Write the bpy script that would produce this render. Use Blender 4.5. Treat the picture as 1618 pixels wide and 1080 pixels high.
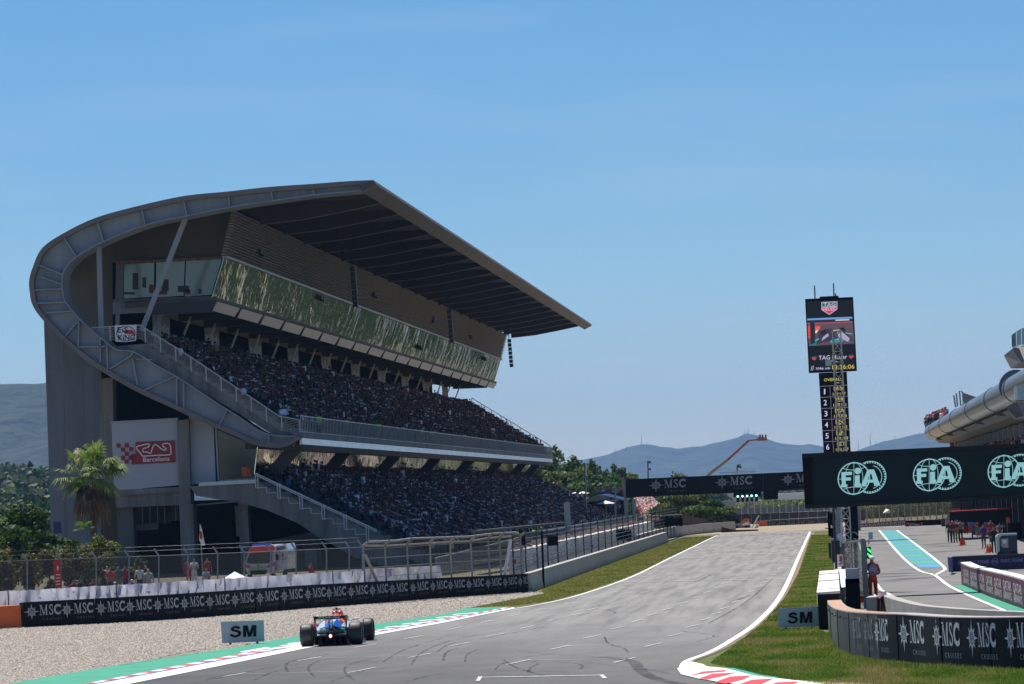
import bpy, bmesh, math, random
import numpy as np
from mathutils import Vector, Matrix

random.seed(7); RNG = np.random.default_rng(7)
for o in list(bpy.data.objects): bpy.data.objects.remove(o)
SC = bpy.context.scene
COL = SC.collection
PI = math.pi

# ------------------------------------------------------------------ camera
FPX, CAMH, CX, CY = 7000.0, 4.42, 809.0, 540.0
_rho = math.radians(2.7)
_xp = 505*math.cos(_rho) - 222*math.sin(_rho); _yp = -505*math.sin(_rho) - 222*math.cos(_rho)
_p = math.atan2(-_yp, FPX); _th = math.atan2(_xp*math.cos(_p), FPX)
VF = Vector((-math.sin(_th)*math.cos(_p), math.cos(_th)*math.cos(_p), math.sin(_p)))
_R0 = Vector((math.cos(_th), math.sin(_th), 0)); _U0 = _R0.cross(VF)
VR = _R0*math.cos(_rho) - _U0*math.sin(_rho); VU = _R0*math.sin(_rho) + _U0*math.cos(_rho)
cam = bpy.data.cameras.new('camera'); cam_o = bpy.data.objects.new('camera', cam); COL.objects.link(cam_o)
cam.sensor_width = 36; cam.lens = FPX/1618*36; cam.clip_start = 1; cam.clip_end = 30000
M = Matrix((VR, VU, -VF)).transposed().to_4x4(); M.translation = Vector((0, 0, CAMH))
cam_o.matrix_world = M
SC.camera = cam_o

# ------------------------------------------------------------------ light
SUN_EL, SUN_AZ = math.radians(66), math.radians(-28)      # azimuth from +Y towards +X: ahead and a little to the left
SUN_DIR = Vector((math.sin(SUN_AZ)*math.cos(SUN_EL), math.cos(SUN_AZ)*math.cos(SUN_EL), math.sin(SUN_EL)))
w = bpy.data.worlds.new('World'); SC.world = w; w.use_nodes = True
nt = w.node_tree; nt.nodes.clear()
sky = nt.nodes.new('ShaderNodeTexSky'); sky.sky_type = 'NISHITA'; sky.sun_disc = False
sky.sun_elevation = SUN_EL; sky.sun_rotation = SUN_AZ
sky.air_density = 1.0; sky.dust_density = 0.0; sky.ozone_density = 6.0; sky.altitude = 100
bg = nt.nodes.new('ShaderNodeBackground'); bg.inputs[1].default_value = 0.08
ow = nt.nodes.new('ShaderNodeOutputWorld')
# clear dry air: the blue deepens quickly above the horizon haze
tc = nt.nodes.new('ShaderNodeTexCoord'); sz = nt.nodes.new('ShaderNodeSeparateXYZ'); nt.links.new(tc.outputs['Generated'], sz.inputs[0])
rp = nt.nodes.new('ShaderNodeValToRGB'); rp.color_ramp.interpolation = 'LINEAR'
_rp = [(.012, (.97, .95, .99)), (.04, (.72, .88, 1.06)), (.07, (.58, .80, 1.0)), (.11, (.50, .76, .97))]
rp.color_ramp.elements[0].position = _rp[0][0]; rp.color_ramp.elements[1].position = _rp[-1][0]
for q_ in _rp[1:-1]: rp.color_ramp.elements.new(q_[0])
for e_, q_ in zip(rp.color_ramp.elements, _rp): e_.color = (*q_[1], 1)
nt.links.new(sz.outputs[2], rp.inputs[0]); mxs = nt.nodes.new('ShaderNodeMix'); mxs.data_type = 'RGBA'; mxs.blend_type = 'MULTIPLY'; mxs.inputs[0].default_value = 1
nt.links.new(sky.outputs[0], mxs.inputs[6]); nt.links.new(rp.outputs[0], mxs.inputs[7])
cn = nt.nodes.new('ShaderNodeTexNoise'); cn.inputs['Scale'].default_value = 9; cn.inputs['Detail'].default_value = 6; cm_ = nt.nodes.new('ShaderNodeMapping'); cm_.inputs['Scale'].default_value = (1, 1, 7); cm_.inputs['Rotation'].default_value = (0, .12, 0)
nt.links.new(tc.outputs['Generated'], cm_.inputs[0]); nt.links.new(cm_.outputs[0], cn.inputs['Vector']); cr_ = nt.nodes.new('ShaderNodeMapRange'); cr_.inputs[1].default_value = .5; cr_.inputs[2].default_value = .8; cr_.inputs[4].default_value = .16; nt.links.new(cn.outputs['Fac'], cr_.inputs[0])
mc_ = nt.nodes.new('ShaderNodeMix'); mc_.data_type = 'RGBA'; mc_.inputs[7].default_value = (7.4, 7.9, 8.6, 1); nt.links.new(cr_.outputs[0], mc_.inputs[0]); nt.links.new(mxs.outputs[2], mc_.inputs[6])   # faint high wisps
nt.links.new(mc_.outputs[2], bg.inputs[0]); nt.links.new(bg.outputs[0], ow.inputs[0])
sun = bpy.data.lights.new('sun', 'SUN'); sun.energy = 4.8; sun.angle = math.radians(0.55); sun.color = (1.0, 0.94, 0.86)
sun_o = bpy.data.objects.new('sun', sun); COL.objects.link(sun_o)
sun_o.rotation_euler = (-SUN_DIR).to_track_quat('-Z', 'Y').to_euler(); sun_o.location = (0, 100, 400)
SC.view_settings.view_transform = 'Standard'; SC.view_settings.look = 'None'
SC.view_settings.exposure = 0.3; SC.view_settings.gamma = 1.0
SC.render.engine = 'CYCLES'
SC.cycles.max_bounces = 6; SC.cycles.diffuse_bounces = 2; SC.cycles.glossy_bounces = 3
SC.cycles.transparent_max_bounces = 16; SC.cycles.volume_bounces = 0; SC.cycles.use_denoising = True

# ------------------------------------------------------------------ measuring helpers (survey of the place from the photograph)
def ray(px, py): return VF + VR*((px-CX)/FPX) - VU*((py-CY)/FPX)
def G(px, py, z=0.0):
    d = ray(px, py); t = (z-CAMH)/d.z; v = d*t; v.z = z; return v
def P(px, py, Y):
    d = ray(px, py); return d*(Y/d.y) + Vector((0, 0, CAMH))
def PX(px, py, X):
    d = ray(px, py); return d*(X/d.x) + Vector((0, 0, CAMH))
def GY(px, Y, z=0.0):                          # ground point seen in column px at distance Y
    lo, hi = 300.0, 1400.0
    for _ in range(40):
        m = (lo+hi)/2
        if P(px, m, Y).z > z: lo = m
        else: hi = m
    return P(px, (lo+hi)/2, Y)

# ------------------------------------------------------------------ scene helpers
WL = {}
def parent_to(o, par):
    o.parent = par
    if par is not None and par.name in WL:
        o.matrix_parent_inverse = Matrix.Translation(-WL[par.name])
def tag(o, label=None, cat=None, group=None, kind=None):
    if label: o['label'] = label
    if cat: o['category'] = cat
    if group: o['group'] = group
    if kind: o['kind'] = kind
    return o
def thing(name, label, cat, loc=(0, 0, 0), group=None):
    o = bpy.data.objects.new(name, None); COL.objects.link(o); o.location = loc; o.empty_display_size = .2
    WL[o.name] = Vector(loc)
    return tag(o, label, cat, group)
def copy_tree(o, loc=None, rz=None, label=None, scale=None):
    c = o.copy(); COL.objects.link(c)
    def rec(a, b):
        for ch in a.children:
            d = ch.copy(); COL.objects.link(d); d.parent = b; rec(ch, d)
    rec(o, c)
    if loc is not None: c.location = loc
    if rz is not None: c.rotation_euler = (0, 0, rz)
    if label: c['label'] = label
    if scale: c.scale = scale if not isinstance(scale, (int, float)) else (scale,)*3
    return c

class MB:
    def __init__(s): s.v = []; s.f = []; s.m = []; s.mi = 0
    def add(s, vs, fs):
        b = len(s.v); s.v += [tuple(x) for x in vs]
        for f in fs: s.f.append(tuple(b+i for i in f)); s.m.append(s.mi)
        return s
    def quad(s, a, b, c, d): return s.add([a, b, c, d], [(0, 1, 2, 3)])
    def poly(s, pts): return s.add(pts, [tuple(range(len(pts)))])
    def box(s, c, size, ax=None):
        c = Vector(c); hx, hy, hz = [k/2 for k in size]
        X, Y, Z = ax if ax else (Vector((1, 0, 0)), Vector((0, 1, 0)), Vector((0, 0, 1)))
        vs = [c+X*(hx*i)+Y*(hy*j)+Z*(hz*k) for k in (-1, 1) for j in (-1, 1) for i in (-1, 1)]
        return s.add(vs, [(0, 2, 3, 1), (4, 5, 7, 6), (0, 1, 5, 4), (2, 6, 7, 3), (0, 4, 6, 2), (1, 3, 7, 5)])
    def bar(s, p, q, w, h=None, up=(0, 0, 1)):
        p = Vector(p); q = Vector(q); d = q-p; L = d.length
        if L < 1e-6: return s
        d.normalize(); u = Vector(up)
        if abs(d.dot(u)) > .98: u = Vector((0, 1, 0))
        x = d.cross(u).normalized(); z = x.cross(d)
        return s.box((p+q)/2, (w, L, h if h else w), (x, d, z))
    def tube(s, p, q, r, n=8, r2=None, caps=True):
        p = Vector(p); q = Vector(q); d = (q-p)
        if d.length < 1e-6: return s
        d.normalize(); u = Vector((0, 0, 1)) if abs(d.z) < .95 else Vector((1, 0, 0))
        x = d.cross(u).normalized(); y = d.cross(x); r2 = r if r2 is None else r2
        vs = []
        for (c, rr) in ((p, r), (q, r2)):
            for i in range(n):
                a = 2*PI*i/n; vs.append(c + x*(rr*math.cos(a)) + y*(rr*math.sin(a)))
        fs = [(i, (i+1) % n, n+(i+1) % n, n+i) for i in range(n)]
        if caps: fs += [tuple(range(n))[::-1], tuple(range(n, 2*n))]
        return s.add(vs, fs)
    def path(s, pts, r, n=6):
        for a, b in zip(pts[:-1], pts[1:]): s.tube(a, b, r, n)
        return s
    def prism(s, pts, off):                     # polygon pts (3D) swept by vector off
        n = len(pts); off = Vector(off)
        vs = [Vector(p) for p in pts] + [Vector(p)+off for p in pts]
        fs = [tuple(range(n)), tuple(range(2*n-1, n-1, -1))] + [(i, n+i, n+(i+1) % n, (i+1) % n) for i in range(n)]
        return s.add(vs, fs)
    def lathe(s, prof, c, axis='x', n=24):      # prof: (along, radius)
        c = Vector(c); vs = []
        for (t, r) in prof:
            for i in range(n):
                a = 2*PI*i/n; k, l = r*math.cos(a), r*math.sin(a)
                vs.append(c + (Vector((t, k, l)) if axis == 'x' else Vector((k, l, t)) if axis == 'z' else Vector((k, t, l))))
        fs = []
        for j in range(len(prof)-1):
            for i in range(n):
                fs.append((j*n+i, j*n+(i+1) % n, (j+1)*n+(i+1) % n, (j+1)*n+i))
        return s.add(vs, fs)
    def ball(s, c, r, n=8, m=6):
        c = Vector(c); r = Vector(r) if hasattr(r, '__len__') else Vector((r, r, r)); vs = [c+Vector((0, 0, r.z))]
        for j in range(1, m):
            for i in range(n):
                a, b = 2*PI*i/n, PI*j/m
                vs.append(c+Vector((r.x*math.sin(b)*math.cos(a), r.y*math.sin(b)*math.sin(a), r.z*math.cos(b))))
        vs.append(c-Vector((0, 0, r.z))); L = len(vs)-1; fs = []
        for i in range(n):
            fs.append((0, 1+i, 1+(i+1) % n)); fs.append((L, L-n+(i+1) % n, L-n+i))
        for j in range(m-2):
            for i in range(n):
                a = 1+j*n; fs.append((a+i, a+n+i, a+n+(i+1) % n, a+(i+1) % n))
        return s.add(vs, fs)
    def mesh(s, name, mats, smooth=False):
        me = bpy.data.meshes.new(name); me.from_pydata(s.v, [], s.f); me.validate(verbose=False)
        for m in (mats if isinstance(mats, (list, tuple)) else [mats]): me.materials.append(m)
        if max(s.m or [0]) > 0 and len(me.polygons) == len(s.m): me.polygons.foreach_set('material_index', s.m)
        if smooth: me.polygons.foreach_set('use_smooth', [True]*len(me.polygons))
        me.update(); return me
    def build(s, name, mats, parent=None, smooth=False, fix=True, **kw):
        me = s.mesh(name, mats, smooth)
        if fix:
            bm = bmesh.new(); bm.from_mesh(me); bmesh.ops.recalc_face_normals(bm, faces=bm.faces); bm.to_mesh(me); bm.free()
        return link(name, me, parent, **kw)
def link(name, me, parent=None, **kw):
    o = bpy.data.objects.new(name, me); COL.objects.link(o)
    if parent is not None: parent_to(o, parent)
    return tag(o, **kw)
def smooth_by_angle(o, deg=35):
    me = o.data; me.polygons.foreach_set('use_smooth', [True]*len(me.polygons))
    try: me.set_sharp_from_angle(angle=math.radians(deg))
    except Exception: pass
def fast_mesh(name, V, Fa, mats, cols=None, n=4):
    """V (k,3) array, Fa (m,n) int array of equal-sized faces, cols (k,3)"""
    me = bpy.data.meshes.new(name); V = np.asarray(V, dtype=np.float32); Fa = np.asarray(Fa, dtype=np.int32)
    me.vertices.add(len(V)); me.vertices.foreach_set('co', V.ravel())
    k = Fa.shape[1]; me.loops.add(Fa.size); me.loops.foreach_set('vertex_index', Fa.ravel())
    me.polygons.add(len(Fa)); me.polygons.foreach_set('loop_start', np.arange(0, Fa.size, k, dtype=np.int32))
    me.update(calc_edges=True)
    if cols is not None:
        a = me.color_attributes.new('col', 'FLOAT_COLOR', 'POINT')
        c4 = np.ones((len(V), 4), dtype=np.float32); c4[:, :3] = cols; a.data.foreach_set('color', c4.ravel())
    for m in (mats if isinstance(mats, (list, tuple)) else [mats]): me.materials.append(m)
    return me

# ------------------------------------------------------------------ materials
MAT = {}
def mat(name, col=(.5, .5, .5), rough=.7, metal=0., noise=0., nscale=3., bump=0., bscale=20., bdist=.05, spec=.5, emit=None, es=1., alpha=None,
        col2=None, stretch=(1, 1, 1), vcol=False, coat=0., detail=6.):
    if name in MAT: return MAT[name]
    m = bpy.data.materials.new(name); m.use_nodes = True; MAT[name] = m
    n = m.node_tree; b = n.nodes['Principled BSDF']; L = n.links.new
    b.inputs['Base Color'].default_value = (*col, 1); b.inputs['Roughness'].default_value = rough
    b.inputs['Metallic'].default_value = metal; b.inputs['Specular IOR Level'].default_value = spec
    if coat: b.inputs['Coat Weight'].default_value = coat; b.inputs['Coat Roughness'].default_value = .08
    geo = n.nodes.new('ShaderNodeNewGeometry'); mp = n.nodes.new('ShaderNodeMapping'); mp.inputs['Scale'].default_value = stretch
    L(geo.outputs['Position'], mp.inputs['Vector'])
    if vcol:
        at = n.nodes.new('ShaderNodeAttribute'); at.attribute_name = 'col'; L(at.outputs['Color'], b.inputs['Base Color'])
    if noise or col2:
        t = n.nodes.new('ShaderNodeTexNoise'); t.inputs['Scale'].default_value = nscale; t.inputs['Detail'].default_value = detail
        t.inputs['Roughness'].default_value = .65
        L(mp.outputs[0], t.inputs['Vector'])
        r = n.nodes.new('ShaderNodeValToRGB'); r.color_ramp.elements[0].position = .3; r.color_ramp.elements[1].position = .7
        c2 = col2 if col2 else tuple(min(1, c*(1+noise)) for c in col); c1 = col if col2 else tuple(c*(1-noise) for c in col)
        r.color_ramp.elements[0].color = (*c1, 1); r.color_ramp.elements[1].color = (*c2, 1)
        L(t.outputs['Fac'], r.inputs['Fac'])
        if vcol:
            mx = n.nodes.new('ShaderNodeMix'); mx.data_type = 'RGBA'; mx.blend_type = 'MULTIPLY'; mx.inputs[0].default_value = 1
            L(at.outputs['Color'], mx.inputs[6]); L(r.outputs[0], mx.inputs[7]); L(mx.outputs[2], b.inputs['Base Color'])
        else: L(r.outputs[0], b.inputs['Base Color'])
    if bump:
        t2 = n.nodes.new('ShaderNodeTexNoise'); t2.inputs['Scale'].default_value = bscale; t2.inputs['Detail'].default_value = 4
        L(mp.outputs[0], t2.inputs['Vector'])
        bp = n.nodes.new('ShaderNodeBump'); bp.inputs['Strength'].default_value = bump; bp.inputs['Distance'].default_value = bdist
        L(t2.outputs['Fac'], bp.inputs['Height']); L(bp.outputs[0], b.inputs['Normal'])
    if emit:
        b.inputs['Emission Color'].default_value = (*emit, 1); b.inputs['Emission Strength'].default_value = es
    if alpha is not None: b.inputs['Alpha'].default_value = alpha
    return m
def netting(name, col, cover, scale=6., var=.25, wires=None):
    """see-through net: thin wires too fine to build one by one at this distance"""
    m = bpy.data.materials.new(name); m.use_nodes = True; MAT[name] = m; n = m.node_tree; L = n.links.new
    b = n.nodes['Principled BSDF']; b.inputs['Base Color'].default_value = (*col, 1); b.inputs['Roughness'].default_value = .8
    tr = n.nodes.new('ShaderNodeBsdfTransparent'); mx = n.nodes.new('ShaderNodeMixShader')
    t = n.nodes.new('ShaderNodeTexNoise'); t.inputs['Scale'].default_value = scale; t.inputs['Detail'].default_value = 8; t.inputs['Roughness'].default_value = .8
    geo = n.nodes.new('ShaderNodeNewGeometry'); L(geo.outputs['Position'], t.inputs['Vector'])
    mr = n.nodes.new('ShaderNodeMapRange'); mr.inputs[1].default_value = .3; mr.inputs[2].default_value = .7
    mr.inputs[3].default_value = max(0, cover-var); mr.inputs[4].default_value = min(1, cover+var)
    L(t.outputs['Fac'], mr.inputs[0]); L(mr.outputs[0], mx.inputs[0]); L(tr.outputs[0], mx.inputs[1]); L(b.outputs[0], mx.inputs[2])
    L(mx.outputs[0], n.nodes['Material Output'].inputs[0]); return m

mat('concrete', (.20, .19, .172), .9, noise=.42, nscale=1.2, bump=.2, bscale=8, stretch=(1, 1, .12), detail=9)
mat('concrete_dark', (.12, .115, .105), .9, noise=.3, nscale=.5, stretch=(1, 1, .3))
mat('steel', (.34, .35, .37), .5, metal=.3, noise=.08, nscale=2)
mat('steel_white', (.6, .6, .58), .5, noise=.05, nscale=3)
mat('steel_dark', (.05, .052, .06), .5, metal=.3)
mat('galvanised', (.42, .42, .42), .45, metal=.6, noise=.12, nscale=9)
mat('ribbon', (.245, .275, .32), .5, noise=.17, nscale=1.1, stretch=(1, 1, .12), detail=8)
mat('ribbon_flange', (.17, .15, .14), .6, noise=.12, nscale=.8)
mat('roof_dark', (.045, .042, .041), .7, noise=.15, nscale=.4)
mat('rib_dark', (.042, .041, .043), .6, noise=.12, nscale=.4)
mat('fascia', (.085, .076, .07), .6, noise=.3, nscale=.5)
mat('clad_brown', (.13, .12, .105), .6, noise=.08, nscale=.5)
mat('clad_slate', (.155, .165, .19), .6, noise=.2, nscale=1.0, stretch=(1, 1, .06), detail=9)
mat('clad_light', (.40, .41, .45), .55, noise=.05, nscale=.5, stretch=(.2, 1, 3))
mat('black', (.006, .006, .007), .7, spec=.15)
mat('black_gloss', (.008, .008, .010), .4, spec=.25)
mat('black_banner', (.012, .011, .013), .6, spec=.18, noise=.25, nscale=1.2, bump=.15, bscale=2)
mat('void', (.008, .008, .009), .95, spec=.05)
mat('white', (.78, .78, .77), .55)
mat('print_white', (.62, .62, .63), .5)
mat('print_grey', (.30, .30, .31), .5)
mat('red', (.5, .02, .02), .45)
mat('red_dark', (.30, .015, .02), .5)
mat('orange', (.75, .13, .02), .5, noise=.1, nscale=2)
mat('neon', (.45, .85, .05), .6)
mat('rubber', (.02, .02, .021), .75, noise=.2, nscale=8)
mat('teal_print', (.28, .52, .55), .5)
mat('people', vcol=True, rough=.85)
mat('foliage', vcol=True, rough=.6, spec=.3)
def add_translucency(name, fac, gain):
    m = MAT[name]; n = m.node_tree; L = n.links.new; at = n.nodes['Attribute']; b = n.nodes['Principled BSDF']
    g = n.nodes.new('ShaderNodeMix'); g.data_type = 'RGBA'; g.blend_type = 'MULTIPLY'; g.inputs[0].default_value = 1; g.inputs[7].default_value = (*gain, 1); L(at.outputs['Color'], g.inputs[6])
    t = n.nodes.new('ShaderNodeBsdfTranslucent'); L(g.outputs[2], t.inputs[0]); mx = n.nodes.new('ShaderNodeMixShader'); mx.inputs[0].default_value = fac
    L(b.outputs[0], mx.inputs[1]); L(t.outputs[0], mx.inputs[2]); L(mx.outputs[0], n.nodes['Material Output'].inputs[0])
add_translucency('foliage', .35, (1.3, 1.5, .8))
mat('blades', vcol=True, rough=.7, spec=.15); add_translucency('blades', .5, (1.5, 1.5, 1.0))
# ================================================================== ground
def w2(v): return (v[0], v[1])
def sheet(name, pts, z, m, **kw):
    bm = bmesh.new(); vs = [bm.verts.new((p[0], p[1], z)) for p in pts]; bm.faces.new(vs)
    bmesh.ops.triangulate(bm, faces=bm.faces); me = bpy.data.meshes.new(name); 
    for f in bm.faces:
        if f.normal.z < 0: f.normal_flip()
    bm.to_mesh(me); bm.free(); me.materials.append(m); return link(name, me, **kw)
def catmull(pts, k=6):
    pts = [Vector(p) for p in pts]; out = []
    for i in range(len(pts)-1):
        p0 = pts[max(i-1, 0)]; p1 = pts[i]; p2 = pts[i+1]; p3 = pts[min(i+2, len(pts)-1)]
        for j in range(k):
            t = j/k
            out.append(.5*((2*p1)+(p2-p0)*t+(2*p0-5*p1+4*p2-p3)*t*t+(3*p1-p0-3*p2+p3)*t**3))
    out.append(pts[-1]); return out
def strip_between(a, b, z, mb):
    vs = []; fs = []
    for p, q in zip(a, b): vs += [(p[0], p[1], z), (q[0], q[1], z)]
    for i in range(len(a)-1): fs.append((2*i, 2*i+1, 2*i+3, 2*i+2))
    return mb.add(vs, fs)
def line_strip(pts, wd, z, mb):
    pts = [Vector((p[0], p[1])) for p in pts]; n = len(pts); a = []; b = []
    for i in range(n):
        d = (pts[min(i+1, n-1)]-pts[max(i-1, 0)]).normalized(); nn = Vector((-d.y, d.x))*(wd[i] if hasattr(wd, '__len__') else wd)/2
        a.append(pts[i]+nn); b.append(pts[i]-nn)
    return strip_between(a, b, z, mb)
def Gs(l, z=0.): return [G(x, y, z) for x, y in l]

# --- materials for the ground
def ground_mat(name, stops, scale, detail=8, rough=.95, bump=.3, bscale=30, stretch=(1, 1, 1), big=None, speck=None):
    m = bpy.data.materials.new(name); m.use_nodes = True; MAT[name] = m; n = m.node_tree; L = n.links.new
    b = n.nodes['Principled BSDF']; b.inputs['Roughness'].default_value = rough; b.inputs['Specular IOR Level'].default_value = .25
    geo = n.nodes.new('ShaderNodeNewGeometry'); mp = n.nodes.new('ShaderNodeMapping'); mp.inputs['Scale'].default_value = stretch
    L(geo.outputs['Position'], mp.inputs[0])
    t = n.nodes.new('ShaderNodeTexNoise'); t.inputs['Scale'].default_value = scale; t.inputs['Detail'].default_value = detail; t.inputs['Roughness'].default_value = .7
    L(mp.outputs[0], t.inputs['Vector']); r = n.nodes.new('ShaderNodeValToRGB')
    while len(r.color_ramp.elements) < len(stops): r.color_ramp.elements.new(.5)
    for e, (p, c) in zip(r.color_ramp.elements, stops): e.position = p; e.color = (*c, 1)
    L(t.outputs['Fac'], r.inputs[0]); out = r.outputs[0]
    if speck:
        v = n.nodes.new('ShaderNodeTexVoronoi'); v.inputs['Scale'].default_value = speck[0]; L(geo.outputs['Position'], v.inputs['Vector'])
        bw = n.nodes.new('ShaderNodeRGBToBW'); L(v.outputs['Color'], bw.inputs[0])
        mr = n.nodes.new('ShaderNodeMapRange'); mr.inputs[1].default_value = .2; mr.inputs[2].default_value = .8; mr.inputs[3].default_value = 1-speck[1]; mr.inputs[4].default_value = 1+speck[1]
        L(bw.outputs[0], mr.inputs[0]); mx = n.nodes.new('ShaderNodeMix'); mx.data_type = 'RGBA'; mx.blend_type = 'MULTIPLY'; mx.inputs[0].default_value = 1
        L(out, mx.inputs[6]); L(mr.outputs[0], mx.inputs[7]); out = mx.outputs[2]
    if big:
        t3 = n.nodes.new('ShaderNodeTexNoise'); t3.inputs['Scale'].default_value = big[0]; t3.inputs['Detail'].default_value = 3
        L(geo.outputs['Position'], t3.inputs['Vector']); r3 = n.nodes.new('ShaderNodeMapRange'); r3.inputs[1].default_value = big[2]; r3.inputs[2].default_value = big[3]
        L(t3.outputs['Fac'], r3.inputs[0]); mx = n.nodes.new('ShaderNodeMix'); mx.data_type = 'RGBA'; L(r3.outputs[0], mx.inputs[0])
        mx.inputs[7].default_value = (*big[1], 1); L(out, mx.inputs[6]); out = mx.outputs[2]
    L(out, b.inputs['Base Color'])
    if bump:
        t2 = n.nodes.new('ShaderNodeTexNoise'); t2.inputs['Scale'].default_value = bscale; t2.inputs['Detail'].default_value = 3; L(geo.outputs['Position'], t2.inputs['Vector'])
        bp = n.nodes.new('ShaderNodeBump'); bp.inputs['Strength'].default_value = bump; bp.inputs['Distance'].default_value = .03
        L(t2.outputs['Fac'], bp.inputs['Height']); L(bp.outputs[0], b.inputs['Normal'])
    return m, n, out, b
ground_mat('dry_ground', [(.3, (.13, .12, .075)), (.55, (.2, .17, .115)), (.75, (.11, .12, .05))], .05)
ground_mat('grass_lush', [(.3, (.065, .095, .02)), (.5, (.11, .145, .035)), (.7, (.17, .165, .06))], 1.3, big=(.16, (.17, .145, .07), .5, .7), bump=.8, bscale=14)
ground_mat('grass_dry', [(.3, (.085, .10, .025)), (.5, (.15, .145, .05)), (.72, (.20, .175, .08))], .35, big=(.12, (.08, .11, .025), .5, .66), bump=.8, bscale=10)
ground_mat('gravel', [(.3, (.22, .195, .16)), (.55, (.29, .26, .22)), (.75, (.37, .335, .285))], .9, speck=(24, .6), bump=1, bscale=18)
ground_mat('gravel_far', [(.3, (.3, .25, .17)), (.7, (.36, .30, .21))], .2, bump=0)
m, n, out, b = ground_mat('asphalt', [(.25, (.195, .187, .172)), (.5, (.26, .251, .232)), (.78, (.315, .304, .282))], .55, stretch=(1, .12, 1), bump=.15, bscale=40, rough=.85)
# rubber laid down through the corner exit: darker on the near left side of the track
L = n.links.new
geo = n.nodes.new('ShaderNodeNewGeometry'); sx = n.nodes.new('ShaderNodeSeparateXYZ'); L(geo.outputs['Position'], sx.inputs[0])
ma = n.nodes.new('ShaderNodeMath'); ma.operation = 'MULTIPLY_ADD'; ma.inputs[1].default_value = 2.2; L(sx.outputs[0], ma.inputs[0]); L(sx.outputs[1], ma.inputs[2])
tn = n.nodes.new('ShaderNodeTexNoise'); tn.inputs['Scale'].default_value = .35; tn.inputs['Detail'].default_value = 5; L(geo.outputs['Position'], tn.inputs['Vector'])
mb_ = n.nodes.new('ShaderNodeMath'); mb_.operation = 'MULTIPLY_ADD'; mb_.inputs[1].default_value = 26; L(tn.outputs['Fac'], mb_.inputs[0]); L(ma.outputs[0], mb_.inputs[2])
mr = n.nodes.new('ShaderNodeMapRange'); mr.inputs[1].default_value = 88; mr.inputs[2].default_value = 158; mr.inputs[3].default_value = .92; mr.inputs[4].default_value = 0; L(mb_.outputs[0], mr.inputs[0])
wv = n.nodes.new('ShaderNodeTexNoise'); wv.inputs['Scale'].default_value = 1.3; wv.inputs['Detail'].default_value = 6
mpp = n.nodes.new('ShaderNodeMapping'); mpp.inputs['Rotation'].default_value = (0, 0, math.radians(-14)); mpp.inputs['Scale'].default_value = (1.6, .05, 1); L(geo.outputs['Position'], mpp.inputs[0]); L(mpp.outputs[0], wv.inputs['Vector'])
mr2 = n.nodes.new('ShaderNodeMapRange'); mr2.inputs[1].default_value = .42; mr2.inputs[2].default_value = .68; mr2.inputs[3].default_value = 0; mr2.inputs[4].default_value = .42; L(wv.outputs['Fac'], mr2.inputs[0])
mxm = n.nodes.new('ShaderNodeMath'); mxm.operation = 'MAXIMUM'; L(mr.outputs[0], mxm.inputs[0]); L(mr2.outputs[0], mxm.inputs[1])
mx = n.nodes.new('ShaderNodeMix'); mx.data_type = 'RGBA'; L(mxm.outputs[0], mx.inputs[0]); L(out, mx.inputs[6]); mx.inputs[7].default_value = (.06, .059, .06, 1); L(mx.outputs[2], b.inputs['Base Color'])
ground_mat('asphalt_pit', [(.25, (.16, .156, .148)), (.5, (.20, .195, .185)), (.78, (.24, .234, .222))], .5, stretch=(1, .3, 1), bump=.15, bscale=40, rough=.85, big=(.22, (.085, .084, .086), .56, .68))
mat('paint_white', (.80, .80, .78), .6, noise=.06, nscale=1.5)
mat('paint_green', (.015, .30, .16), .6, noise=.18, nscale=.7, detail=8)
mat('paint_blue', (.02, .10, .42), .6, noise=.15, nscale=1)
mat('paint_red', (.62, .03, .035), .6, noise=.1, nscale=1)
mat('paint_worn', (.42, .42, .41), .7, noise=.3, nscale=3)
mat('paint_green2', (.04, .34, .21), .6, noise=.2, nscale=1.5)
mat('paint_blue2', (.05, .27, .42), .6, noise=.2, nscale=1.5)
mat('paint_pale', (.28, .45, .42), .6, noise=.25, nscale=2)

sheet('ground', [(-7900, 20), (7900, 20), (7900, 16500), (-7900, 16500)], -.05, MAT['dry_ground'], kind='structure')
sheet('grass', [(-14.1, 60), (40, 60), (40, 120), (14, 300), (14, 412), (-14.1, 412)], -.012, MAT['grass_lush'], kind='structure')

L0 = [(208, 1080), (368, 1048), (498, 1021.5), (593, 1003.5), (700, 984), (756, 972.6), (815, 961.2)]
L1 = [(158, 1080), (368, 1040.5), (498, 1016.6), (593, 1000), (700, 981), (756, 970.6), (811, 959.6)]
L2 = [(150, 1080), (368, 1039), (498, 1015.4), (593, 999), (700, 980.2), (756, 969.8), (808, 959.3)]
L3 = [(138, 1080), (368, 1035.5), (498, 1012.4), (593, 996.6), (700, 978.4), (756, 968.5), (803, 959)]
L4 = [(13, 1080), (216, 1046), (346, 1027), (433, 1011.5), (520, 997), (593, 986), (700, 970), (737, 960.5)]
def world_line(l, ext=0):
    w_ = [Vector(w2(p)) for p in Gs(l)]
    if ext: d = (w_[0]-w_[1]).normalized(); w_.insert(0, w_[0]+d*ext)
    return catmull(w_, 8)
W0, W1, W2_, W3, W4 = [world_line(l, 25) for l in (L0, L1, L2, L3, L4)]
LT = world_line([(815, 961.2), (867, 952), (922, 938), (1000, 910.5), (1060, 881), (1132, 846)])
LT[-1] = Vector((-10.8, 411))
RT = [Vector(w2(p)) for p in Gs([(1078, 1060), (1085, 1045), (1118, 1032), (1150, 1015), (1200, 980), (1237, 935), (1262, 880), (1280, 840)])]
RT = catmull(RT, 8)
KR0 = [(1070, 1057), (1076, 1066), (1104, 1073), (1129, 1077), (1154, 1080.5)]            # track side of the right kerb
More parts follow.
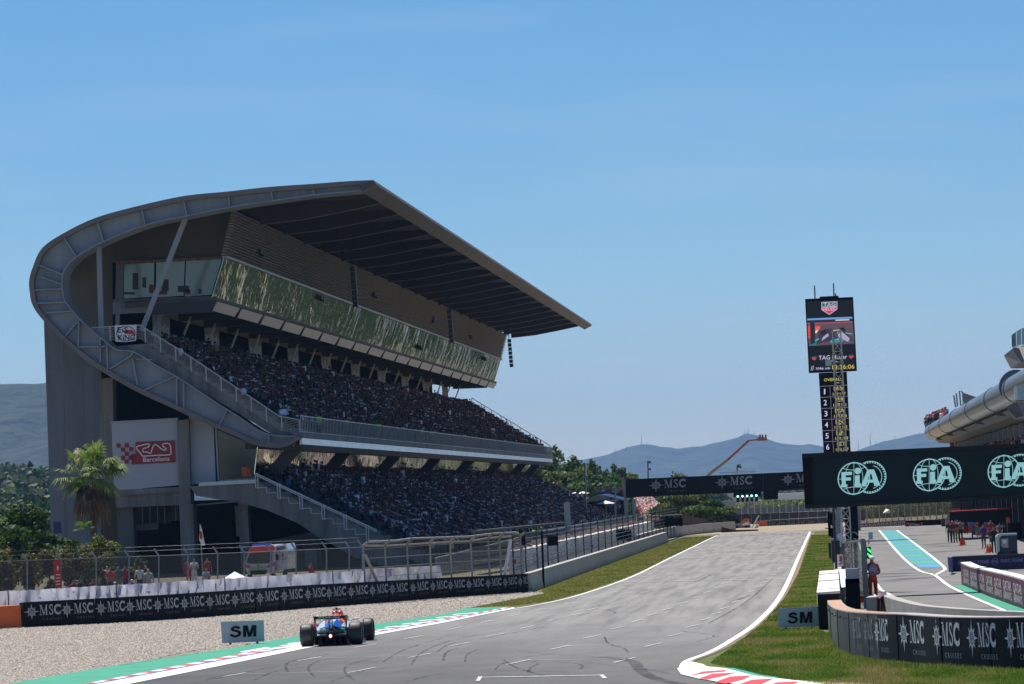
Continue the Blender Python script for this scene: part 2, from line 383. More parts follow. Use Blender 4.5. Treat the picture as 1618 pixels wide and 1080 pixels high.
KRw = [Vector(w2(p)) for p in Gs(KR0)]; dk = (KRw[-1]-KRw[-2]).normalized(); KRw.append(KRw[-1]+dk*4); KRw.append(KRw[-1]+dk*30)
trk = list(W0) + LT[1:] + [Vector((-10.8, 424)), Vector((12, 424)), Vector((12, 411.5)), Vector((-2.19, 411.5))] + RT[::-1] + KRw[1:] + [Vector((8, 45)), Vector((-30, 45))]
sheet('track', trk, 0.0, MAT['asphalt'], kind='structure')
# gravel trap, left
BAR = [(-70, 998), (38, 991), (216, 982), (346, 973), (476, 962), (600, 952.5), (700, 944.5), (772, 939.5), (840, 934.5)]
BARW = [Vector(w2(p)) for p in Gs(BAR)]
gv = [p for p in W4] + [Vector(w2(G(862, 937)))] + BARW[::-1] + [Vector((-52, 150)), Vector((-48, 70)), W4[0]+Vector((-4, -6))]
sheet('gravel_trap', gv, -.006, MAT['gravel'], kind='structure')
gl = [Vector(w2(G(737, 960.5)))] + [Vector(w2(G(811, 958.8)))] + LT + [Vector((-14.1, 411)), Vector((-14.1, 206)), Vector(w2(G(862, 937)))]
sheet('grass_verge', gl, -.003, MAT['grass_dry'], kind='structure')
sheet('gravel_runoff', [(-40, 425), (40, 425), (40, 640), (-90, 640)], -.02, MAT['gravel_far'], kind='structure')
# kerbs and run-off paint, left
mb = MB(); strip_between(W0, W1, .012, mb); mb.build('white_edge_line', MAT['paint_white'], kind='structure', fix=False)
def reverse_faces(o): o.data.flip_normals() if o.data.polygons[0].normal.z < 0 else None
mb = MB(); strip_between(W1, W2_, .014, mb); mb.build('blue_kerb_line', MAT['paint_blue'], kind='structure', fix=False)
kb = MB(); 
def resample(a, n):
    a = [Vector(p) for p in a]; d = [0]
    for p, q in zip(a[:-1], a[1:]): d.append(d[-1]+(q-p).length)
    out = []
    for i in range(n):
        t = d[-1]*i/(n-1); j = max(0, min(len(a)-2, int(np.searchsorted(d, t))-1)); u = (t-d[j])/max(1e-9, d[j+1]-d[j]); out.append(a[j].lerp(a[j+1], u))
    return out
NK = 80; A_, B_ = resample(W2_, NK), resample(W3, NK)
for i in range(NK-1):
    kb.mi = i % 2; a0, a1, b0, b1 = A_[i], A_[i+1], B_[i], B_[i+1]
    kb.add([(a0.x, a0.y, .016), (a1.x, a1.y, .016), (b1.x, b1.y, .016), (b0.x, b0.y, .016)], [(0, 1, 2, 3)])
kb.build('red_and_white_kerb', [MAT['paint_red'], MAT['paint_white']], kind='structure', fix=False)
N5 = 60; mb = MB(); strip_between(resample(W3, N5), resample(list(W4)+[Vector(w2(G(803, 958.6)))], N5), .010, mb)
mb.build('green_runoff', MAT['paint_green'], kind='structure', fix=False)
hs = MB()                                                                    # slanting white bars painted on the green
for (a, b, t) in [((378, 1029.5), (420, 1022), 1.3), ((420, 1024.5), (478, 1018.6), 1.1), ((441, 1019.5), (477, 1016.3), 1.2), ((452, 1016.2), (478, 1013.6), 1.0)]:
    hs.poly([G(a[0], a[1], .018), G(a[0]+8, a[1]+t, .018), G(b[0]+8, b[1]+t, .018), G(b[0], b[1], .018)])
for i in range(13):
    x = 594+i*13.5; y = 995-i*2.55
    for k, (dx, dy, ln) in enumerate([(0, 0, 24), (12, -4.2, 20)]):
        if x+dx+ln > 770 or (i % 2 == 1): continue
        if k and i > 9: continue
        X, Y = x+dx, y+dy
        hs.poly([G(X, Y, .018), G(X+4, Y+.6, .018), G(X+ln+4, Y-ln*.115+.6, .018), G(X+ln, Y-ln*.115, .018)])
hs.build('runoff_bars', MAT['paint_white'], kind='structure', fix=False)
# right kerb
KU = [(1092, 1046), (1111, 1050), (1117, 1053.8), (1152, 1057), (1193, 1068), (1254, 1075.5), (1330, 1080)]
ku = [Vector(w2(p)) for p in Gs(KU)]; ku.append(ku[-1]+(ku[-1]-ku[-2])*2)
kp = [KRw[0]] + KRw[1:-1] + [Vector((6.0, KRw[-2].y-6))] + ku[::-1]
sheet('white_kerb', kp, .02, MAT['paint_white'], kind='structure')
rs = MB()
for pl in [[(1091, 1066.6), (1111, 1060.4), (1148, 1058), (1145, 1060.4), (1117, 1063)], [(1105, 1071), (1126, 1063.8), (1163.5, 1062), (1145, 1067), (1117, 1073)],
           [(1129.5, 1077), (1154, 1068.3), (1188, 1066.6), (1173, 1073.5), (1146, 1080)], [(1158, 1084), (1188, 1073.4), (1222, 1071.5), (1206, 1079), (1190, 1086)],
           [(1204, 1086), (1228, 1077.5), (1262, 1076.2), (1246, 1086)], [(1262, 1086), (1280, 1080), (1322, 1079.5), (1300, 1088)]]:
    rs.poly([G(x, y, .026) for x, y in pl])
rs.build('red_kerb_stripes', MAT['paint_red'], kind='structure', fix=False)
mb = MB(); line_strip(Gs([(1153, 1056.6), (1175, 1062), (1196, 1067.5), (1225, 1071.5)]), .18, .024, mb); mb.build('green_kerb_edge', MAT['paint_green'], kind='structure', fix=False)
mb = MB(); line_strip(RT, .2, .012, mb); mb.build('white_edge_line', MAT['paint_white'], kind='structure', fix=False)
mb = MB(); line_strip(LT, .16, .013, mb); mb.build('white_edge_line', MAT['paint_white'], kind='structure', fix=False)
# dirt strip between the line and the grass on the right
a = [p + Vector((.1, 0)) for p in RT]; b_ = [p + Vector((.1+ .35*min(1, max(.25, (p.y-100)/60)), 0)) for p in RT]
mat('bare_dirt', (.24, .17, .11), .95, noise=.3, nscale=2)
mb = MB(); strip_between(a, b_, .004, mb); mb.build('dirt_strip', MAT['bare_dirt'], kind='structure', fix=False)
# green bands across the verge, white lines across the track
mb = MB()
for l in ([(1256, 916), (1318, 914.6)], [(1271, 873.6), (1318, 872.4)]): line_strip(Gs(l), [.9, .9] if l[0][1] > 900 else [1.6, 1.6], .006, mb)
mb.build('green_verge_band', MAT['paint_green2'], kind='structure', fix=False)
mb = MB(); line_strip(Gs([(1073, 876.5), (1266, 873.4)]), .55, .012, mb); line_strip(Gs([(984, 919.5), (1244, 914.4)]), .45, .012, mb)
line_strip(Gs([(590, 1018.6), (705, 1016.8)]), .05, .012, mb)
mb.build('timing_line', MAT['paint_worn'], kind='structure', fix=False)
# grid slots
def dash(mb, c, ang, L_, wd, z=.014):
    c = Vector((c[0], c[1])); d = Vector((math.sin(ang), math.cos(ang))); n_ = Vector((d.y, -d.x))
    ps = [c-d*L_/2-n_*wd/2, c-d*L_/2+n_*wd/2, c+d*L_/2+n_*wd/2, c+d*L_/2-n_*wd/2]; mb.poly([(p.x, p.y, z) for p in ps])
gd = MB()
cols = [[(-16.34, 118.46), (-15.41, 128.56), (-14.79, 138.35), (-13.89, 144.57), (-13.21, 152.45), (-12.62, 159.27), (-12.1, 166.11), (-11.54, 172.5)],
        [(-12.76, 117.94), (-12.07, 127.11), (-11.61, 135.53), (-11.07, 143.3), (-10.53, 150.1), (-10.13, 157.13), (-9.67, 163.23), (-9.37, 170.11)],
        [(-8.6, 118.8), (-8.1, 128.71), (-7.61, 137.08), (-7.2, 144.88), (-6.86, 151.68), (-6.61, 158.59), (-6.33, 165)],
        [(-5.66, 116.82), (-5.34, 127.35), (-4.98, 135.36), (-4.71, 143.34), (-4.48, 150.31), (-4.27, 156.54), (-4.13, 163)]]
for ci, c in enumerate(cols):
    d0 = (c[-1][0]-c[-3][0])/(c[-1][1]-c[-3][1]); xs = [-9.9, -8.4, -5.6, -3.8][ci]; x, y = c[-1]
    far = []
    while y < 385:
        y += 8.1; x += d0*8.1; d0 *= .86; x = x if ci > 1 else min(x, xs); far.append((x, y))
    for k, (x, y) in enumerate(c+far):
        dash(gd, (x, y), .15 if y < 150 else .1, 2.9 if y < 125 else 2.6, .075)
for (p, q) in [((365, 1066), (571, 1060)), ((489, 1040.3), (662, 1036)), ((820, 1043.5), (987, 1041)), ((885, 1020.5), (1032, 1018))]:
    line_strip(Gs([p, q]), .045, .0145, gd)
line_strip(Gs([(757, 1070.6), (952, 1067)]), .22, .0145, gd); line_strip(Gs([(759, 1069.5), (755, 1076.5)]), .1, .015, gd); line_strip(Gs([(950, 1066.4), (956, 1072)]), .1, .015, gd)
gd.build('grid_markings', mat('paint_faded', (.58, .58, .56), .7, noise=.35, nscale=2.5), kind='structure', fix=False)
# tyre marks
m = bpy.data.materials.new('tyre_mark'); m.use_nodes = True; MAT['tyre_mark'] = m; n = m.node_tree; L = n.links.new
b = n.nodes['Principled BSDF']; b.inputs['Base Color'].default_value = (.02, .02, .022, 1); b.inputs['Roughness'].default_value = .8
t = n.nodes.new('ShaderNodeTexNoise'); t.inputs['Scale'].default_value = 1.2; t.inputs['Detail'].default_value = 8; geo = n.nodes.new('ShaderNodeNewGeometry'); L(geo.outputs['Position'], t.inputs['Vector'])
mr = n.nodes.new('ShaderNodeMapRange'); mr.inputs[1].default_value = .38; mr.inputs[2].default_value = .62; mr.inputs[3].default_value = .06; mr.inputs[4].default_value = .58
L(t.outputs['Fac'], mr.inputs[0]); L(mr.outputs[0], b.inputs['Alpha'])
mb = MB(); mk = MB()
line_strip(catmull(Gs([(952, 1038.5), (985, 1042), (1002, 1047), (1010, 1057), (1024, 1067), (1050, 1076), (1090, 1084)]), 6), .3, .017, mb)
for l, wd in [([(795, 1042), (812, 1053), (835, 1061), (860, 1067)], .1), ([(835, 1062), (838, 1055), (850, 1049), (842, 1045)], .1), ([(842, 1044), (885, 1046), (912, 1049), (921, 1053), (915, 1058)], .09),
              ([(820, 1029), (880, 1034), (960, 1039)], .05), ([(920, 1046), (990, 1055), (1075, 1067)], .05), ([(1010, 1055), (1060, 1064), (1110, 1070)], .06), ([(955, 1006), (962, 1017), (985, 1024), (993, 1031)], .08),
              ([(1070, 997), (1110, 1001), (1128, 1005), (1100, 1014), (1080, 1014)], .08), ([(760, 1018), (900, 1012), (1040, 1005), (1090, 1003)], .08), ([(870, 1014), (950, 1009), (1060, 1007)], .07),
              ([(1135, 990), (1160, 992), (1175, 990)], .08), ([(958, 963), (972, 968), (955, 973), (930, 974)], .07), ([(700, 1044), (706, 1030), (725, 1024)], .09), ([(735, 1046), (738, 1034), (756, 1026)], .07),
              ([(455, 1062), (452, 1050), (470, 1042), (520, 1034)], .1), ([(495, 1068), (487, 1055), (505, 1044), (550, 1036)], .08), ([(560, 1075), (545, 1062), (552, 1050), (600, 1038)], .08), ([(330, 1072), (420, 1056), (470, 1050)], .16),
              ([(250, 1040), (320, 1026), (400, 1022)], .2), ([(190, 1052), (300, 1034), (380, 1027)], .12), ([(620, 1062), (700, 1054), (790, 1050)], .1), ([(640, 1078), (700, 1064), (800, 1060), (900, 1062)], .1),
              ([(830, 985), (900, 975), (1000, 955)], .1), ([(980, 940), (1080, 925), (1130, 905)], .12), ([(1165, 948), (1185, 940)], .25), ([(900, 965), (985, 950), (1060, 946)], .08), ([(1120, 985), (1180, 950), (1220, 915)], .1),
              ([(690, 1030), (716, 1016), (770, 1008), (860, 990)], .1), ([(650, 1050), (668, 1030), (720, 1010), (800, 996)], .08), ([(605, 1046), (640, 1026), (700, 1008)], .07), ([(780, 1060), (800, 1046), (860, 1034), (960, 1024)], .07),
              ([(400, 1075), (440, 1060), (520, 1050), (600, 1046)], .1), ([(300, 1080), (390, 1062), (450, 1056)], .12), ([(520, 1078), (580, 1060), (680, 1048), (760, 1044)], .08)]:
    line_strip(catmull(Gs(l), 6), wd*.8, .017, mk)
mb.build('skid_mark', MAT['tyre_mark'], kind='structure', fix=False); mk.build('tyre_marks', MAT['tyre_mark'], kind='structure', fix=False)

# pit lane
sheet('pit_lane', [(.42, 150), (.42, 411), (12.5, 411), (14.5, 300), (14.5, 80), (6, 80), (5.2, 104), (2.5, 128), (1.5, 140)], .001, MAT['asphalt_pit'], kind='structure')
st_l = [(1390, 838), (1403, 853), (1420, 872), (1440, 889), (1454, 897)]; st_r = [(1416, 838), (1440, 856), (1465, 875), (1480, 887), (1489, 897)]
SL, SR = resample(Gs(st_l), 33), resample(Gs(st_r), 33)
for nm, sel, mm in (('green_lane_band', 0, 'paint_green2'), ('blue_lane_band', 1, 'paint_blue2')):
    mb = MB()
    for i in range(32):
        if (i//2) % 2 == sel: mb.poly([(SL[i].x, SL[i].y, .012), (SR[i].x, SR[i].y, .012), (SR[i+1].x, SR[i+1].y, .012), (SL[i+1].x, SL[i+1].y, .012)])
    mb.build(nm, MAT[mm], kind='structure', fix=False)
mb = MB()
for i in range(1, 32, 2):
    a, b_ = SL[i].lerp(SR[i], .25), SL[i].lerp(SR[i], .8); mb.box(((a.x+b_.x)/2, (a.y+b_.y)/2, .014), ((b_-a).length, .8, .003))
mb.build('pale_lane_print', MAT['paint_pale'], kind='structure', fix=False)
mb = MB()
line_strip(catmull(Gs([(1389, 837.5), (1402, 853), (1419, 873), (1438, 891), (1456, 903), (1477, 909), (1500, 926), (1540, 945), (1585, 964), (1640, 990)]), 5), [.16]*(9*5+1), .016, mb)
line_strip(catmull(Gs([(1417, 837.5), (1442, 856), (1468, 876), (1484, 889), (1493, 898), (1490, 902), (1477, 909)]), 5), .16, .016, mb)
line_strip(Gs([(1352, 838), (1358, 860), (1372, 905), (1392, 932), (1425, 950)]), .14, .016, mb)
for l in ([(1487, 909), (1512, 908.4)], [(1492, 917.3), (1518, 916.6)], [(1400, 910), (1450, 907)]): line_strip(Gs(l), .1, .014, mb)
mb.build('white_lane_line', MAT['paint_white'], kind='structure', fix=False)
sheet('green_pit_strip', [w2(G(x, y)) for x, y in [(1505, 924.6), (1522, 924), (1560, 942), (1620, 962), (1700, 990), (1680, 1000), (1590, 963), (1545, 945)]], .009, MAT['paint_green'], kind='structure')
sheet('green_pit_corner', [w2(G(x, y)) for x, y in [(1402, 934), (1421, 949), (1410, 952), (1398, 946)]], .009, MAT['paint_green'], kind='structure')

# ------------------------------------------------------------------ hills
from mathutils import noise as mnoise
def hills(name, ridge, Yr, depth, m, nx=240, ny=26, rough=.06, label=None):
    xs = np.linspace(ridge[0][0], ridge[-1][0], nx); ys = np.interp(xs, [r[0] for r in ridge], [r[1] for r in ridge])
    V = []; F_ = []
    for i in range(nx):
        top = P(xs[i], ys[i], Yr)
        for j in range(ny):
            t = j/(ny-1)*1.5
            Y = Yr-depth+depth*t; k = min(1, t); prof = k**1.15 if t <= 1 else max(0, 1-(t-1)*1.6)
            X = top.x*(Y/Yr)
            nz = mnoise.fractal(Vector((X/(depth*.35), Y/(depth*.35), 3.1)), 1., 2.1, 5)
            z = top.z*prof + (nz*rough*top.z*3)*math.sin(min(1, k)*PI)*.9
            if abs(t-1) < .04: z = top.z+mnoise.noise(Vector((X/30, 0, 0)))*top.z*.012
            V.append((X, Y, z-1*(j == 0)))
    for i in range(nx-1):
        for j in range(ny-1):
            a = i*ny+j; F_.append((a, a+ny, a+ny+1, a+1))
    me = fast_mesh(name, np.array(V), np.array(F_), m)
    me.polygons.foreach_set('use_smooth', [True]*len(me.polygons)); return link(name, me, kind='structure')
mat('hill_forest', (.002, .008, .006), .95, col2=(.036, .05, .026), nscale=.035, bump=1, bscale=.03, bdist=14, detail=12)
mat('hill_forest_far', (.006, .012, .006), .95, col2=(.07, .075, .035), nscale=.012, bump=1, bscale=.012, bdist=30, detail=12)
hills('far_hills', [(840, 742), (900, 730), (940, 722), (960, 718), (985, 708), (1000, 704), (1022, 701), (1045, 705), (1070, 708.5), (1090, 706), (1110, 704), (1140, 697), (1165, 691), (1180, 684), (1200, 688),
      (1225, 698), (1245, 701.5), (1262, 703), (1280, 701), (1300, 705), (1350, 713), (1375, 704), (1392, 698), (1420, 692), (1450, 685), (1480, 681), (1540, 668), (1640, 650), (1750, 640)], 13000, 1100, MAT['hill_forest_far'], nx=300)
hills('left_hill', [(-260, 628), (-120, 612), (0, 608), (30, 607), (75, 606), (150, 610), (300, 640), (500, 700), (700, 780)], 5600, 800, MAT['hill_forest'], nx=260, ny=40, rough=.09)
# ================================================================== lettering as flat print
def text2d(s, bold=0.0, sx=1.0, shear=0.0, space=1.0):
    """returns (verts [(x,y)], faces) of a word, baseline 0, cap height 1, centred in x, and its width"""
    key = (s, bold, sx, shear, space)
    if key in text2d.c: return text2d.c[key]
    c = bpy.data.curves.new('t', 'FONT'); c.body = s; c.offset = bold; c.shear = shear; c.resolution_u = 2; c.space_character = space
    o = bpy.data.objects.new('t', c); COL.objects.link(o)
    dg = bpy.context.evaluated_depsgraph_get(); me = bpy.data.meshes.new_from_object(o.evaluated_get(dg))
    v = np.array([(q.co.x, q.co.y) for q in me.vertices]); f = [tuple(p.vertices) for p in me.polygons]
    bpy.data.objects.remove(o); bpy.data.curves.remove(c); bpy.data.meshes.remove(me)
    cap = .70; v = v/cap; v[:, 0] *= sx; cx_ = (v[:, 0].max()+v[:, 0].min())/2; v[:, 0] -= cx_
    text2d.c[key] = (v, f, v[:, 0].max()-v[:, 0].min()); return text2d.c[key]
text2d.c = {}
def rects(l):
    v = []; f = []
    for q in l:
        b = len(v); v += list(q); f.append(tuple(range(b, b+len(q))))
    return np.array(v, float), f
def ring(cx_, cy_, r0, r1, n=28, a0=0, a1=2*PI, sy=1.):
    v = []; f = []
    for i in range(n+1):
        a = a0+(a1-a0)*i/n; v += [(cx_+r0*math.cos(a), cy_+r0*math.sin(a)*sy), (cx_+r1*math.cos(a), cy_+r1*math.sin(a)*sy)]
    for i in range(n): f.append((2*i, 2*i+1, 2*i+3, 2*i+2))
    return np.array(v), f
def merge2(*sh):
    v = []; f = []; b = 0
    for (a, g) in sh:
        a = np.asarray(a, float); v.append(a); f += [tuple(b+i for i in q) for q in g]; b += len(a)
    return np.vstack(v), f
def xf(sh, dx=0, dy=0, s=1, sy=None):
    v, f = sh[0], sh[1]; return np.column_stack((np.asarray(v)[:, 0]*s+dx, np.asarray(v)[:, 1]*(sy if sy else s)+dy)), f
def stroke2(pts, w_, closed=False):
    pts = [Vector(p) for p in pts]; v = []; f = []; n = len(pts)
    for i in range(n):
        if closed: d = (pts[(i+1) % n]-pts[i-1])
        else: d = pts[min(i+1, n-1)]-pts[max(i-1, 0)]
        d.normalize(); nn = Vector((-d.y, d.x))*w_/2; v += [tuple(pts[i]+nn), tuple(pts[i]-nn)]
    for i in range(n if closed else n-1): j = (i+1) % n; f.append((2*i, 2*i+1, 2*j+1, 2*j))
    return np.array(v), f
def serif_msc():
    """M S C in a high-contrast roman with serifs, cap height 1"""
    M_ = [[(0, 0), (.30, 0), (.30, .06), (0, .06)], [(0, .94), (.26, .94), (.26, 1), (0, 1)], [(.12, .06), (.17, .06), (.17, .94), (.12, .94)],
          [(.12, 1), (.30, 1), (.60, .14), (.54, 0), (.49, 0)], [(.54, 0), (.60, 0), (.90, .94), (.84, 1)], [(.80, .06), (.97, .06), (.97, .94), (.80, .94)],
          [(.72, 0), (1.06, 0), (1.06, .06), (.72, .06)], [(.84, .94), (1.06, .94), (1.06, 1), (.84, 1)]]
    v, f = rects(M_)
    S = stroke2([(1.66, .80), (1.62, .90), (1.5, .955), (1.38, .93), (1.29, .82), (1.31, .69), (1.42, .58), (1.55, .47), (1.66, .36), (1.68, .22), (1.6, .09), (1.46, .045), (1.33, .09), (1.25, .22)], .13)
    S2 = rects([[(1.62, .68), (1.67, .68), (1.69, .98), (1.65, .98)], [(1.22, .02), (1.26, .02), (1.29, .34), (1.24, .34)]])
    C_ = ring(2.36, .5, .30, .52, 20, math.radians(48), math.radians(312)); C_ = (np.column_stack((C_[0][:, 0], .5+(C_[0][:, 1]-.5)*.98)), C_[1])
    C2 = rects([[(2.64, .66), (2.70, .66), (2.72, .99), (2.67, .99)], [(2.64, .34), (2.70, .34), (2.70, .12), (2.60, .06)]])
    v, f = merge2((v, f), S, S2, C_, C2); v[:, 0] *= .86; return v, f
def compass():
    sh = [ring(0, 0, .34, .42, 20), ring(0, 0, .24, .285, 16)]
    for i in range(16):
        a = PI/2+i*PI/8; R_ = 1.0 if i % 4 == 0 else .74 if i % 2 == 0 else .58; wd = .1 if i % 2 == 0 else .05
        d = Vector((math.cos(a), math.sin(a))); n_ = Vector((-d.y, d.x))
        sh.append(rects([[tuple(d*.40-n_*wd), tuple(d*R_), tuple(d*.40+n_*wd)]]))
    sh.append(rects([[(-.15, -.14), (-.09, -.14), (-.09, .16), (-.15, .16)], [(-.03, -.14), (.03, -.14), (.03, .16), (-.03, .16)], [(.09, -.14), (.15, -.14), (.15, .16), (.09, .16)], [(-.15, .1), (.15, .1), (.15, .16), (-.15, .16)], [(-.12, -.2), (.12, -.2), (.12, -.14), (-.12, -.14)]]))
    return merge2(*sh)
def bold_sm():
    S = stroke2([(.60, .74), (.55, .85), (.42, .905), (.26, .89), (.15, .80), (.16, .68), (.28, .60), (.46, .54), (.60, .46), (.645, .32), (.58, .17), (.42, .095), (.24, .10), (.12, .18), (.07, .30)], .19)
    M_ = rects([[(.86, 0), (1.06, 0), (1.06, 1), (.86, 1)], [(1.52, 0), (1.72, 0), (1.72, 1), (1.52, 1)], [(1.06, 1), (1.06, .62), (1.19, 0), (1.29, 0), (1.29, .3), (1.15, 1)], [(1.52, 1), (1.43, 1), (1.29, .3), (1.29, 0), (1.39, 0), (1.52, .62)]])
    v, f = merge2(S, M_); v[:, 0] -= .87; return v, f, 1.7
MSC_WORD = serif_msc(); COMPASS = compass()
def msc_logo():
    """(bright print, dim print) in a frame where MSC caps run from y=-.1 to .6, total about x -1.15..1.5"""
    t, f, w_ = text2d('CRUISES', 0.0, 1.0, 0, 1.55)
    a = merge2(xf(COMPASS, -1.0, .16, .62), xf(MSC_WORD, -.38, -.12, .72, .76))
    b = xf((t, f), .62, -.50, 1.5/w_, .16)
    return a, b
LOGO_A, LOGO_B = msc_logo()
def print_on(name, sh, fn, m, parent, **kw):
    """flat print: 2D shape mapped through fn(u, v) -> point on the surface"""
    v, f = sh[0], sh[1]; me = bpy.data.meshes.new(name); me.from_pydata([tuple(fn(a, b)) for a, b in v], [], f); me.materials.append(m); me.update()
    return link(name, me, parent, **kw)
def plane_fn(o, ux, uy):
    o, ux, uy = Vector(o), Vector(ux), Vector(uy); return lambda a, b: o+ux*a+uy*b
# ================================================================== main grandstand
Y0, Y1 = 318.0, 607.0            # near and far end of the stand
YB, BAY = 328.0, 13.9            # near face of the box tier, bay length
def XZ(px, py, Y): v = P(px, py, Y); return (v.x, v.z)
GS = thing('grandstand', 'long two tier grandstand with a curling steel ribbon end and dark cantilever roof', 'grandstand', (-45, Y0, 0))
pairs = [((590, 284), (573, 301)), ((547, 286), (542, 304)), ((495, 290), (498, 308)), ((424, 295), (428, 318)), ((361, 302), (362, 328)), ((292, 309), (295, 341.6)), ((222, 324), (229, 356)),
         ((153, 343), (161, 383)), ((104, 366), (121, 406)), ((67, 391), (104, 424)), ((52, 421), (99, 437)), ((46, 443), (98.5, 450)), ((47, 462), (100, 463)), ((50, 478), (104, 476)), ((60, 496), (115, 491)),
         ((80, 518), (126, 503)), ((99, 537), (148, 524)), ((129, 564), (165, 537)), ((161, 586.5), (184, 551)), ((193, 606), (212, 555)), ((227, 624), (245, 575)), ((267, 642), (279, 594)), ((307, 661), (313, 616)),
         ((346, 678), (346, 638)), ((374, 690), (378, 658)), ((400, 702), (409, 679)), ((425, 706.5), (430, 686)), ((450, 706), (455, 688)), ((476, 692), (470, 688))]
OUT = catmull([Vector(XZ(*a, Y0)) for a, b in pairs], 4); INN = catmull([Vector(XZ(*b, Y0)) for a, b in pairs], 4)
def xz3(p, y): return Vector((p[0], y, p[1]))
RD = 3.2
FL = .36
fl_in = [o.lerp(i, min(.9, FL/max(.05, (i-o).length))) for o, i in zip(OUT, INN)]
fl2 = [i.lerp(o, min(.5, .09/max(.05, (i-o).length))) for o, i in zip(OUT, INN)]
def band(a, b, y0, y1, name, m, par):
    mb = MB(); n = len(a); vs = []
    for p, q in zip(a, b): vs += [xz3(p, y0), xz3(q, y0), xz3(p, y1), xz3(q, y1)]
    fs = []
    for i in range(n-1):
        k = 4*i; fs += [(k, k+1, k+5, k+4), (k+2, k+6, k+7, k+3), (k, k+4, k+6, k+2), (k+1, k+3, k+7, k+5)]
    fs += [(0, 2, 3, 1), (4*n-4, 4*n-3, 4*n-1, 4*n-2)]
    mb.add(vs, fs); return mb.build(name, m, par)
rb = band(fl_in, fl2, Y0+.55, Y0+.75, 'ribbon_web', MAT['ribbon'], GS); smooth_by_angle(rb)
o = band(OUT, fl_in, Y0, Y0+RD, 'ribbon_flange', MAT['ribbon_flange'], rb); smooth_by_angle(o)
o = band(fl2, [i+(i-o_).normalized()*.0 for i, o_ in zip(INN, OUT)], Y0, Y0+RD, 'ribbon_inner_flange', MAT['ribbon'], rb); smooth_by_angle(o)
for (a, b) in [((361, 308), (362, 327)), ((290, 317), (295, 341)), ((224, 330), (229, 356)), ((153, 349), (163, 381)), ((100, 374), (120, 405)), ((60, 418), (98, 433)), ((53, 458), (98, 456)), ((58, 479), (104, 477)), ((72, 494), (115, 491)),
               ((103, 530), (126, 504)), ((428, 303), (431, 317)), ((494, 299), (497, 308)), ((123, 548), (124, 508)), ((158, 572), (158, 532)), ((170, 583), (168, 540)), ((123, 548), (166, 547)), ((173, 583), (206, 562)), ((206, 562), (212, 554)),
               ((209, 566), (217, 608)), ((228, 616), (277, 594)), ((279, 640), (279, 596)), ((290, 645), (290, 604)), ((347, 670), (358, 648)), ((424, 700), (425, 688)), ((64, 437), (98, 449)), ((215, 567), (240, 568))]:
    p, q = P(*a, Y0), P(*b, Y0); m = MB(); m.bar((p.x, Y0+.3, p.z), (q.x, Y0+.3, q.z), .1, .5, up=(0, 1, 0)); m.build('ribbon_rib', MAT['ribbon'], rb)
# --- roof
iu = 42
roofc = OUT[:iu]
shell = MB(); vs = []; n = len(roofc)
inner = []
for i, p in enumerate(roofc):
    d = (roofc[min(i+1, n-1)]-roofc[max(i-1, 0)]).normalized(); nn = Vector((-d.y, d.x)); nn = nn if nn.dot(INN[i]-p) > 0 else -nn; inner.append(p+nn*.28)
o = band(roofc, inner, Y0+RD-.02, Y1, 'roof', MAT['roof_dark'], GS); ROOF = o; smooth_by_angle(o)
# fascia box along the front lip
fa = [XZ(590, 284, Y0), XZ(594.5, 291, Y0), XZ(572, 303, Y0), XZ(568, 292, Y0)]
m = MB(); m.prism([xz3(p, Y0-.15) for p in fa], (0, Y1-Y0+.3, 0)); m.build('roof_fascia', MAT['fascia'], ROOF)
lipx = [p[0] for p in roofc][::-1]; lipz = [p[1] for p in inner][::-1]
def roof_z(x): return float(np.interp(x, [p[0] for p in inner[:30]][::-1], [p[1] for p in inner[:30]][::-1]))
bot = [XZ(412, 354, 334), XZ(480, 346, 334), XZ(545, 333, 334), XZ(590, 323, 334), XZ(606, 319, 334)]
topz = [(x, roof_z(x)+.05) for x, z in bot]
ribm = MB(); ribm.mi = 0; ribm.prism([Vector((x, -.12, z)) for x, z in bot]+[Vector((x, -.12, z)) for x, z in topz[::-1]], (0, .24, 0))
ribm.mi = 1
for (x, z), (x1, z1) in zip(bot[:-1], bot[1:]): ribm.bar((x, 0, z-.03), (x1, 0, z1-.03), .42, .06, up=(0, 0, 1))
ribm.mi = 0
for k in (1, 2): x = (bot[0][0]*(3-k)+bot[3][0]*k)/3; zz = float(np.interp(x, [b_[0] for b_ in bot], [b_[1] for b_ in bot])); ribm.bar((x, -.2, zz), (x, -.2, roof_z(x)), .14, .16, up=(1, 0, 0))
rme = ribm.mesh('roof_rib', [MAT['rib_dark'], mat('rib_flange', (.17, .155, .15), .5)])
for k in range(20):
    o = link('roof_rib', rme, ROOF); o.location.y = 334+BAY*k - .0
    if o.location.y > Y1-.5: o.location.y = Y1-.6
# --- upper box: slatted wall, mirror glazing, floor edge
c_top, g_top, g_bot, f_bot = XZ(372, 333, YB), XZ(355, 404, YB), XZ(335, 470, YB), XZ(331, 487, YB)
YE = YB + 277.5
m = MB(); n = 16
for i in range(n):
    a = Vector(c_top).lerp(Vector(g_top), i/n); b = Vector(c_top).lerp(Vector(g_top), (i+.62)/n); dx = .10
    pr = [(a.x-.3, a.y), (a.x+.02, a.y), (a.x+.02+dx, b.y+.03), (b.x, b.y+.001), (b.x-.3, b.y)]
    m.prism([xz3(p, YB) for p in pr], (0, YE-YB, 0))
m.build('slatted_wall', mat('slat_brown', (.28, .26, .235), .6, noise=.1, nscale=.4), GS)
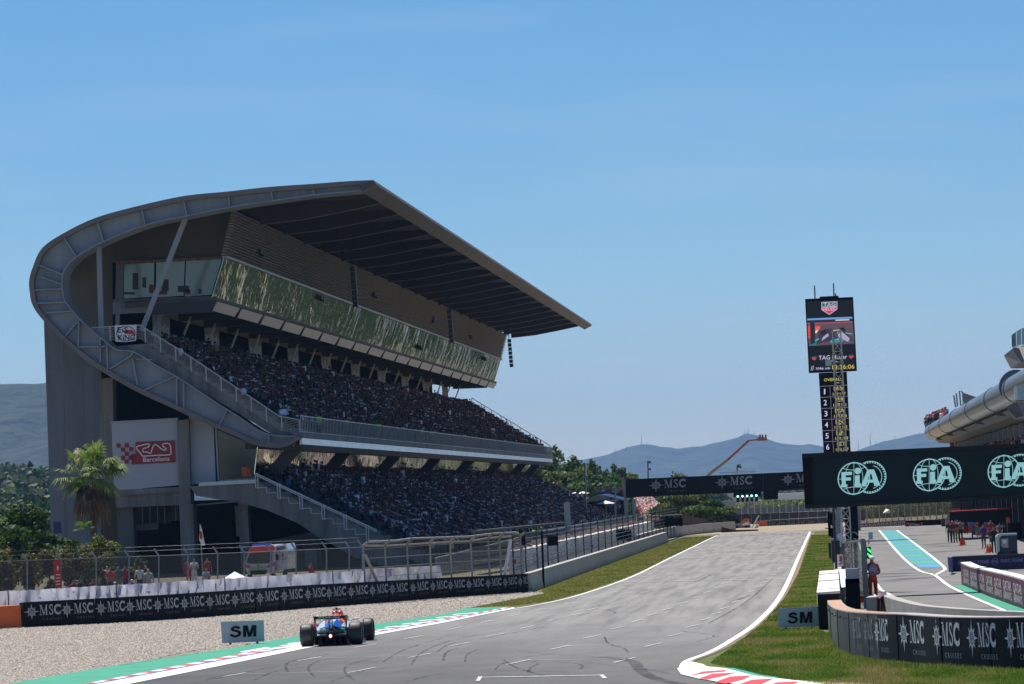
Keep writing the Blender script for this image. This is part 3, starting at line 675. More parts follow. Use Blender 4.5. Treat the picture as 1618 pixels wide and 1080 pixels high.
# mirror glass panes
gm = bpy.data.materials.new('mirror_glass'); gm.use_nodes = True; n_ = gm.node_tree; L = n_.links.new; b = n_.nodes['Principled BSDF']; MAT['mirror_glass'] = gm
b.inputs['Base Color'].default_value = (.27, .32, .28, 1); b.inputs['Metallic'].default_value = 1; b.inputs['Roughness'].default_value = .06
geo = n_.nodes.new('ShaderNodeNewGeometry'); mp = n_.nodes.new('ShaderNodeMapping'); mp.inputs['Scale'].default_value = (1, .35, .12); L(geo.outputs['Position'], mp.inputs[0])
t = n_.nodes.new('ShaderNodeTexNoise'); t.inputs['Scale'].default_value = 1.1; t.inputs['Detail'].default_value = 4; L(mp.outputs[0], t.inputs['Vector'])
bp = n_.nodes.new('ShaderNodeBump'); bp.inputs['Strength'].default_value = 1; bp.inputs['Distance'].default_value = .11; L(t.outputs['Fac'], bp.inputs['Height']); L(bp.outputs[0], b.inputs['Normal'])
def glazing(name, top, botm, ya, yb, npan, m_, par, mull=None):
    for i in range(npan):
        a = ya+(yb-ya)*i/npan; c = ya+(yb-ya)*(i+1)/npan-.16; q = MB(); tw = random.uniform(-.06, .06)
        q.prism([xz3((top[0]+tw, top[1]), a), xz3((botm[0], botm[1]), a), xz3((botm[0], botm[1]), c), xz3((top[0]-tw, top[1]), c)], (-.06, 0, 0)); q.build(name, m_, par)
glazing('mirror_pane', (g_top[0]-.02, g_top[1]-.1), g_bot, YB+.1, YE, 40, gm, GS)
m = MB(); m.prism([xz3(p, YB) for p in [(g_top[0]-.2, g_top[1]+.02), (g_top[0]+.18, g_top[1]+.02), (g_top[0]+.16, g_top[1]-.16), (g_top[0]-.2, g_top[1]-.16)]], (0, YE-YB, 0))
m.build('window_head', MAT['steel'], GS)
fl = MB(); fl.prism([xz3(p, YB) for p in [(g_bot[0]+.35, g_bot[1]), (g_bot[0]+.35, g_bot[1]-.22), (-52, g_bot[1]-.42), (-52, g_bot[1])]], (0, YE-YB, 0))
FLR = fl.build('box_floor', MAT['concrete_dark'], GS)
tray_a = (g_bot[0]+.25, g_bot[1]-.24); tray_b = (g_bot[0]-.1, g_bot[1]-.95)
mat('tray', (.42, .44, .46), .35, metal=.2, noise=.15, nscale=1.5)
nb = 20
for k in range(nb):
    a = YB+BAY*k+.6; c = a+BAY-1.5; q = MB(); q.prism([xz3(p, a) for p in [tray_a, (tray_a[0]+.1, tray_a[1]-.05), tray_b, (tray_b[0]-.15, tray_b[1]+.1)]], (0, c-a, 0)); q.build('edge_tray', MAT['tray'], FLR)
    q = MB(); q.prism([xz3(p, a-.75) for p in [(tray_a[0]+.12, tray_a[1]+.02), (tray_b[0]+.05, tray_b[1]-.15), (-50, tray_b[1]-.1), (-50, tray_a[1])]], (0, .3, 0)); q.build('floor_beam', MAT['steel_dark'], FLR)
# box solid behind (dark interior)
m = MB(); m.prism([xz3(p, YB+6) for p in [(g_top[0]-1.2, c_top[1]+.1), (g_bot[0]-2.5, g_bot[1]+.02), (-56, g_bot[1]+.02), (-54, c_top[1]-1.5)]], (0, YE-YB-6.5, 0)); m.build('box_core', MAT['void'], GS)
# near end of the upper box: dark corrugated gable, tinted room glazing
YG = YB+.6
gable = [(376, 331), (355, 404), (178, 414), (172, 440), (158, 470), (176, 488), (205, 560), (150, 560), (100, 500), (92, 450), (112, 400), (155, 366), (292, 336)]
m = MB(); m.prism([P(x, y, YG+.9) for x, y in [(376, 331), (355, 405), (178, 415), (178, 475), (176, 560), (150, 560), (90, 500), (85, 450), (105, 395), (150, 360), (292, 332)]], (0, .3, 0)); m.build('gable_wall', MAT['clad_brown'], GS)
for i in range(22):
    ya = 338+i*3.3; q = MB(); xl = 292-(i*3.3)*3.0 if i < 12 else 178; xl = max(172, xl); xr = 374-(ya-333)*.245
    if xr-xl > 4: q.prism([P(xl, ya+.4, YG+.9), P(xr, ya-.6, YG+.9), P(xr, ya+.9, YG+.9), P(xl, ya+1.9, YG+.9)], (0, -.12, 0)); q.build('gable_slat', MAT['clad_brown'], GS)
mat('room_glass', (.20, .27, .25), .1, spec=.8, noise=.12, nscale=.25)
for (xa, xb, xat, xbt) in [(196, 243, 196, 244), (246, 290, 247, 292), (292, 334, 294, 351)]:
    q = MB(); q.prism([P(xat, 416-(xat-196)*.05, YG), P(xbt, 416-(xbt-196)*.05, YG), P(xb, 470-(xb-196)*.035, YG), P(xa, 471.5-(xa-196)*.035, YG)], (0, .05, 0)); q.build('room_window', MAT['room_glass'], GS)
mat('rust_beam', (.20, .12, .085), .8, noise=.4, nscale=1.5)
q = MB(); q.prism([P(183, 413, YG-.05), P(353, 405, YG-.05), P(351.5, 409, YG-.05), P(183, 418, YG-.05)], (0, .3, 0)); q.build('rusty_beam', MAT['rust_beam'], GS)
q = MB(); q.prism([P(183, 418, YG-.03), P(195, 417, YG-.03), P(195, 473, YG-.03), P(182, 473, YG-.03)], (0, .2, 0)); q.prism([P(178, 473, YG-.08), P(335, 467, YG-.08), P(335, 470, YG-.08), P(178, 477, YG-.08)], (0, .3, 0)); q.build('window_frame', MAT['clad_slate'], GS)
q = MB(); q.prism([P(178, 477, YG+.2), P(334, 470, YG+.2), P(330, 487, YG+.2), P(178, 496, YG+.2)], (0, .5, 0)); q.build('edge_girder', MAT['ribbon'], GS)
mat('silhouette', (.05, .06, .065), .8); mat('chair_red', (.18, .05, .04), .7)
for (x, y, w_, h_, mm) in [(214, 444, 9, 26, 'silhouette'), (228, 446, 6, 16, 'silhouette'), (239, 456, 7, 14, 'chair_red'), (261, 450, 11, 18, 'silhouette'), (256, 462, 16, 6, 'chair_red'), (290, 456, 18, 10, 'silhouette'), (297, 461, 8, 8, 'chair_red'), (316, 460, 5, 8, 'silhouette'), (204, 463, 18, 4, 'silhouette')]:
    q = MB(); q.prism([P(x-w_/2, y-h_/2, YG-.02), P(x+w_/2, y-h_/2, YG-.02), P(x+w_/2, y+h_/2, YG-.02), P(x-w_/2, y+h_/2, YG-.02)], (0, .015, 0)); q.build('room_furniture', MAT[mm], GS)
# struts at the near end
for (a, b, wd, nm) in [((156.5, 384), (160.5, 540), .36, 'strut'), ((294, 342), (224, 522), .34, 'strut'), ((262, 480), (240, 530), .26, 'strut'), ((186, 488), (186, 530), .3, 'strut')]:
    yy = Y0+1.6 if b[0] < 230 and a[0] != 186 else YG+1
    q = MB(); q.bar(P(*a, yy), P(*b, yy), wd, wd, up=(0, 1, 0)); q.build('strut', MAT['ribbon'], GS)
for k in range(20):
    yy = YB+BAY*(k+1)-.3
    if yy > Y1-4: continue
    q = MB(); a = P(302.7, 500, 342); b = P(287, 541, 342); q.bar((a.x, yy, a.z), (b.x, yy, b.z), .12, .5, up=(0, 1, 0)); q.build('strut', MAT['steel'], GS)
# pale hanging cloths with tall letter shapes behind the top rows
mat('cloth_grey', (.22, .24, .26), .8, noise=.1, nscale=1); mat('cloth_print', (.62, .68, .70), .7)
for k in range(0, 19, 2):
    yy = YB+BAY*k+4.5; X = -50.6; z0, z1 = 17.3, 20.0-.35
    if yy+7 > Y1: break
    q = MB(); q.prism([Vector((X, yy, z0)), Vector((X, yy+8.6, z0)), Vector((X, yy+8.6, z1)), Vector((X, yy, z1))], (-.05, 0, 0)); c = q.build('hanging_cloth', MAT['cloth_grey'], GS)
    q = MB()
    for j in range(9): zz = z0+.4+random.uniform(0, .3); h_ = random.uniform(.8, 1.3); y_ = yy+.5+j*.85; q.prism([Vector((X+.01, y_, zz)), Vector((X+.01, y_+.4, zz)), Vector((X+.01, y_+.45, zz+h_)), Vector((X+.01, y_+.1, zz+h_))], (.01, 0, 0))
    q.build('cloth_print', MAT['cloth_print'], c)
# --- upper tier
def tier(name, a, b, rows, y0, y1, m_, par, thick=.9):
    """stepped deck from front (X,Z)=a up to back b"""
    tr = (b[0]-a[0])/rows; rz = (b[1]-a[1])/rows; pts = []
    for r in range(rows): pts += [(a[0]+tr*r, a[1]+rz*r), (a[0]+tr*(r+1), a[1]+rz*r)] if r == 0 else [(a[0]+tr*r, a[1]+rz*r), (a[0]+tr*(r+1), a[1]+rz*r)]
    pts += [(b[0], b[1]), (b[0]-.6, b[1]), (b[0]-.6, b[1]-thick*1.2), (a[0]-.4, a[1]-thick)]
    q = MB(); q.prism([xz3(p, y0) for p in pts], (0, y1-y0, 0)); return q.build(name, m_, par)
UA, UB, UR = XZ(470, 684, Y0), XZ(236, 541, Y0), 16
LA, LB, LR = XZ(686, 876, Y0), XZ(404, 754, Y0), 16
UA = (UA[0], UA[1]); UDK = tier('upper_tier', UA, UB, UR, Y0+RD, Y1, MAT['concrete'], GS, .8)
LDK = tier('lower_tier', LA, LB, LR, Y0, Y1, MAT['concrete'], GS, .9)
# visible stair flank between ribbon and railing
tr = (UB[0]-UA[0])/UR; rz = (UB[1]-UA[1])/UR; q = MB(); pts = []
for r in range(UR): pts += [(UA[0]+tr*r, UA[1]+rz*r-.02), (UA[0]+tr*(r+1), UA[1]+rz*r-.02)]
pts += [(UB[0], UB[1]-.02), (XZ(176, 541, Y0)[0], UB[1]-.1), (XZ(176, 541, Y0)[0], UB[1]-.6), (UB[0], UB[1]-1.3), (UA[0]-.4, UA[1]-1)]
q.prism([xz3(p, Y0+.9) for p in pts], (0, RD-1, 0)); q.build('stair_flight', MAT['concrete'], GS)
# wall behind the top rows (dark concourse)
q = MB(); q.box((-54.5, (Y0+Y1)/2+6, 17.5), (1, Y1-Y0-14, 8)); q.build('concourse_wall', MAT['void'], GS)
# --- balcony edge
z0 = UA[1]; X0 = UA[0]
def run(name, prof, m_, ya=Y0+.2, yb=Y1, par=None):
    q = MB(); q.prism([xz3(p, ya) for p in prof], (0, yb-ya, 0)); return q.build(name, m_, par or GS)
s0 = 22.01
bal = run('balcony_slab', [(X0-.3, z0+.02), (X0+.32, z0+.02), (X0+.34, z0-.34), (X0-.3, z0-.34)], MAT['concrete'])
mat('polished_panel', (.35, .34, .34), .22, metal=.85, noise=.2, nscale=.8, bump=.25, bscale=.8)
for i in range(48):
    a = Y0+.3+i*6.0; c = min(a+5.92, Y1)
    if a < Y1: q = MB(); q.prism([xz3(p, a) for p in [(X0+.28, z0-.36), (X0+.30, z0-.82), (X0+.1, z0-.86), (X0+.1, z0-.36)]], (0, c-a, 0)); q.build('fascia_panel', MAT['polished_panel'], bal)
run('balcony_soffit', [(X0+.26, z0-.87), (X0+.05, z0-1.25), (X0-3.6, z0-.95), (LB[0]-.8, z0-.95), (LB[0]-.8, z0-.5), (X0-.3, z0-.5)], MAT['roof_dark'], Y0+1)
# balcony railing
rl = MB(); H = 1.25
rl.bar((X0+.25, Y0+.1, z0+H), (X0+.25, Y1, z0+H), .07, .07); rl.bar((X0+.25, Y0+.1, z0+.1), (X0+.25, Y1, z0+.1), .05, .05)
RLG = rl.build('balcony_rail', MAT['galvanised'], GS)
q = MB()
for i in range(289): q.bar((X0+.25, Y0+.2+i*1.0, z0+.1), (X0+.25, Y0+.2+i*1.0, z0+H), .035, .05, up=(0, 1, 0))
q.build('baluster', MAT['galvanised'], RLG, kind='stuff')
netting('rail_net', (.06, .065, .08), .72, .4, .12)
q = MB(); q.quad((X0+.2, Y0+14, z0+.1), (X0+.2, Y1, z0+.1), (X0+.2, Y1, z0+H-.05), (X0+.2, Y0+14, z0+H-.05)); q.build('rail_net', MAT['rail_net'], RLG)
def railing(name, base, H, npost, nwire, m_, par, r=.03, back=None):
    """posts and wires along a polyline of base points"""
    tot = []; base = [Vector(b) for b in base]
    q = MB(); up = Vector((0, 0, H))
    for a, b in zip(base[:-1], base[1:]): q.bar(a+up, b+up, r*2.4, r*2)
    t = q.build(name, m_, par)
    dist = [0]
    for a, b in zip(base[:-1], base[1:]): dist.append(dist[-1]+(b-a).length)
    for i in range(npost):
        d = dist[-1]*i/(npost-1); j = max(0, min(len(base)-2, int(np.searchsorted(dist, d))-1)); p = base[j].lerp(base[j+1], (d-dist[j])/max(1e-6, dist[j+1]-dist[j]))
        k = MB(); k.bar(p, p+up, r*2, r*2, up=(0, 1, 0)); k.build('rail_post', m_, t)
    for w_ in range(nwire):
        h = Vector((0, 0, H*(w_+.6)/(nwire+.6))); k = MB()
        for a, b in zip(base[:-1], base[1:]): k.bar(a+h, b+h, .022, .022)
        k.build('rail_wire', m_, t)
    return t
yr = Y0+.7
ub = Vector((UB[0]-.2, yr, UB[1])); ua = Vector((UA[0]-.3, yr, UA[1]+.25))
railing('stair_railing', [P(146, 540, yr)+Vector((0, 0, 0)), P(222, 536, yr), P(300, 585, yr), P(442, 680, yr), P(474, 686, yr)], 1.05, 14, 8, MAT['galvanised'], GS, .035)
railing('far_railing', [Vector((UA[0], Y1, UA[1]+.3)), Vector((UB[0], Y1, UB[1]+.3))], 1.2, 9, 2, MAT['galvanised'], GS, .05)
# --- lower tier windows (long reflecting strip) with dark raking columns
wt, wb_ = (P(407, 706, Y0).x, P(407, 706, Y0).z), (P(401, 748, Y0).x, P(401, 748, Y0).z)
gm2 = gm.copy(); gm2.name = 'pale_mirror_glass'; MAT['pale_mirror_glass'] = gm2; gm2.node_tree.nodes['Principled BSDF'].inputs['Base Color'].default_value = (.62, .64, .58, 1)
glazing('lounge_pane', wt, wb_, Y0+.5, Y1, 28, gm2, GS)
for yy in [YB-6, 356, 397.5, 439, 480.5, 522, 563.5, 590]:
    q = MB(); a = Vector((-38.9, yy, z0-.9)); b = Vector((-41.3, yy, LB[1]-.4)); q.bar(a, b, .9, .7, up=(0, 1, 0)); q.build('raking_column', MAT['steel_dark'], GS)
run('lounge_core', [(wt[0]-.5, wt[1]+.5), (wb_[0]-.5, wb_[1]-1), (-50, wb_[1]-1), (-50, wt[1]+.5)], MAT['void'], Y0+4, Y1-.3)
# --- lower tier edge: stair wall, twin railings, stringer
yr = Y0-.05
slope = [(404, 760), (440, 778), (600, 846), (640, 866), (640, 905), (560, 880), (500, 846), (470, 826), (420, 805), (375, 793), (310, 783), (300, 768)]
m = MB(); m.prism([P(x, y, Y0-.4) for x, y in slope], (0, 2.2, 0)); m.build('raking_beam', MAT['concrete'], GS)
q = MB(); q.prism([P(x, y, Y0-.6) for x, y in [(314, 762), (404, 757), (404, 763), (314, 768)]], (0, 1.2, 0)); q.build('window_ledge', MAT['steel_white'], GS)
st = Y0-.6; base = [P(404+i*17.5, 768+i*8.2, st) for i in range(12)]
top = [b+Vector((0, 0, .95)) for b in base]
q = MB(); q.bar(top[0], top[-1], .08, .08); q.bar(top[0]-Vector((0, 0, .13)), top[-1]-Vector((0, 0, .13)), .06, .06)
HR = q.build('stair_handrail', MAT['steel_white'], GS)
for i in range(0, 11):
    a, b = base[i], base[i+1]; k = MB(); h1 = top[i]; lo = Vector((a.x+.1, st, b.z+.12)) 
    if i % 2 == 0: k.bar(h1, Vector((a.x, st, a.z-.15)), .06, .06, up=(0, 1, 0)); k.bar(h1+Vector((.18, 0, 0)), Vector((a.x+.18, st, a.z-.2)), .06, .06, up=(0, 1, 0))
    k.bar(Vector((a.x, st, a.z-.1)), Vector((a.x+(b.x-a.x)*.98, st, a.z-.12)), .045, .045); k.bar(Vector((b.x, st, a.z-.12)), Vector((b.x, st, b.z-.1)), .045, .045, up=(0, 1, 0))
    k.build('handrail_panel', MAT['steel_white'], HR)
# aisle handrails climbing the lower tier
lt = (LB[0]-LA[0])/LR; lz = (LB[1]-LA[1])/LR
ar = MB()
for dx, r0, r1 in ((0, .3, 7.2),):
    for off in (0, .75):
        a = Vector((LA[0]+lt*r0, off, LA[1]+lz*r0+.95)); b = Vector((LA[0]+lt*r1, off, LA[1]+lz*r1+.95)); ar.bar(a, b, .09, .09); ar.bar(a-Vector((0, 0, .22)), b-Vector((0, 0, .22)), .06, .06)
        for r in (r0, 2.5, 5, r1): c = Vector((LA[0]+lt*r, off, LA[1]+lz*r)); ar.bar(c, c+Vector((0, 0, 1.05)), .07, .07, up=(0, 1, 0))
arm_ = ar.mesh('aisle_rail', MAT['steel'])
for k in range(25): o = link('aisle_rail', arm_, LDK); o.location.y = Y0+5+k*11.4
br = MB()
for r0, r1 in ((9, 9.01), (12, 12.01)):
    for off in (0, 1.0): c = Vector((LA[0]+lt*r0, off, LA[1]+lz*r0)); br.bar(c, c+Vector((0, 0, 1.1)), .06, .06, up=(0, 1, 0))
    c = Vector((LA[0]+lt*r0, 0, LA[1]+lz*r0+1.1)); br.bar(c, c+Vector((0, 1, 0)), .06, .06)
brm = br.mesh('row_hoop', MAT['steel'])
for k in range(25): o = link('row_hoop', brm, LDK); o.location.y = Y0+8+k*11.4
# --- near end lower building
YN = Y0+1.2
def slab(name, pts, Y, th, m_, par=None): q = MB(); q.prism([P(x, y, Y) for x, y in pts], (0, th, 0)); return q.build(name, m_, par or GS)
slab('end_wall', [(69, 498), (160, 575), (160, 940), (90, 946), (80, 820), (76, 700), (71, 560)], YN+3, .5, MAT['clad_slate'])
for x in (100, 130): slab('wall_joint', [(x-.4, 530+x*.1), (x+.4, 530+x*.1), (x+4.4, 868), (x+3.6, 868)], YN+2.98, .03, MAT['clad_slate'])
for y in (581, 631, 681, 731, 790): slab('wall_joint', [(73+(y-580)*.03, y), (158, y-4), (158, y-2.6), (73+(y-580)*.03, y+1.4)], YN+2.97, .03, MAT['clad_slate'])
slab('side_wall', [(158, 765), (194, 765), (200, 915), (158, 915)], YN+6, .4, MAT['concrete_dark'])
slab('concrete_pier', [(157, 600), (178, 598), (181, 770), (160, 772)], YN+1, 1.6, MAT['concrete'])
slab('pier_cap', [(156, 598), (179, 596), (179, 600), (156, 602)], YN+.9, 1.8, MAT['rust_beam'])
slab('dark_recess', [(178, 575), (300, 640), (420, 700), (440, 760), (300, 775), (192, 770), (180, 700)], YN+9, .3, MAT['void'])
slab('recess_floor', [(300, 640), (345, 672), (345, 672), (300, 668)], YN+3, .3, MAT['concrete'])
SGP = slab('sign_wall', [(176, 668), (280, 662.5), (285, 766), (180, 775)], YN+.6, .5, MAT['clad_light'])
slab('wall_capping', [(175, 665.5), (281, 660), (281, 663.5), (175, 669)], YN+.5, .7, MAT['steel'])
slab('concrete_pier', [(279.5, 664), (298, 662), (304, 880), (286, 880)], YN+.2, 1.8, MAT['concrete'])
slab('clad_bay', [(298.5, 655), (337.5, 675), (341, 762), (301.5, 765)], YN+.9, .4, MAT['clad_light'])
GLZ = slab('corner_window', [(342, 678), (352, 682), (374, 692), (409, 706), (401, 757), (346, 761)], YN+1, .06, mat('dark_glass', (.018, .022, .022), .12, spec=.7))
slab('window_frame', [(339.5, 673), (342, 674), (346.5, 761), (344, 762)], YN+.8, .3, MAT['steel'])
slab('window_frame', [(344, 758.5), (401, 754.5), (401, 757), (344, 762)], YN+.8, .3, MAT['steel'])
slab('sofa', [(382, 738), (391, 737.5), (391.5, 752.5), (382.5, 753)], YN+.95, .04, MAT['orange']); slab('sofa', [(392, 740), (395.5, 740), (396, 752), (393, 752)], YN+.95, .04, MAT['orange'])
slab('ring_beam', [(181, 774), (300, 768), (300, 797), (184, 802)], YN+.9, 1.4, MAT['concrete'])
slab('ring_beam_edge', [(180, 774), (300, 768), (300, 776), (181, 783)], YN+.6, .4, MAT['concrete'])
slab('concrete_pier', [(283, 797), (305, 796), (309, 905), (288, 905)], YN-.2, 1.8, MAT['concrete'])
slab('concrete_pier', [(375.5, 793), (391, 796), (396, 905), (381, 905)], YN+.2, 1.4, MAT['concrete'])
slab('raking_buttress', [(184, 802), (210, 802), (214, 905), (190, 905)], YN+1.6, 1.4, MAT['concrete_dark'])
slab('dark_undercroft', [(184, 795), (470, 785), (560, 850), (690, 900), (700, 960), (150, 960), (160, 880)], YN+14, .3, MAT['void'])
slab('ground_floor_wall', [(186, 830), (250, 826), (250, 836), (186, 840)], YN+4, .3, MAT['concrete'])
slab('shutter', [(212, 801), (270, 798), (271, 826), (213, 829)], YN+5, .2, MAT['roof_dark'])
for x in (224, 236, 248, 259): slab('window_bar', [(x, 801), (x+1.2, 801), (x+2.2, 828), (x+1, 828)], YN+4.8, .1, MAT['steel'])
slab('lit_gap', [(262, 799), (280, 798), (282, 822), (264, 823)], YN+5.5, .1, mat('pale_wall', (.42, .40, .34), .8))
for i in range(4): slab('window_bar', [(263+i*5, 799), (264+i*5, 799), (265.5+i*5, 823), (264.5+i*5, 823)], YN+5.3, .1, MAT['steel_dark'])
slab('lit_gap', [(371, 800), (377, 800), (379.5, 847), (373.5, 847)], YN+8, .1, MAT['pale_wall'])
slab('office_wall', [(392, 860), (505, 838), (510, 905), (396, 910)], YN+6, .4, mat('office_grey', (.16, .17, .19), .7, noise=.06))
slab('office_door', [(481, 866), (500, 865), (502, 905), (483, 906)], YN+5.9, .1, MAT['clad_light'])
slab('ledge', [(302, 797), (372, 791), (372, 793.5), (302, 799.5)], YN+3, .4, MAT['steel'])
# sign: red field, chequered tail, circuit outline, town name
o_ = P(176, 668, YN+.55); 
def sgn(px, py, d=.0): v = P(px, py, YN+.56-d); return v
SG = thing('sign_board', 'dark red board with white circuit outline and the word Barcelona on the pale end wall', 'sign', tuple(P(240, 735, YN+.5)))
q = MB(); q.prism([sgn(214, 698), sgn(276, 695.5), sgn(277.5, 730), sgn(208, 733.5), sgn(207.5, 717), sgn(214, 716.5)], (0, -.02, 0)); q.build('red_panel', MAT['red_dark'], SG)
q = MB()
for (x, y) in [(184, 700.5), (197, 700), (191, 707), (204, 706.4), (197, 713.6), (191, 720), (203, 719.6), (197, 726)]: q.prism([sgn(x, y), sgn(x+6.4, y-.3), sgn(x+6.7, y+6.2), sgn(x+.3, y+6.5)], (0, -.02, 0))
q.build('chequers', MAT['red_dark'], SG)
circ = [(221, 704), (228, 702), (236, 701.5), (234, 706), (226, 709), (227, 714), (232, 713.5), (238, 716), (241, 707), (246, 702), (254, 708), (259, 711), (263, 709), (257, 704), (259, 700.5), (266, 700.5), (269, 704), (270, 714), (268, 718), (250, 719), (232, 720), (225, 720), (222.5, 716), (216, 709), (217, 705)]
cw = [Vector((p[0], p[1])) for p in catmull([Vector(c) for c in circ]+[Vector(circ[0])], 3)]
sh = stroke2([(a.x, -a.y) for a in cw[:-1]], 1.7, True)
print_on('circuit_outline', sh, lambda a, b: sgn(a, -b, .03), MAT['white'], SG)
t = text2d('Barcelona', .012); print_on('lettering', t, lambda a, b: sgn(247+a*42/t[2], 728.5-b*7.4-a*42/t[2]*.05, .03), MAT['white'], SG)
# banner hung on the rail
BN = thing('banner', 'white cloth banner with hand painted words and red blotch on the stair rail', 'banner', tuple(P(199, 526, Y0+.5)))
yb_ = Y0+.6
q = MB(); q.prism([P(181, 513.8, yb_), P(198, 513.2, yb_), P(216, 512.6, yb_), P(215, 538, yb_), P(199, 540, yb_), P(182.5, 539.5, yb_)], (0, -.02, 0)); q.build('cloth', mat('cloth_white', (.72, .72, .80), .8), BN)
q = ring(199, -526.5, 14, 15.2, 24, sy=.8); print_on('circle', q, lambda a, b: P(a, -b, yb_-.03), MAT['black'], BN)
q = rects([[(195, -522), (208, -520.5), (212, -524), (213, -528.5), (197, -527)]]); print_on('red_shape', q, lambda a, b: P(a, -b, yb_-.03), MAT['red'], BN)
t = text2d('EiS', .012); print_on('lettering', t, lambda a, b: P(194+a*17/t[2], 525-b*8.5, yb_-.035), MAT['black'], BN)
t = text2d('KiNG', .012); print_on('lettering', t, lambda a, b: P(200+a*26/t[2], 537-b*8.5, yb_-.035), MAT['black'], BN)
# cameras / speakers hung from the roof
mat('dark_box', (.02, .02, .022), .5)
for (x, y, Y) in [(556, 420, 372), (709, 489, 461), (804, 535, 540)]:
    SPK = thing('loudspeaker_column', {556: 'near dark line array of speakers hung from the roof ribs', 709: 'middle dark line array of speakers hung from the roof ribs', 804: 'far dark line array of speakers at the roof end'}[x], 'loudspeaker', tuple(P(x, y, Y)), 'line arrays under the grandstand roof')
    s_ = 7000/Y; a = P(x, y, Y); q = MB()
    q.bar(a, a+Vector((0, 0, 2.2)), .08, .08, up=(0, 1, 0)); q.bar(a+Vector((-.35, 0, 1.2)), a+Vector((.35, 0, 1.6)), .1, .1); q.bar(a+Vector((-.2, 0, .4)), a+Vector((.35, 0, 1.)), .1, .1); q.build('bracket', MAT['dark_box'], SPK)
    for j in range(7): q = MB(); q.box(a+Vector((.05+.02*j, .0, -.25-.5*j)), (.42, .6, .42)); q.build('speaker_box', MAT['steel_dark'], SPK)
# small things on the slatted wall
for (x, y, w_, h_) in [(409, 398, 14, 6), (590, 465, 20, 5), (505, 470, 10, 6), (742, 531, 6, 4), (663, 548, 6, 5), (765, 566, 6, 4), (683, 505, 7, 10)]:
    Y = None
    for yy in np.arange(330, 600, 1.0):
        v = P(x, y, yy)
        lim = np.interp(v.z, [g_bot[1], g_top[1], c_top[1]], [g_bot[0], g_top[0], c_top[0]])
        if v.x < lim+.15: Y = yy; break
    if Y: 
        v = P(x, y, Y); q = MB(); q.box(v, (.5, w_*Y/7000*1.6, h_*Y/7000)); q.box(v+Vector((.1, .8, -.15)), (.4, .5, .3)); tag(q.build('wall_equipment', MAT['dark_box'], GS))
# ================================================================== spectators
def comp_box(x0, x1, y0, y1, z0, z1, tx=1., ty=1.):
    """box tapering to the top by tx, ty"""
    cx_, cy_ = (x0+x1)/2, (y0+y1)/2; v = []
    for z, a, b in ((z0, 1, 1), (z1, tx, ty)):
        for i, j in ((x0, y0), (x1, y0), (x1, y1), (x0, y1)): v.append((cx_+(i-cx_)*a, cy_+(j-cy_)*b, z))
    return np.array(v), np.array([(0, 3, 2, 1), (4, 5, 6, 7), (0, 1, 5, 4), (1, 2, 6, 5), (2, 3, 7, 6), (3, 0, 4, 7)])
def comp_head(c, r, sz=1.15):
    v = []
    for z, k in ((-.75, .62), (-.05, 1.), (.62, .78)):
        for i in range(6): a = PI/3*i; v.append((c[0]+r*k*math.cos(a), c[1]+r*k*math.sin(a), c[2]+r*sz*z))
    v += [(c[0], c[1], c[2]+r*sz*1.02)]*2
    f = [(a, (a+1) % 6, 6+(a+1) % 6, 6+a) for a in range(6)]+[(6+a, 6+(a+1) % 6, 12+(a+1) % 6, 12+a) for a in range(6)]+[(12+a, 12+(a+1) % 6, 18, 19) for a in range(6)]+[(0, 3, 2, 1), (0, 5, 4, 3)]
    return np.array(v), np.array(f)
def person_sitting(k=0):
    """list of (verts, faces, role); faces the +X side"""
    lean = (0, .06, -.05)[k % 3]; out = []
    for s in (-1, 1):
        out.append((*comp_box(.02, .5, s*.1-.075, s*.1+.075, .42, .57), 'leg'))
        out.append((*comp_box(.38, .50, s*.1-.06, s*.1+.06, .0, .44), 'leg'))
    v, f = comp_box(-.14, .12, -.21, .21, .44, .98, .85, .9); v[4:, 0] += lean; out.append((v, f, 'shirt'))
    for s in (-1, 1):
        v, f = comp_box(-.05, .06, s*.25-.05, s*.25+.05, .62, .95, 1, .8); v[4:, 1] -= s*.03; v[:4, 0] += .08; out.append((v, f, 'shirt'))
        if k % 3 == 1: v, f = comp_box(.05, .36, s*.16-.04, s*.16+.04, .86, .94)
        elif k % 3 == 2: v, f = comp_box(.02, .12, s*.2-.045, s*.2+.045, .95, 1.28)
        else: v, f = comp_box(.03, .36, s*.2-.04, s*.2+.04, .58, .66)
        out.append((v, f, 'skin' if k % 3 == 2 else 'shirt'))
    out.append((*comp_head((lean+.02, 0, 1.15), .105), 'skin'))
    v, f = comp_head((lean-.005, 0, 1.19), .115, .95); out.append((v, f, 'hat'))
    if k % 2: out.append((*comp_box(lean+.06, lean+.2, -.07, .07, 1.17, 1.2), 'hat'))
    return out
def person_standing(k=0):
    out = []
    for s in (-1, 1):
        v, f = comp_box(-.07, .07, s*.09-.065, s*.09+.065, 0, .86, 1.25, 1.25); out.append((v, f, 'leg'))
        v, f = comp_box(-.045, .045, s*.26-.04, s*.26+.04, .8, 1.42, 1.2, 1.2); v[4:, 1] -= s*.04; out.append((v, f, 'shirt'))
    v, f = comp_box(-.11, .11, -.17, .17, .84, 1.46, 1.05, 1.2); out.append((v, f, 'shirt'))
    out.append((*comp_head((0, 0, 1.62), .105), 'skin')); out.append((*comp_head((-.02, 0, 1.66), .112, .95), 'hat'))
    return out
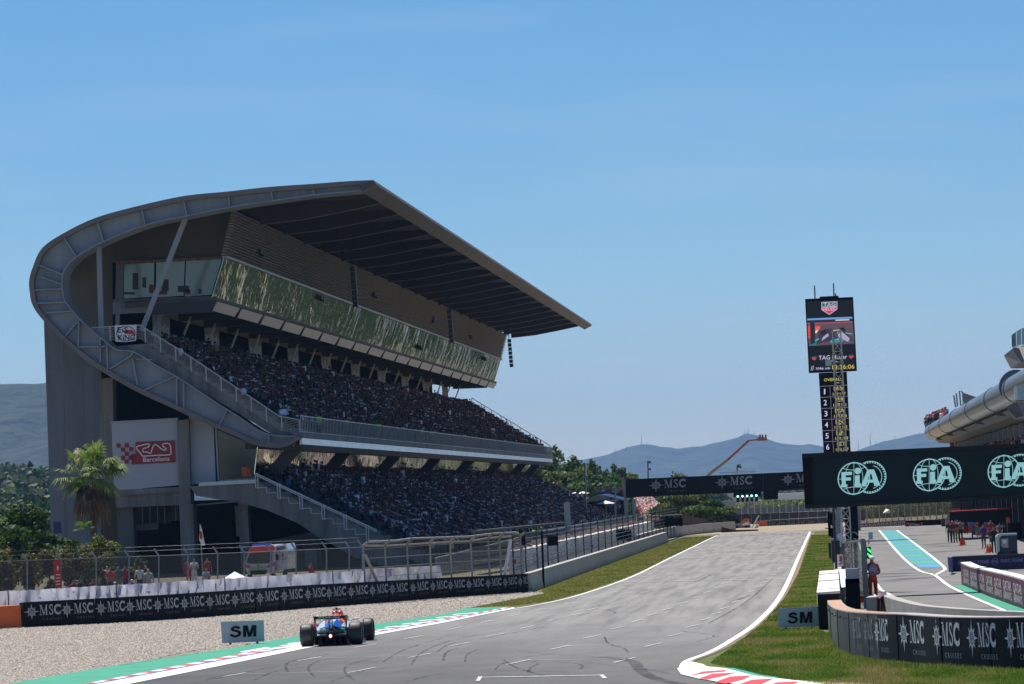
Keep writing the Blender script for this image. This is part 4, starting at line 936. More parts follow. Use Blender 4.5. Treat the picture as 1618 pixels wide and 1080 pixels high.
SHIRTS = [((.78, .78, .88), 19, 'white'), ((.008, .008, .011), 38, 'black'), ((.015, .02, .05), 16, 'navy'), ((.09, .12, .26), 5, 'blue'), ((.16, .012, .015), 3, 'red'), ((.45, .09, .015), 3, 'orange'), ((.05, .05, .06), 8, 'grey'), ((.05, .22, .2), 3, 'teal'), ((.25, .2, .14), 2, 'beige')]  # garment tones lowered to hold the shade under the roof, whites kept bright
HATS = [((.006, .005, .005), 48, 'dark hair'), ((.04, .022, .012), 16, 'brown hair'), ((.70, .71, .78), 15, 'a white cap'), ((.4, .02, .02), 9, 'a red cap'), ((.02, .02, .05), 12, 'a navy cap'), ((.6, .13, .02), 5, 'an orange cap'), ((.25, .2, .14), 3, 'a straw hat')]
LEGS = [(.02, .025, .05), (.05, .06, .1), (.08, .07, .055), (.02, .02, .02), (.05, .06, .08)]
def wpick(l, r): 
    ws = np.array([x[1] for x in l], float); return int(r.choice(len(l), p=ws/ws.sum()))
def crowd_arrays(items, template_fn, nk=6):
    """items: list of (x,y,z,rot,scale,shirt rgb,hat rgb,leg rgb,skin rgb,k) -> arrays"""
    Vs, Fs, Cs = [], [], []; base = 0; tpl = []
    for k in range(nk):
        t = template_fn(k); tv = np.vstack([a for a, b, c in t]); roles = np.concatenate([[('leg', 'shirt', 'skin', 'hat').index(c)]*len(a) for a, b, c in t]); tf = []; o = 0
        for a, b, c in t: tf.append(b+o); o += len(a)
        tpl.append((tv, np.vstack(tf), roles))
    for it in items:
        x, y, z, r, s, sh, ha, le, sk, k = it; tv, tf, ro = tpl[k % nk]; c, sn = math.cos(r), math.sin(r)
        v = np.empty_like(tv); v[:, 0] = (tv[:, 0]*c-tv[:, 1]*sn)*s+x; v[:, 1] = (tv[:, 0]*sn+tv[:, 1]*c)*s+y; v[:, 2] = tv[:, 2]*s+z
        Vs.append(v); Fs.append(tf+base); base += len(v); Cs.append(np.array([le, sh, sk, ha])[ro])
    return np.vstack(Vs), np.vstack(Fs), np.vstack(Cs)
def rnd_look(r):
    i, j = wpick(SHIRTS, r), wpick(HATS, r); sk = (.15, .085, .065) if r.random() < .7 else (.06, .035, .03)  # skin tone lowered for the roof shade as well
    f = 1+r.uniform(-.15, .1)
    return tuple(min(.8, c*f) for c in SHIRTS[i][0]), HATS[j][0], LEGS[int(r.integers(len(LEGS)))], sk, i, j
R5 = np.random.default_rng(11); seats = []
for nm, A, B, NR in (('upper', UA, UB, UR), ('lower', LA, LB, LR)):
    tr_, rz_ = (B[0]-A[0])/NR, (B[1]-A[1])/NR
    for r in range(NR):
        if nm == 'upper' and r == 0: continue
        xx, zz = A[0]+tr_*(r+.5), A[1]+rz_*r; y = Y0+(1.8 if nm == 'lower' else 3.6); 
        while y < Y1-1:
            y += .56
            ph = (y-(Y0+5)) % 11.4
            if ph < .9 and (nm == 'lower'): continue
            if nm == 'upper' and (y-Y0) % 13.9 < 1.0: continue
            if R5.random() < (.12+.22*max(0, mnoise.noise(Vector((y*.07, r*.4, 3)))+.15)): continue
            sh, ha, le, sk, i, j = rnd_look(R5)
            up = R5.random() < .03
            seats.append((xx+R5.uniform(-.1, .1), y+R5.uniform(-.09, .09), zz+(0.0), R5.uniform(-.6, .35), R5.uniform(.92, 1.06), sh, ha, le, sk, int(R5.integers(6)), i, j, nm, r, up))
sit = [s for s in seats if not s[14]]; stand_ = [s for s in seats if s[14]]
sit.sort(key=lambda s: s[1])
near = sit[:300]; far = sit[300:]
V, F_, C_ = crowd_arrays([s[:10] for s in far], person_sitting)
link('crowd_seated', fast_mesh('crowd_seated', V, F_, MAT['people'], C_), cat='crowd', label='dense crowd of seated spectators in dark and white clothes filling both tiers', kind='stuff')
V, F_, C_ = crowd_arrays([s[:10] for s in stand_], person_standing)
link('crowd_standing', fast_mesh('crowd_standing', V, F_, MAT['people'], C_), cat='crowd', label='scattered spectators on their feet among the seated rows', kind='stuff')
cache = {}; rowc = {}
ORD = 'first second third fourth fifth sixth seventh eighth ninth tenth eleventh twelfth thirteenth fourteenth fifteenth sixteenth seventeenth eighteenth nineteenth twentieth'.split()+[f'{i}th' for i in range(21, 60)]
for s in near:
    key = (s[10], s[11], s[9] % 3)
    if key not in cache:
        V, F_, C_ = crowd_arrays([(0, 0, 0, 0, 1, SHIRTS[s[10]][0], HATS[s[11]][0], LEGS[(s[10]+s[11]) % 5], s[8], s[9] % 6)], person_sitting)
        cache[key] = fast_mesh('person', V, F_, MAT['people'], C_)
    o = link('person', cache[key]); o.location = s[:3]; o.rotation_euler = (0, 0, s[3]); o.scale = (s[4],)*3
    kk = (s[12], s[13]); rowc[kk] = rowc.get(kk, 0)+1
    tag(o, f"spectator in {SHIRTS[s[10]][2]} with {HATS[s[11]][2]}, {s[12]} tier, {ORD[s[13]]} row up, {ORD[rowc[kk]-1]} seat in", 'person', f"spectators at the near end of the {s[12]} tier")
# stewards in neon vests along the balcony front and the foot of the lower tier
mat('vest', (.42, .85, .03), .6, emit=None)
def steward(x, y, z, rot, lab, grp, cap=(.02, .02, .02), vest=(.45, .9, .04)):
    V, F_, C_ = crowd_arrays([(0, 0, 0, 0, 1, vest, cap, (.02, .02, .03), (.4, .22, .14), 0)], person_standing)
    o = link('person', fast_mesh('person', V, F_, MAT['people'], C_)); o.location = (x, y, z); o.rotation_euler = (0, 0, rot); return tag(o, lab, 'person', grp)
for i, (px, pos) in enumerate([(507, 'nearest the stair, behind the balcony rail'), (552, 'second along the balcony rail'), (602, 'third along the balcony rail'), (641, 'fourth along the balcony rail'), (670, 'fifth along the balcony rail'), (690, 'sixth along the balcony rail'), (738, 'seventh along the balcony rail'), (801, 'farthest along the balcony rail')]):
    X = X0-.45; Y = X/((px-1314.)/7000.); steward(X, Y, z0+.02, .2 if i % 2 else 2.6, f"steward in a neon yellow vest standing {pos}", 'stewards on the balcony')
# ================================================================== barriers, fences and things on the left
BL = catmull([Vector((p.x, p.y, 0)) for p in BARW], 10)
bd = [0.0]
for a, b in zip(BL[:-1], BL[1:]): bd.append(bd[-1]+(b-a).length)
def bpt(d, off=0.0, z=0.0):
    j = max(0, min(len(BL)-2, int(np.searchsorted(bd, d))-1)); t = (d-bd[j])/(bd[j+1]-bd[j]); p = BL[j].lerp(BL[j+1], t); u = (BL[j+1]-BL[j]).normalized()
    n_ = Vector((u.y, -u.x, 0)); return p + n_*off + Vector((0, 0, z))
def proj_px(p):
    d = p-Vector((0, 0, CAMH)); return CX+FPX*d.dot(VR)/d.dot(VF), CY-FPX*d.dot(VU)/d.dot(VF)
def d_at_px(px): 
    ds = np.linspace(0, bd[-1], 1500); xs = [proj_px(bpt(d))[0] for d in ds]; return float(np.interp(px, xs, ds))
DB = d_at_px(38); DE = bd[-1]
def bh(px): return float(np.interp(px, [38, 216, 346, 476, 700, 840], [1.04, 1.06, 1.05, 1.03, .92, .84]))
TB = thing('tyre_barrier', 'long black covered tyre barrier with white compass and lettering panels along the gravel trap', 'barrier', tuple(bpt(DB)))
q = MB()
for k in range(40): q.add([bpt(DB+(DE-DB)*(k+j)/40, -.06 if i_ < 2 else -.9, z_) for j in (0, 1) for i_, z_ in enumerate((0, .78, .78, 0))], [(0, 4, 5, 1), (1, 5, 6, 2), (2, 6, 7, 3)])
q.build('barrier_core', MAT['black'], TB)
lpx = [71, 125, 177, 221, 264, 305, 345, 384, 423, 461, 498, 531, 566, 599, 630, 662.5, 693, 721, 751, 780, 806, 829]
ds = [d_at_px(x) for x in lpx]; ed = [DB]+[(a+b)/2 for a, b in zip(ds[:-1], ds[1:])]+[DE]
mat('logo_print', (.42, .42, .43), .55, noise=.25, nscale=6); mat('logo_dim', (.16, .16, .165), .55)
for i, d in enumerate(ds):
    a, b = ed[i], ed[i+1]; h = bh(lpx[i]); q = MB(); n = 4; vs = []
    for k in range(n+1):
        t = a+(b-a)*k/n-(.012 if k == n else -.012 if k == 0 else 0); w_ = .02*math.sin(k*2.3+i)
        hh = bh(lpx[i]+(k/n-.5)*35)
        vs += [bpt(t, .0+w_, .0), bpt(t, .03+w_, hh*.5), bpt(t, 0+w_, hh), bpt(t, -1.0, hh-.03), bpt(t, -1.0, 0)]
    fs = []
    for k in range(n):
        for j in range(4): fs.append((k*5+j, k*5+5+j, k*5+6+j, k*5+1+j))
    fs += [(0, 1, 2, 3, 4), tuple(n*5+j for j in (4, 3, 2, 1, 0))]
    q.add(vs, fs); c = q.build('cover_panel', MAT['black_banner'], TB)
    wd = (b-a); uh = .62*h; s_u = min(wd/2.75, 1.3*uh); 
    print_on('logo', LOGO_A, lambda u, v: bpt(d+u*s_u*.93, .055, h*.5+v*uh*.86+.02), MAT['logo_print'], c)
    print_on('small_lettering', LOGO_B, lambda u, v: bpt(d+u*s_u*.93, .055, h*.5+v*uh*.80), MAT['logo_dim'], c)
OB = thing('orange_barrier', 'orange foam barrier block at the left end of the black tyre barrier', 'barrier', tuple(bpt(DB-4)))
for i in range(4):
    a = DB-.05-1.9*(i+1); q = MB(); 
    pr = [bpt(a, 0, .02), bpt(a, 0, .93), bpt(a, -1, .93), bpt(a, -1, .02)]; pr2 = [bpt(a+1.84, 0, .02), bpt(a+1.84, 0, .93), bpt(a+1.84, -1, .93), bpt(a+1.84, -1, .02)]
    q.add(pr+pr2, [(0, 1, 2, 3), (7, 6, 5, 4), (0, 4, 5, 1), (1, 5, 6, 2), (2, 6, 7, 3), (3, 7, 4, 0)]); q.build('foam_block', MAT['orange'], OB)
# concrete wall of the straight, in blocks
CW = thing('concrete_wall', 'grey precast concrete safety wall with a pale top running down the left of the straight', 'wall', (-14.1, 206, 0))
q = MB(); q.prism([Vector((-14.1, 0, 0)), Vector((-14.22, 0, .82)), Vector((-14.52, 0, .82)), Vector((-14.75, 0, 0))], (0, 3.9, 0)); q.prism([Vector((-14.2, 0, .822)), Vector((-14.2, 0, .87)), Vector((-14.54, 0, .87)), Vector((-14.54, 0, .822))], (0, 3.9, 0))
cm = bpy.data.materials.new('wall_concrete'); cm.use_nodes = True; n = cm.node_tree; L = n.links.new; b = n.nodes['Principled BSDF']; MAT['wall_concrete'] = cm
geo = n.nodes.new('ShaderNodeNewGeometry'); sx = n.nodes.new('ShaderNodeSeparateXYZ'); L(geo.outputs['Position'], sx.inputs[0]); t = n.nodes.new('ShaderNodeTexNoise'); t.inputs['Scale'].default_value = 1.2; t.inputs['Detail'].default_value = 8; L(geo.outputs['Position'], t.inputs['Vector'])
ma = n.nodes.new('ShaderNodeMath'); ma.operation = 'MULTIPLY_ADD'; ma.inputs[1].default_value = .5; L(t.outputs['Fac'], ma.inputs[0]); L(sx.outputs[2], ma.inputs[2])
r = n.nodes.new('ShaderNodeValToRGB'); L(ma.outputs[0], r.inputs[0]); r.color_ramp.elements[0].position = .2; r.color_ramp.elements[0].color = (.22, .21, .13, 1); r.color_ramp.elements[1].position = .62; r.color_ramp.elements[1].color = (.46, .44, .40, 1); L(r.outputs[0], b.inputs['Base Color']); b.inputs['Roughness'].default_value = .9
wm = q.mesh('wall_block', cm)
for k in range(43): o = link('wall_block', wm, CW); o.location = (0, 206.0+k*4.0, 0)
# second wall, stepped back and curving to the right at the end
C2 = thing('concrete_wall', 'second grey concrete wall set back and curving to the right at the end of the straight', 'wall', (-15.5, 378, 0))
w2p = [Vector(v) for v in [(-15.6, 358, 0), (-15.6, 385, 0), (-15.3, 410, 0), (-14.8, 422, 0), (-13.6, 434, 0), (-12.0, 443, 0), (-9.8, 449, 0)]]
for k in range(len(w2p)-1):
    a, b_ = w2p[k], w2p[k+1]; u = (b_-a).normalized(); n_ = Vector((u.y, -u.x, 0)); m_ = max(1, int((b_-a).length/4))
    for j in range(m_):
        p0, p1 = a.lerp(b_, j/m_), a.lerp(b_, (j+.97)/m_); q = MB(); q.prism([p0, p0-n_*.08+Vector((0, 0, .95)), p0-n_*.4+Vector((0, 0, .95)), p0-n_*.5], p1-p0); q.build('wall_block', cm, C2)
# white tarpaulin screen behind the barrier
tm, n, out, b = ground_mat('tarpaulin', [(.25, (.52, .53, .62)), (.5, (.62, .61, .66)), (.75, (.70, .67, .66))], .6, bump=.9, bscale=.9, rough=.5)
tr_ = n.nodes.new('ShaderNodeBsdfTranslucent'); tr_.inputs[0].default_value = (.62, .62, .70, 1); mx_ = n.nodes.new('ShaderNodeMixShader'); mx_.inputs[0].default_value = .5
n.links.new(b.outputs[0], mx_.inputs[1]); n.links.new(tr_.outputs[0], mx_.inputs[2]); n.links.new(mx_.outputs[0], n.nodes['Material Output'].inputs[0])
TS = thing('tarpaulin_screen', 'white plastic sheeting stretched behind the black barrier, creased and sagging', 'screen', tuple(bpt(DB, -2)))
tops = [(-60, 937), (0, 933), (50, 931.5), (133, 926), (240, 920.5), (300, 916.5), (400, 910.5), (500, 904.5), (560, 901), (640, 896), (698, 892)]
def tarp_pt(px, py): # plane standing 2.2 m behind the barrier
    d = d_at_px(px) if px > -60 else 0; p = bpt(d, -2.2); v = PX(px, py, p.x) if False else P(px, py, p.y); return v
xs = np.linspace(-55, 697, 23)
for i in range(22):
    xa, xb = xs[i], xs[i+1]; q = MB(); vs = []; m_ = 8; r_ = 4
    for k in range(m_+1):
        px = xa+(xb-xa)*k/m_; py = np.interp(px, [t_[0] for t_ in tops], [t_[1] for t_ in tops]); sag = 1.2*math.sin(PI*k/m_)*random.uniform(.5, 1.2)
        p = tarp_pt(px, py+sag)
        for j in range(r_+1): z = p.z*(1-j/r_)+.25*(j/r_); vs.append((p.x+random.uniform(-.05, .05), p.y+random.uniform(-.14, .14)+.12*math.sin(k*1.7+j*2+i), z))
    q.add(vs, [(k*(r_+1)+j, (k+1)*(r_+1)+j, (k+1)*(r_+1)+j+1, k*(r_+1)+j+1) for k in range(m_) for j in range(r_)]); q.build('sheet_panel', tm, TS, smooth=True)
    if i % 5 == 2: k = MB(); p = tarp_pt(xa, np.interp(xa, [t_[0] for t_ in tops], [t_[1] for t_ in tops])); k.tube((p.x, p.y-.1, .0), (p.x, p.y-.1, p.z+.05), .025, 6); k.build('screen_pole', MAT['steel_dark'], TS)
# wire mesh fence with cranked posts
netting('mesh_net', (.10, .10, .095), .45, 9, .24)
MF = thing('mesh_fence', 'tall dark wire mesh fence on cranked grey posts behind the white sheeting', 'fence', tuple(G(200, 948)))
fb = [(-60, 966), (0, 962), (200, 948), (400, 940), (560, 934)]; ft = [(-60, 890), (0, 886.5), (200, 879.5), (400, 872), (480, 868.5), (574, 864)]
def fbase(px): return G(px, float(np.interp(px, [a[0] for a in fb], [a[1] for a in fb])))
def ftop(px): b_ = fbase(px); return P(px, float(np.interp(px, [a[0] for a in ft], [a[1] for a in ft])), b_.y)
pp = [-12, 43, 96, 152, 204, 251, 297, 344, 386, 428, 468, 516, 552, 573]
for a, b_ in zip(pp[:-1], pp[1:]):
    q = MB(); ta, tb = ftop(a), ftop(b_); ba, bb = fbase(a), fbase(b_); q.quad(ba, bb, tb, ta); c = q.build('mesh_panel', MAT['mesh_net'], MF)
    q = MB(); q.tube(ta, tb, .010, 5); q.build('top_wire', MAT['galvanised'], MF)
    for hgt in (.35, .62): q = MB(); o3 = Vector((-.12*hgt*3, 0, hgt)); q.tube(ta+o3*.8, tb+o3*.8, .0035, 4); q.build('barbed_wire', MAT['galvanised'], MF)
mat('post_grey', (.27, .28, .29), .5, metal=.4)
for x in pp:
    t_ = ftop(x); b_ = fbase(x); q = MB(); q.tube(b_, t_, .042, 7); q.tube(t_, P(x-7.5, proj_px(t_)[1]-11, b_.y), .05, 7); q.build('fence_post', MAT['post_grey'], MF)
# debris fence with double top rail (right part of the left side)
DF = thing('debris_fence', 'high catch fence with two pale top rails bending over the tyre barrier', 'fence', tuple(G(650, 925)))
netting('catch_net', (.12, .115, .105), .34, 7, .2)
hi = [(582, 856), (625, 854), (651, 850.5), (700, 849), (742, 847.5), (782, 842.5), (817, 841)]; lo = [(574, 862), (610, 862), (660, 859), (714, 856), (742, 855), (771, 850), (808, 847)]
def dfY(px): return float(bpt(d_at_px(px), -1.6).y)
def pth(pts, k=0): return [P(x, y, dfY(x)-k) for x, y in pts]
mat('rail_cream', (.40, .38, .33), .5, metal=.1)
H_, L_ = pth(hi, 1.2), pth(lo)
q = MB(); q.path(H_, .05, 7); q.build('top_rail', MAT['rail_cream'], DF); q = MB(); q.path(L_, .04, 7); q.build('top_rail', MAT['rail_cream'], DF)
dpx = [574, 608, 643, 679, 711, 743.5, 771, 789, 822]; prev = None
for x in dpx:
    yt = float(np.interp(x, [a[0] for a in lo], [a[1] for a in lo])); t_ = P(x, yt, dfY(x)); b_ = Vector((t_.x, t_.y, 0)); q = MB(); q.tube(b_, t_, .045, 7); a_ = P(x+7, float(np.interp(x+7, [a[0] for a in hi], [a[1] for a in hi])), dfY(x)-1.2); q.tube(t_, a_, .055, 6); q.build('fence_post', MAT['rail_cream' if x in (679, 711, 743.5) else 'post_grey'], DF)
    if prev is not None:
        q = MB(); q.quad(prev[0], b_, t_, prev[1]); q.quad(prev[1], t_, a_, prev[2]); q.build('net_panel', MAT['catch_net'], DF)
        for k in range(5): z = .75+k*.42; q = MB(); q.tube(prev[0]+Vector((0, 0, z)), b_+Vector((0, 0, z)), .015, 4); q.build('cable', MAT['galvanised'], DF)
    prev = (b_, t_, a_)
q = MB(); q.tube(P(807, 852, dfY(807)-.6), P(797, 909, dfY(797)-.4), .075, 7); q.build('brace', MAT['white'], DF)
q = MB(); q.tube(P(577, 876, dfY(577)-.3), P(597, 922, dfY(597)-.3), .07, 7); q.build('brace', MAT['rail_cream'], DF)
# the catch fence above the concrete wall, pale tyre stacks and brown netting behind it
WF = thing('debris_fence', 'catch fence of posts and steel cables standing behind the concrete wall of the straight', 'fence', (-14.9, 206, 0))
XW = -14.95; zt = 2.75
pm = MB(); pm.tube((0, 0, 0), (0, 0, zt), .045, 6); pmm = pm.mesh('fence_post', MAT['steel_dark'])
for k in range(26): 
    Y = 206+k*8.4; o = link('fence_post', pmm, WF); o.location = (XW+Vector((-14.9, 0, 0)).x*0, Y, 0)
cb = MB(); cb.tube((XW, 206, 0), (XW, 425, 0), .026, 4); cbm = cb.mesh('cable', MAT['steel_dark'])
for k in range(7): o = link('cable', cbm, WF); o.location.z = 1.05+k*.27
TW = thing('tyre_wall', 'wall of stacked whitewashed tyres standing behind the catch fence', 'barrier', (-16.6, 206, 0))
mat('whitewash', (.80, .77, .68), .85, noise=.35, nscale=1.1)
q = MB(); 
for j in range(4): q.lathe([(0, .16), (.02, .33), (.12, .36), (.30, .36), (.40, .33), (.42, .16)], (0, 0, j*.42), 'z', 8)
tm_ = q.mesh('tyre_stack', MAT['whitewash'])
for k in range(214):
    Y = 229+k*.80; o = link('tyre_stack', tm_, TW); o.location = (-16.5+random.uniform(-.08, .08), Y, 0); o.scale = (1, 1.08, 1+random.uniform(-.03, .03))
mat('brown_net', (.075, .034, .026), .9, noise=.35, nscale=1.5)
BRN = thing('brown_screen', 'red brown netting bunched along the top of the tyre wall', 'screen', (-16.9, 229, 1.7))
for k in range(54):
    Y = 229+k*3.6; h = 1.90+.04*math.sin(k*1.3)+random.uniform(-.05, .05); q = MB(); q.prism([Vector((-16.6, Y, 1.69)), Vector((-16.9, Y, h)), Vector((-17.3, Y, h-.1)), Vector((-17.3, Y, 1.69))], (0, 3.6, random.uniform(-.06, .1))); q.build('net_roll', MAT['brown_net'], BRN)
BRF = thing('brown_screen', 'red brown windbreak mesh on the fence at the far end of the straight', 'screen', (-17, 430, 0))
bp2 = [P(1040, 822, 425), P(1078, 814, 428), P(1118, 820, 445), P(1140, 838, 447), P(1152, 843, 450)]; 
for a, b_ in zip(bp2[:-1], bp2[1:]): q = MB(); q.prism([Vector((a.x, a.y, 0)), Vector((b_.x, b_.y, 0)), b_, a], (0, .08, 0)); q.build('mesh_panel', MAT['brown_net'], BRF)
q = MB(); q.prism([P(1140, 846, 440), P(1200, 846, 440), P(1198, 836, 440), P(1160, 837, 440), P(1140, 832, 440)], (0, .1, 0)); q.build('mesh_panel', MAT['brown_net'], BRF)
# grey picket railing at the foot of the stand
PK = thing('picket_fence', 'grey vertical bar fence along the foot of the grandstand', 'fence', (-24, 212, 0))
ln = [Vector((-27.4, 300, 0)), Vector((-24.3, 262, 0)), Vector((-20.6, 232, 0)), Vector((-19.4, 250, 0))]
a, b_ = Vector((G(688, 905).x, 236, 0)), None
pf = [(P(688, 882, 262)), (P(760, 865, 262+18)), (P(860, 839, 305)), (P(1000, 815, 420))]
for i in range(3):
    p0, p1 = pf[i], pf[i+1]; n_ = int((p1-p0).length/.45); q = MB(); q.bar(p0, p1, .09, .09); q.bar(p0-Vector((0, 0, 1.5)), p1-Vector((0, 0, 1.5)), .06, .06); t_ = q.build('top_rail', MAT['galvanised'], PK)
    q = MB()
    for k in range(n_): p = p0.lerp(p1, k/n_); q.bar(p-Vector((0, 0, 1.55)), p, .05, .05, up=(0, 1, 0))
    q.build('picket', MAT['steel'], PK, kind='stuff')
    q = MB(); q.quad(p0-Vector((.3, 0, 0)), p1-Vector((.3, 0, 0)), p1-Vector((.3, 0, 2.8)), p0-Vector((.3, 0, 2.8))); q.build('mesh_panel', MAT['rail_net'], PK)
# terrace wall under the picket railing
q = MB(); q.prism([Vector((p.x-.5, p.y, max(0, p.z-1.6))) for p in pf]+[Vector((p.x-.5, p.y, -.1)) for p in pf[::-1]], (-.4, 0, 0)); q.build('base_wall', MAT['concrete_dark'], PK)
q = MB()
bx = [P(700, 905, 262), P(840, 880, 300)]
for k in range(5): z = .5+k*.5; q.bar((bx[0].x+2, 262, z), (bx[1].x+2, 305, z), .4, .16)
q.build('stacked_boards', mat('old_timber', (.13, .12, .10), .9, noise=.3, nscale=1), PK)
# tall pale pillar
PL = thing('pillar', 'tall pale grey square pillar standing between the track fence and the crowd', 'pillar', (P(896, 850, 300).x, 300, 0)); a, b_ = P(893.5, 793, 300), P(898.5, 856, 300)
q = MB(); q.bar(Vector((b_.x, 300, 0)), Vector((b_.x, 300, P(896, 793, 300).z)), .38, .38, up=(0, 1, 0)); q.build('shaft', MAT['steel'], PL)
# track signal: light head, board, start lamps
def gantry_lights(px0, px1, py0, py1, Y, bar, lab, grp):
    t = thing('start_lights', lab, 'traffic light', tuple(P(px0, py1, Y)), grp); a, b_ = P(bar[0][0], bar[0][1], Y), P(bar[1][0], bar[1][1], Y)
    q = MB(); q.tube(a, b_, .06, 6); q.build('arm', MAT['rail_cream'], t)
    for i in range(5):
        x = px0+(px1-px0)*(i+.5)/5; w_ = (px1-px0)/5*.86*Y/7000; h_ = (py1-py0)*Y/7000; c = P(x, (py0+py1)/2, Y)
        q = MB(); q.box(c, (w_, .4, h_)); 
        for k in range(4): q.box(c+Vector((0, -.22, h_*(.36-.24*k))), (w_*1.1, .3, h_*.06))
        q.box(c+Vector((0, 0, h_*.58)), (w_*.2, .1, h_*.25)); q.build('lamp_housing', MAT['black'], t)
    q = MB(); q.box(P((px0+px1)/2, (py0+py1)/2, Y+.1), ((px1-px0)*Y/7000, .15, (py1-py0)*Y/7000*.7)); q.build('back_plate', MAT['black'], t); return t
gantry_lights(952, 998, 836, 854, 330, ((901, 836), (994, 828.5)), 'row of five dark signal lamps hanging from a thin arm, nearer set', 'signal lamps over the wall')
gantry_lights(1044, 1079, 817, 831, 395, ((1006, 816), (1078, 812.5)), 'row of five dark signal lamps hanging from a thin arm, farther set', 'signal lamps over the wall')
TL = thing('traffic_light', 'tall black signal head on a grey post behind the tyre barrier end', 'traffic light', (P(825, 905, 212).x, 212, 0))
q = MB(); c = P(825, 848, 212); q.tube((P(826, 905, 212).x, 212, 0), c, .06, 6); q.build('post', MAT['steel'], TL); q = MB(); q.box(c, (.28, .3, .8)); 
for k in range(3): q.tube(c+Vector((.05, -.15, .27-.27*k)), c+Vector((.05, -.38, .24-.27*k)), .11, 8)
q.build('signal_head', MAT['black'], TL)
BD = thing('signal_board', 'square black panel in a frame on a black post above the concrete wall', 'board', (P(857, 900, 214).x, 214, 0))
q = MB(); q.bar((P(858, 903, 214).x, 214, 0), P(856, 838, 214), .1, .1, up=(0, 1, 0)); q.bar(P(856, 846.5, 214), P(883, 844.5, 214), .05, .05); q.build('post', MAT['black'], BD)
q = MB(); q.prism([P(865.5, 847, 213.8), P(881.5, 846, 213.8), P(882, 861, 213.8), P(866, 862.5, 213.8)], (0, .12, 0)); q.build('panel', MAT['black'], BD)
for (x, y, Y) in [(813.5, 888, 207.5), (936, 864, 285)]:
    q = MB(); q.prism([P(x-3.2, y-7, Y), P(x+3.2, y-7.4, Y), P(x+3.4, y+9, Y), P(x-3, y+9.4, Y)], (0, .03, 0)); sg = q.build('fence_sign', MAT['white'], None); tag(sg, {813.5: 'small white fence sign with a red mark at the end of the tyre barrier', 936: 'small white fence sign with a red mark farther along the straight'}[x], 'sign')
    q = MB(); q.box(P(x, y-.5, Y-.02), (.12, .01, .22)); q.build('red_mark', MAT['red'], sg)
# SM boards
def sm_board(name, pts, Y, label, tl):
    t = thing(name, label, 'sign', tuple(P(*pts[3], Y))); q = MB(); q.prism([P(x, y, Y) for x, y in pts], (0, .05, 0)); c = q.build('board', mat(tl, (.38, .43, .50), .5, col2=(.40, .50, .52), nscale=.5), t)
    q = MB()
    for f_ in (.18, .82): b0 = P(pts[3][0]+(pts[2][0]-pts[3][0])*f_, pts[3][1]+(pts[2][1]-pts[3][1])*f_, Y); q.bar(Vector((b0.x, Y+.3, 0)), b0+Vector((0, .08, .35)), .04, .04, up=(1, 0, 0)); q.bar(Vector((b0.x, Y+.02, 0)), b0+Vector((0, .06, .1)), .04, .04, up=(1, 0, 0))
    q.build('stand', MAT['steel_dark'], t); return t, c
YS = G(383, 1018).y
t_, c = sm_board('sm_board', [(349, 982), (416.5, 979.5), (417.5, 1013), (351, 1016)], YS, 'pale blue board with black capitals SM standing in the gravel left of the racing car', 'board_blue')
t = bold_sm(); print_on('lettering', t, lambda a, b: P(384.3+a*41/t[2], 1006.2+(-b*18)-a*41/t[2]*.045, YS-.03), MAT['black'], c)
YS = G(1260, 994).y
t_, c = sm_board('sm_board', [(1229.5, 961), (1293, 957.5), (1294, 989), (1230, 991)], YS, 'blue grey board with black capitals SM standing on the grass beside the white topped block', 'board_blue2')
print_on('lettering', t, lambda a, b: P(1264+a*38/t[2], 984.3+(-b*17.6)-a*38/t[2]*.045, YS-.03), MAT['black'], c)
# parasol and marshal behind the barrier
UM = thing('parasol', 'white parasol over a marshal post behind the black tyre barrier', 'parasol', (P(371, 940, 191).x, 191, 0)); c = P(371, 904.5, 191); q = MB(); n = 8; R_ = .78
vs = [c+Vector((0, 0, .05))]; 
for i in range(n): a = 2*PI*i/n+.3; vs.append(c+Vector((R_*math.cos(a), R_*math.sin(a), -.38))); 
q.add(vs, [(0, 1+i, 1+(i+1) % n) for i in range(n)]); q.add([v-Vector((0, 0, .02)) for v in vs], [(0, 1+(i+1) % n, 1+i) for i in range(n)]); q.build('canopy', MAT['white'], UM, fix=False); q = MB(); q.tube((c.x, c.y, 0), c, .025, 6); q.build('pole', MAT['steel'], UM)
UM.scale = (1.0, 1.0, 1.0)
# red direction banner sign, red cross flag
DS = thing('direction_sign', 'tall red banner sign with a white up arrow behind the mesh fence', 'sign', (P(92, 930, 232).x, 232, 0)); YD = 222
q = MB(); q.prism([P(84, 886, YD), P(96, 885.5, YD), P(97.5, 928, YD), P(87, 928.5, YD)], (0, .08, 0)); c = q.build('board', MAT['red'], DS)
q = rects([[(-.12, -1), (.12, -1), (.12, .1), (-.12, .1)], [(-.6, -.1), (0, 1), (.6, -.1), (.3, -.1), (0, .45), (-.3, -.1)]]); print_on('arrow', q, lambda a, b: P(91.3+a*4, 897.5-b*4.5, YD-.05), MAT['white'], c)
for k in range(4):
    q = MB(); q.prism([P(88.3, 907+k*5, YD-.05), P(95, 906.7+k*5, YD-.05), P(95.2, 908.4+k*5, YD-.05), P(88.5, 908.7+k*5, YD-.05)], (0, .01, 0)); q.build('text_line', MAT['print_white'], c)
FG = thing('flag', 'white flag with a red cross on a thin pole in front of the concrete pier', 'flag', (P(320, 930, 270).x, 270, 0))
q = MB(); q.tube(P(322, 940, 270), P(316, 828, 270), .035, 6); q.build('flagpole', MAT['galvanised'], FG)
